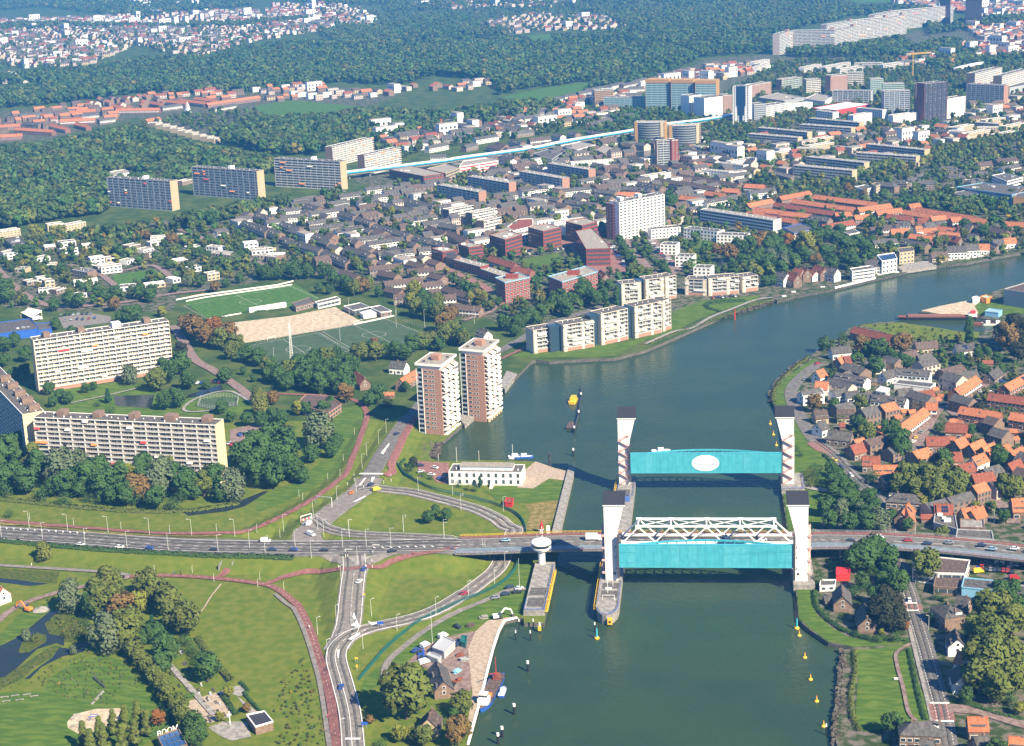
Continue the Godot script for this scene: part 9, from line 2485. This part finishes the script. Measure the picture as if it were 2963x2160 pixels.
func excavator(label:String,at:Vector3,turn:float,paint:String)->void:
	var o:=thing("excavator",label,"excavator",at,turn)
	for s in [-1,1]:
		var t:=Mb.new()
		profile(t,[-2.0,0.2,-1.7,0.0,1.7,0.0,2.0,0.2,2.0,0.7,1.7,0.9,-1.7,0.9,-2.0,0.7],0.3,0.3,0,1)
		var mi:=obj("track",t,M.black,o)
		mi.position.z=s*1.1
	var b:=Mb.new()
	b.box(-2.2,1.0,-1.3,0.6,2.2,1.3)
	obj("body",b,M[paint],o)
	var c:=Mb.new()
	c.box(0.2,1.0,0.1,1.7,2.9,1.3)
	obj("cab",c,M.glass,o)
	var a:=Mb.new()
	a.bar(V(0.9,1.6,-0.3),V(3.6,4.6,-0.3),0.5,0.7)
	a.bar(V(3.6,4.6,-0.3),V(6.4,3.6,-0.3),0.45,0.6)
	a.bar(V(6.4,3.6,-0.3),V(7.2,1.2,-0.3),0.4,0.5)
	obj("arm",a,M[paint],o)
	var k:=Mb.new()
	profile(k,[6.6,1.3,7.7,1.3,7.4,0.3,6.7,0.2],0.6,0.6,0,1)
	obj("bucket",k,M.dark_steel,o)
func works()->void:
	excavator("white crawler excavator with raised arm beside the lock wall",ground_at([-94.5,38.1]),0.35,"white_steel")
	excavator("orange excavator beside the sand heap at the pond path",ground_at([-319.4,33.4]),2.7,"orange_paint")
	excavator("dark excavator digging on the sand pitch",ground_at([-360.2,-486.2]),2.6,"dark_steel")
	var c:=P([-118.5,77,-112.8,81,-109.4,70.8,-115.5,65.1])
	block("site_container","large white site container block in the works yard","container",c,3.4,{"wall": "container_grey","roof": "container_grey","blind":true})
	block("site_container","long white container behind the works house","container",P([-120,83,-114.5,87.2,-113.6,84.3,-119.2,80]),2.6,{"wall": "container_grey","roof": "container_grey","blind":true})
	block("site_container","green container at the edge of the works yard","container",P([-107.4,68.5,-104.9,69.9,-105.2,63,-107.6,62.3]),2.4,{"wall": "green_fence","roof": "green_fence","blind":true})
	block("dumpster","green skip on the lawn beside the right front tower","skip",P([58.4,-22.7,62.1,-21.4,62.9,-26.4,59,-27.3]),1.8,{"wall": "leaf_green","roof": "leaf_green","blind":true})
	block("trailer","bright red trailer with pale roof beside the right front tower","trailer",P([60.9,-7.5,67.4,-8.1,67.8,-15.7,61.7,-16]),3.2,{"wall": "red_paint","roof": "red_paint","blind":true})
	block("garden_shed","pale open garden house beside the first bungalow","shed",P([52.5,5,59.6,4.2,60.3,-2.4,53.4,-2]),2.6,{"wall": "white_wall","roof": "flat_roof","bay":2.5})
	block("site_office","red and white site cabin beside the north loop fence","cabin",P([-107.6,-107.8,-103.4,-106.5,-103.3,-112.7,-107.3,-114.2]),2.6,{"wall": "red_paint","roof": "red_tile","blind":true})
	for d in [[[-122.4,82.3],"blue forklift machine between the vans of the works yard","blue_paint"],[[-123.6,77.1],"blue lifting platform behind the forklift machine","blue_paint"]]:
		pole_thing("lift_machine",d[1],"machine",ground_at(d[0]),[["chassis",d[2],[[-1.2,0.3,-1.0,1.2,1.3,1.0]]],["mast",d[2],[[0.8,1.3,-0.7,1.1,4.5,-0.4],[0.8,1.3,0.4,1.1,4.5,0.7]]],["cab","glass",[[-0.6,1.3,-0.7,0.5,2.3,0.7]]],["wheel","black",[[-1.0,0.0,-1.2,-0.4,0.7,-0.8],[0.4,0.0,0.8,1.0,0.7,1.2]]]])
	var pl:=P([-106.3,47.3,-100.6,38.2,-107,78.2,-105.5,94.2,-104,102.7,-103.5,82.6,-105.7,108.3])
	var pw:=["stack of rusty beams at the top of the works yard","pale wooden mats beside the excavator","red brown pile of steel in the works yard","blue and red pallets behind the works house","heap of orange bricks at the quay","grey machine parts at the quay","black tarpaulin shed behind the works house"]
	for i in pl.size():
		var o:=thing("material_stack",pw[i],"stack",g3(pl[i]),rf())
		for k in 5:
			var s:=Mb.new()
			var x:=rr(-1.2,1.2)
			s.box(x-1.4,0.35*k,-0.7+x*0.3,x+1.4,0.35*k+0.3,0.7+x*0.3)
			obj("beam",s,M[["brown_tile","concrete","red_tile","light_blue_rail","red_tile","grey_steel","black"][i]],o)
	var sh:=P([-313.5,31.6,-84.5,-122.3])
	var hm:=Mb.new()
	for i in 12:
		for j in 5:
			var f:=func(a:int,b:int)->Vector3:return V(cos(TAU*a/12)*b,2.2*pow(1-b/5.0,1.2)+0.12*sin(a*2.3+b),sin(TAU*a/12)*b)*0.9
			hm.quad(f.call(i,j),f.call(i,j+1),f.call(i+1,j+1),f.call(i+1,j))
	var ho:=obj("sand_heap",hm,M.concrete)
	ho.position=g3(sh[0])
	tag(ho,"heap of grey sand beside the orange excavator","sand heap")
	var mk:=P([-84.2,-69.7])
	pole_thing("beacon","red and white beacon standing on the works ground","beacon",g3(mk[0]),[["base","white_steel",[[0.0,0.0,0.0,2.2,1.3]]],["red_body","red_paint",[[0.0,2.2,0.0,4.4,1.0]]],["top","red_paint",[[0.0,4.4,0.0,6.5,0.35]]]])
	pole_thing("beacon","red and white striped post beside the viaduct railing","beacon",g3(P([-80.6,-67.6])[0]),[["frame","white_steel",[[-0.8,0.0,-0.8,0.8,4.5,-0.6],[-0.8,0.0,0.6,0.8,4.5,0.8]]],["red_band","red_paint",[[-0.9,1.5,-0.9,0.9,2.0,0.9]]]])
	var tm:=P([-144,-181.9,-131.2,-184,-111.6,-186.1,-155.2,-184.3])
	for i in 4:pole_thing("flag_mast",["tallest","second","rightmost","leftmost short"][i]+" thin white mast behind the white office","mast",g3(tm[i]),[["mast","white_steel",[[0.0,0.0,0.0,[9.0,6.5,9.5,4.5][i],0.09]]]],"masts behind the white office")
	var ct:=P([-89.1,-176.3])
	pole_thing("crane_mast","dark lattice mast at the corner of the works quay","mast",g3(ct[0]),[["legs","dark_steel",[[-0.8,-2.0,-0.8,0.2,8.0,-0.6],[0.2,-2.0,0.6,0.8,8.0,0.8]]],["platform","dark_steel",[[-1.2,3.0,-1.2,1.2,3.2,1.2],[-1.2,6.4,-1.2,1.2,6.6,1.2]]]])
func sports()->void:
	var fm:=P([-291.9,-395])
	var o:=thing("floodlight_mast","tall white lattice mast between the turf pitches and wood","mast",g3(fm[0]))
	var m:=Mb.new()
	var H:=31.0
	for i in 16:
		var y:=H*i/16; var y1:=H*(i+1)/16
		var a:=1.1-0.85*i/16.0; var b:=1.1-0.85*(i+1)/16.0
		for s in [[-1,-1],[1,-1],[1,1],[-1,1]]:m.bar(V(s[0]*a,y,s[1]*a),V(s[0]*b,y1,s[1]*b),0.15)
		m.bar(V(-a,y,a),V(b,y1,b),0.1); m.bar(V(a,y,-a),V(b,y1,b),0.1); m.bar(V(-a,y,-a),V(-b,y1,b),0.1); m.bar(V(-a,y,a),V(a,y,a),0.16)
	obj("lattice",m,M.white_steel,o)
	var g:=P([-327.7,-464.7,-321.2,-467.3,-267.8,-507.1,-260.4,-509.9,-327,-464,-322,-469,-270,-511,-265,-517,-336,-620,-333,-622])
	for i in [2,3]:
		var a:=v3(g[i*2],2.1); var b:=v3(g[i*2+1],2.1)
		var gm:=Mb.new()
		for q in [a,b]:gm.bar(q,q+Vector3.UP*2.4,0.2)
		gm.bar(a+Vector3.UP*2.4,b+Vector3.UP*2.4,0.2)
		tag(obj("goal",gm,M.white_steel),["white goal at the left turf pitch","white goal at the right turf pitch"][i-2],"goal","goals of the turf pitches")
	var f:=[[[-439,-600,-422,-616,-365,-649,-354,-664],"white advertising boards above the grass pitch","white_wall",1.1],[[-429,-595,-415,-609,-363,-642,-352,-651],"low white rail with boards along the upper touchline","white_wall",0.9],[[-392,-533,-370,-550],"white rail at the lower left of the grass pitch","white_wall",0.9],[[-270,-509,-243,-535],"white rail along the top of the right turf pitch","white_wall",1.0]]
	for d in f:
		var p:=P(d[0])
		var b:=Mb.new()
		for i in p.size()-1:b.bar(v3(p[i],2.2+d[3]/2),v3(p[i+1],2.2+d[3]/2),0.1,d[3])
		tag(obj("pitch_board",b,M[d[2]]),d[1],"boards")
	var orb:=P([-429,-610,-420,-618,-399,-630,-393,-635])
	var ob:=Mb.new()
	ob.bar(v3(orb[0],3),v3(orb[1],3),0.16,1.2)
	tag(obj("pitch_board",ob,M.orange_paint),"orange advertising board left above the grass pitch","boards")
	for d in [[[-296.6,-485.9,-263.3,-437.2],"grey mesh fence between the two turf pitches"],[[-334,-456,-316,-471,-297,-492,-272,-516],"tall fence between the sand pitch and turf pitches"],[[-313,-574,-272,-517],"fence path beside the clubhouse"],[[-244,-531,-199,-477],"fence behind the right turf pitch"]]:
		var p:=P(d[0])
		var fo:=thing("mesh_fence",d[1],"fence")
		for i in p.size()-1:
			var n:=int(p[i].distance_to(p[i+1])/4)+1
			for k in n:
				var q:=p[i].lerp(p[i+1],float(k)/n)
				var pm:=Mb.new()
				pm.bar(v3(q),v3(q,5.2),0.1)
				obj("post",pm,M.grey_steel,fo)
			var rl:=Mb.new()
			for y in [3.0,4.0,5.1]:rl.bar(v3(p[i],y),v3(p[i+1],y),0.06)
			obj("wires",rl,M.grey_steel,fo,true)
	lamps("round the sport pitches",14,Vector2(0.8,0),[-303.8,-391.5,-271.6,-462.6,-234.8,-498.2,-242,-539,-213,-499,-271,-462,-300,-500,-280,-541,-176,-509])
	var cg:=P([-331.8,-294.8,-320.4,-289,-305.7,-297,-309.5,-314.1,-320.6,-317.3,-334.6,-311.9])
	var co:=thing("ball_court","fenced ball court between the lawns of the cream slabs","sports cage")
	for i in 6:
		var a:=cg[i]; var b:=cg[(i+1) % 6]
		var n:=int(a.distance_to(b)/2.5)+1
		var w:=Mb.new()
		for k in n:w.bar(v3(a.lerp(b,float(k)/n)),v3(a.lerp(b,float(k)/n),5),0.12)
		for y in [3.0,4.0,5.0]:w.bar(v3(a,y),v3(b,y),0.1)
		obj("fence_side",w,M.grey_steel,co)
	var fl:=Mb.new()
	sheet(fl,cg,2.25)
	obj("court_floor",fl,M.turf,co)
	var tp:=P([-553,-548,-553,-564,-541,-562,-535,-547,-540,-537])
	var tc:=(tp[0]+tp[2])/2
	var tn:=Mb.new()
	for i in 5:tn.tri(v3(tp[i],4.5 if i % 2==0 else 6.5),v3(tp[(i+1) % 5],4.5 if (i+1) % 2==0 else 6.5),v3(tc,7))
	for i in 5:tn.bar(v3(tp[i]),v3(tp[i],4.5 if i % 2==0 else 6.5),0.3)
	tag(obj("tent_canopy",tn,M.awning_cream),"cream tent roof beside the supermarket car park","canopy")
	traffic("beside the cream tent roof","",[-540,-533,-530,-541,"white"],-1,"truck")
func person_mesh(seed_:int)->ArrayMesh:
	var m:=Mb.new()
	m.lathe(V(0,0.75,0),[Vector2(0.05,0),Vector2(0.17,0.05),Vector2(0.15,0.3),Vector2(0.22,0.6),Vector2(0.14,0.68),Vector2(0.06,0.72),Vector2(0.06,0.78),Vector2(0.11,0.84),Vector2(0.12,0.94),Vector2(0.08,1.02),Vector2(0.0,1.05)],8)
	for s in [-1,1]:
		m.tube(V(0.08*s,0.85,0),V(0.1*s,0.45,0.16*s),0.09,0.065,6); m.tube(V(0.1*s,0.45,0.16*s),V(0.1*s,0.04,0.05*s),0.065,0.045,6)
		m.tube(V(0.22*s,1.3,0),V(0.28*s,1.05,0.1),0.05,0.04,5); m.tube(V(0.28*s,1.05,0.1),V(0.22*s,0.95,0.35),0.04,0.03,5)
	return m.mesh([M.blue_paint,M.black,M.white_wall,M.red_paint][seed_ % 4])
func small_things()->void:
	var cy:=P([-261.5,-11.2,-258.1,-10.9,-338.6,-21,-228.7,-71.8,-278.2,-59.3,-187.5,-14.2,-177.5,-8,-143.7,-24.2,-124.7,-30,-161.9,95.2,-179,51.8,-152.2,137.5])
	var where:=["left of the pair riding the red path","right of the pair riding the red path","on the grey path below the main road","on the upper red path near the junction","on the upper red path beside a lamp post","on the red path crossing the south meadow","waiting where the red path meets the south road","riding up towards the bridge","near the bridge railing","on the long red path at the south road bend","on the red path beside the long grass","low on the long red path"]
	for i in cy.size():
		var at:=g3(cy[i],0.4)
		var b:=thing("bicycle","bicycle of the rider "+where[i],"bicycle",at,1.2*i,"bicycles on the red paths")
		for x in [-0.52,0.52]:
			var w:=Mb.new()
			for k in 12:w.bar(V(x+cos(TAU*k/12)*0.34,0.34+sin(TAU*k/12)*0.34,0),V(x+cos(TAU*(k+1)/12)*0.34,0.34+sin(TAU*(k+1)/12)*0.34,0),0.05)
			obj("wheel",w,M.black,b)
		var f:=Mb.new()
		for e in [[-0.52,0.34,-0.15,0.85],[-0.15,0.85,0.4,0.8],[0.4,0.95,0.52,0.34],[0.0,0.3,0.4,0.8],[0.0,0.3,-0.15,0.9]]:f.bar(V(e[0],e[1],0),V(e[2],e[3],0),0.05)
		obj("frame",f,M.dark_steel,b)
		var p:=MeshInstance3D.new()
		p.mesh=person_mesh(i)
		put(p,"person")
		p.position=at+V(0,0.12,0)
		p.rotation.y=1.2*i+PI/2
		tag(p,"person in "+["blue","black","white","red"][i % 4]+" riding, "+where[i],"person","people on the red paths")
	var r:=RandomNumberGenerator.new()
	r.seed=5
	var area_:=P([-240.5,67.3,-236.2,65.7,-222.1,92.7,-204.3,113.6,-191.6,134.7,-198.1,142.7,-208,140.4,-222.4,115.5,-237.3,88.6])
	var k:=0
	while k<36:
		var p:=Vector2(r.randf_range(-280,-180),r.randf_range(10,150))
		if not Geometry2D.is_point_in_polygon(p,area_):continue
		k+=1
		var g:=Mb.new()
		var w:=r.randf_range(0.3,0.5)
		g.box(-w,0,-0.12,w,r.randf_range(0.7,1.2),0.12)
		g.box(-w,0,0.12,w,0.18,1.9)
		var go:=obj("gravestone",g,M[["dark_steel","dark_concrete","grey_steel","black"][k % 4]])
		go.position=g3(p,0.12)
		go.rotation.y=0.5
		tag(go,["black","pale","grey","dark"][k % 4]+" gravestone with flat slab among the cemetery graves","gravestone",["black","pale","grey","dark"][k % 4]+" gravestones of the cemetery")
	var bn:=P([-294.6,122.6,-290.6,121.1,-285.8,119.9,-282,121.4,-287.1,124.9,-292.4,126.2])
	for i in 6:
		var s:=Mb.new()
		s.box(-1.7,0.35,-0.35,1.7,0.5,0.35)
		for x in [-1.3,1.3]:s.box(x-0.15,0,-0.3,x+0.15,0.35,0.3)
		var bo:=obj("bench",s,M.concrete)
		bo.position=g3(bn[i],0.1)
		bo.rotation.y=0.35
		tag(bo,["upper left","second upper","third upper","right end","lower right","lower left"][i]+" pale bench slab on the park lawn","bench","bench slabs on the park lawn")
	var lg:=P([-262.2,103.8,-254.1,112.8,-253.9,116.3,-254.6,127.2,-260.7,102.3])
	var l:=Mb.new()
	l.tube(v3(lg[0],2.6),v3(lg[1],2.5),0.5,0.35,9)
	l.tube(v3(lg[0],2.6),v3(lg[4],3.6),0.25,0.12,7)
	tag(obj("fallen_trunk",l,M.dark_steel),"dark fallen trunk lying in the reeds of the park","tree trunk")
	for i in 7:
		var s:=Mb.new()
		s.lathe(Vector3.ZERO,[Vector2(0.7,0),Vector2(0.65,0.4),Vector2(0.01,0.45)],7)
		var so:=obj("stepping_stone",s,M.concrete)
		so.position=g3(lg[2].lerp(lg[3],i/6.0),0.1)
		tag(so,["first","second","third","fourth","fifth","sixth","last"][i]+" stepping stone leading down from the fallen trunk","stone","stepping stones in the reeds")
	for d in [[[-256.1,141.5],"grey play frame at the left of the sand pit",0],[[-248.9,141.6],"blue climbing frame in the middle of the sand pit",1],[[-253.8,148.2],"low play frame at the lower left of the sand pit",2]]:
		pole_thing("play_frame",d[1],"play frame",ground_at(d[0]),[["posts",["grey_steel","blue_paint","grey_steel"][d[2]],[[-1.5,0.0,-1.0,2.2,0.1],[1.5,0.0,-1.0,2.2,0.1],[-1.5,0.0,1.0,2.2,0.1],[1.5,0.0,1.0,2.2,0.1]]],["top_beam",["grey_steel","blue_paint","grey_steel"][d[2]],[[-1.6,2.1,-1.1,1.6,2.3,-0.9],[-1.6,2.1,0.9,1.6,2.3,1.1]]]])
	pole_thing("tent","dark round shelter with blue front on the meadow","tent",ground_at([-242.4,27.1]),[["dome","dark_steel",[[0.0,0.0,0.0,2.0,1.9],[0.0,2.0,0.0,2.6,1.2]]],["blue_front","blue_paint",[[-1.6,0.0,1.6,-0.2,1.5,2.0]]]])
	pole_thing("monument_pole","white slender cross pole in the cemetery court","monument",ground_at([-191.1,143.7]),[["pole","white_steel",[[0.0,0.0,0.0,6.0,0.2]]],["cross_arm","white_steel",[[-0.9,4.4,-0.1,0.9,4.7,0.1]]]])
	pole_thing("picnic_table","pale picnic table on the riverside lawn","table",ground_at([77.8,96.1]),[["table_top","white_wall",[[-0.9,0.7,-0.4,0.9,0.8,0.4]]],["bench_seat","white_wall",[[-0.9,0.4,-0.9,0.9,0.5,-0.6],[-0.9,0.4,0.6,0.9,0.5,0.9]]],["leg","concrete",[[-0.6,0.0,-0.7,-0.4,0.7,0.7],[0.4,0.0,-0.7,0.6,0.7,0.7]]]])
	var u:=P([-237.7,-15.1,-232.3,-17.8])
	var up:=thing("cycle_tunnel","concrete mouth of the cycle tunnel under the main road","tunnel",v3(u[0].lerp(u[1],0.4),2))
	for e in [["wing_wall","concrete",[-4.6,0,-7,-4.0,3.6,1]],["wing_wall","concrete",[1.4,0,-7,2.0,3.6,-2]],["lintel","concrete",[-4.6,3.0,-7.6,2.0,4.2,-6.9]],["dark_opening","black",[-4.0,0,-8.6,1.4,3.0,-6.8]]]:
		var s:=Mb.new()
		var b:Array=e[2]
		s.box(b[0],b[1],b[2],b[3],b[4],b[5])
		obj(e[0],s,M[e[1]],up)
func build_more()->void:
	building_materials()
	make_trees()
	build_town()
	build_green()
	build_things()
func rr(a:float,b:float)->float:return rng.randf_range (a,b)
func rf()->float:return rng.randf ()
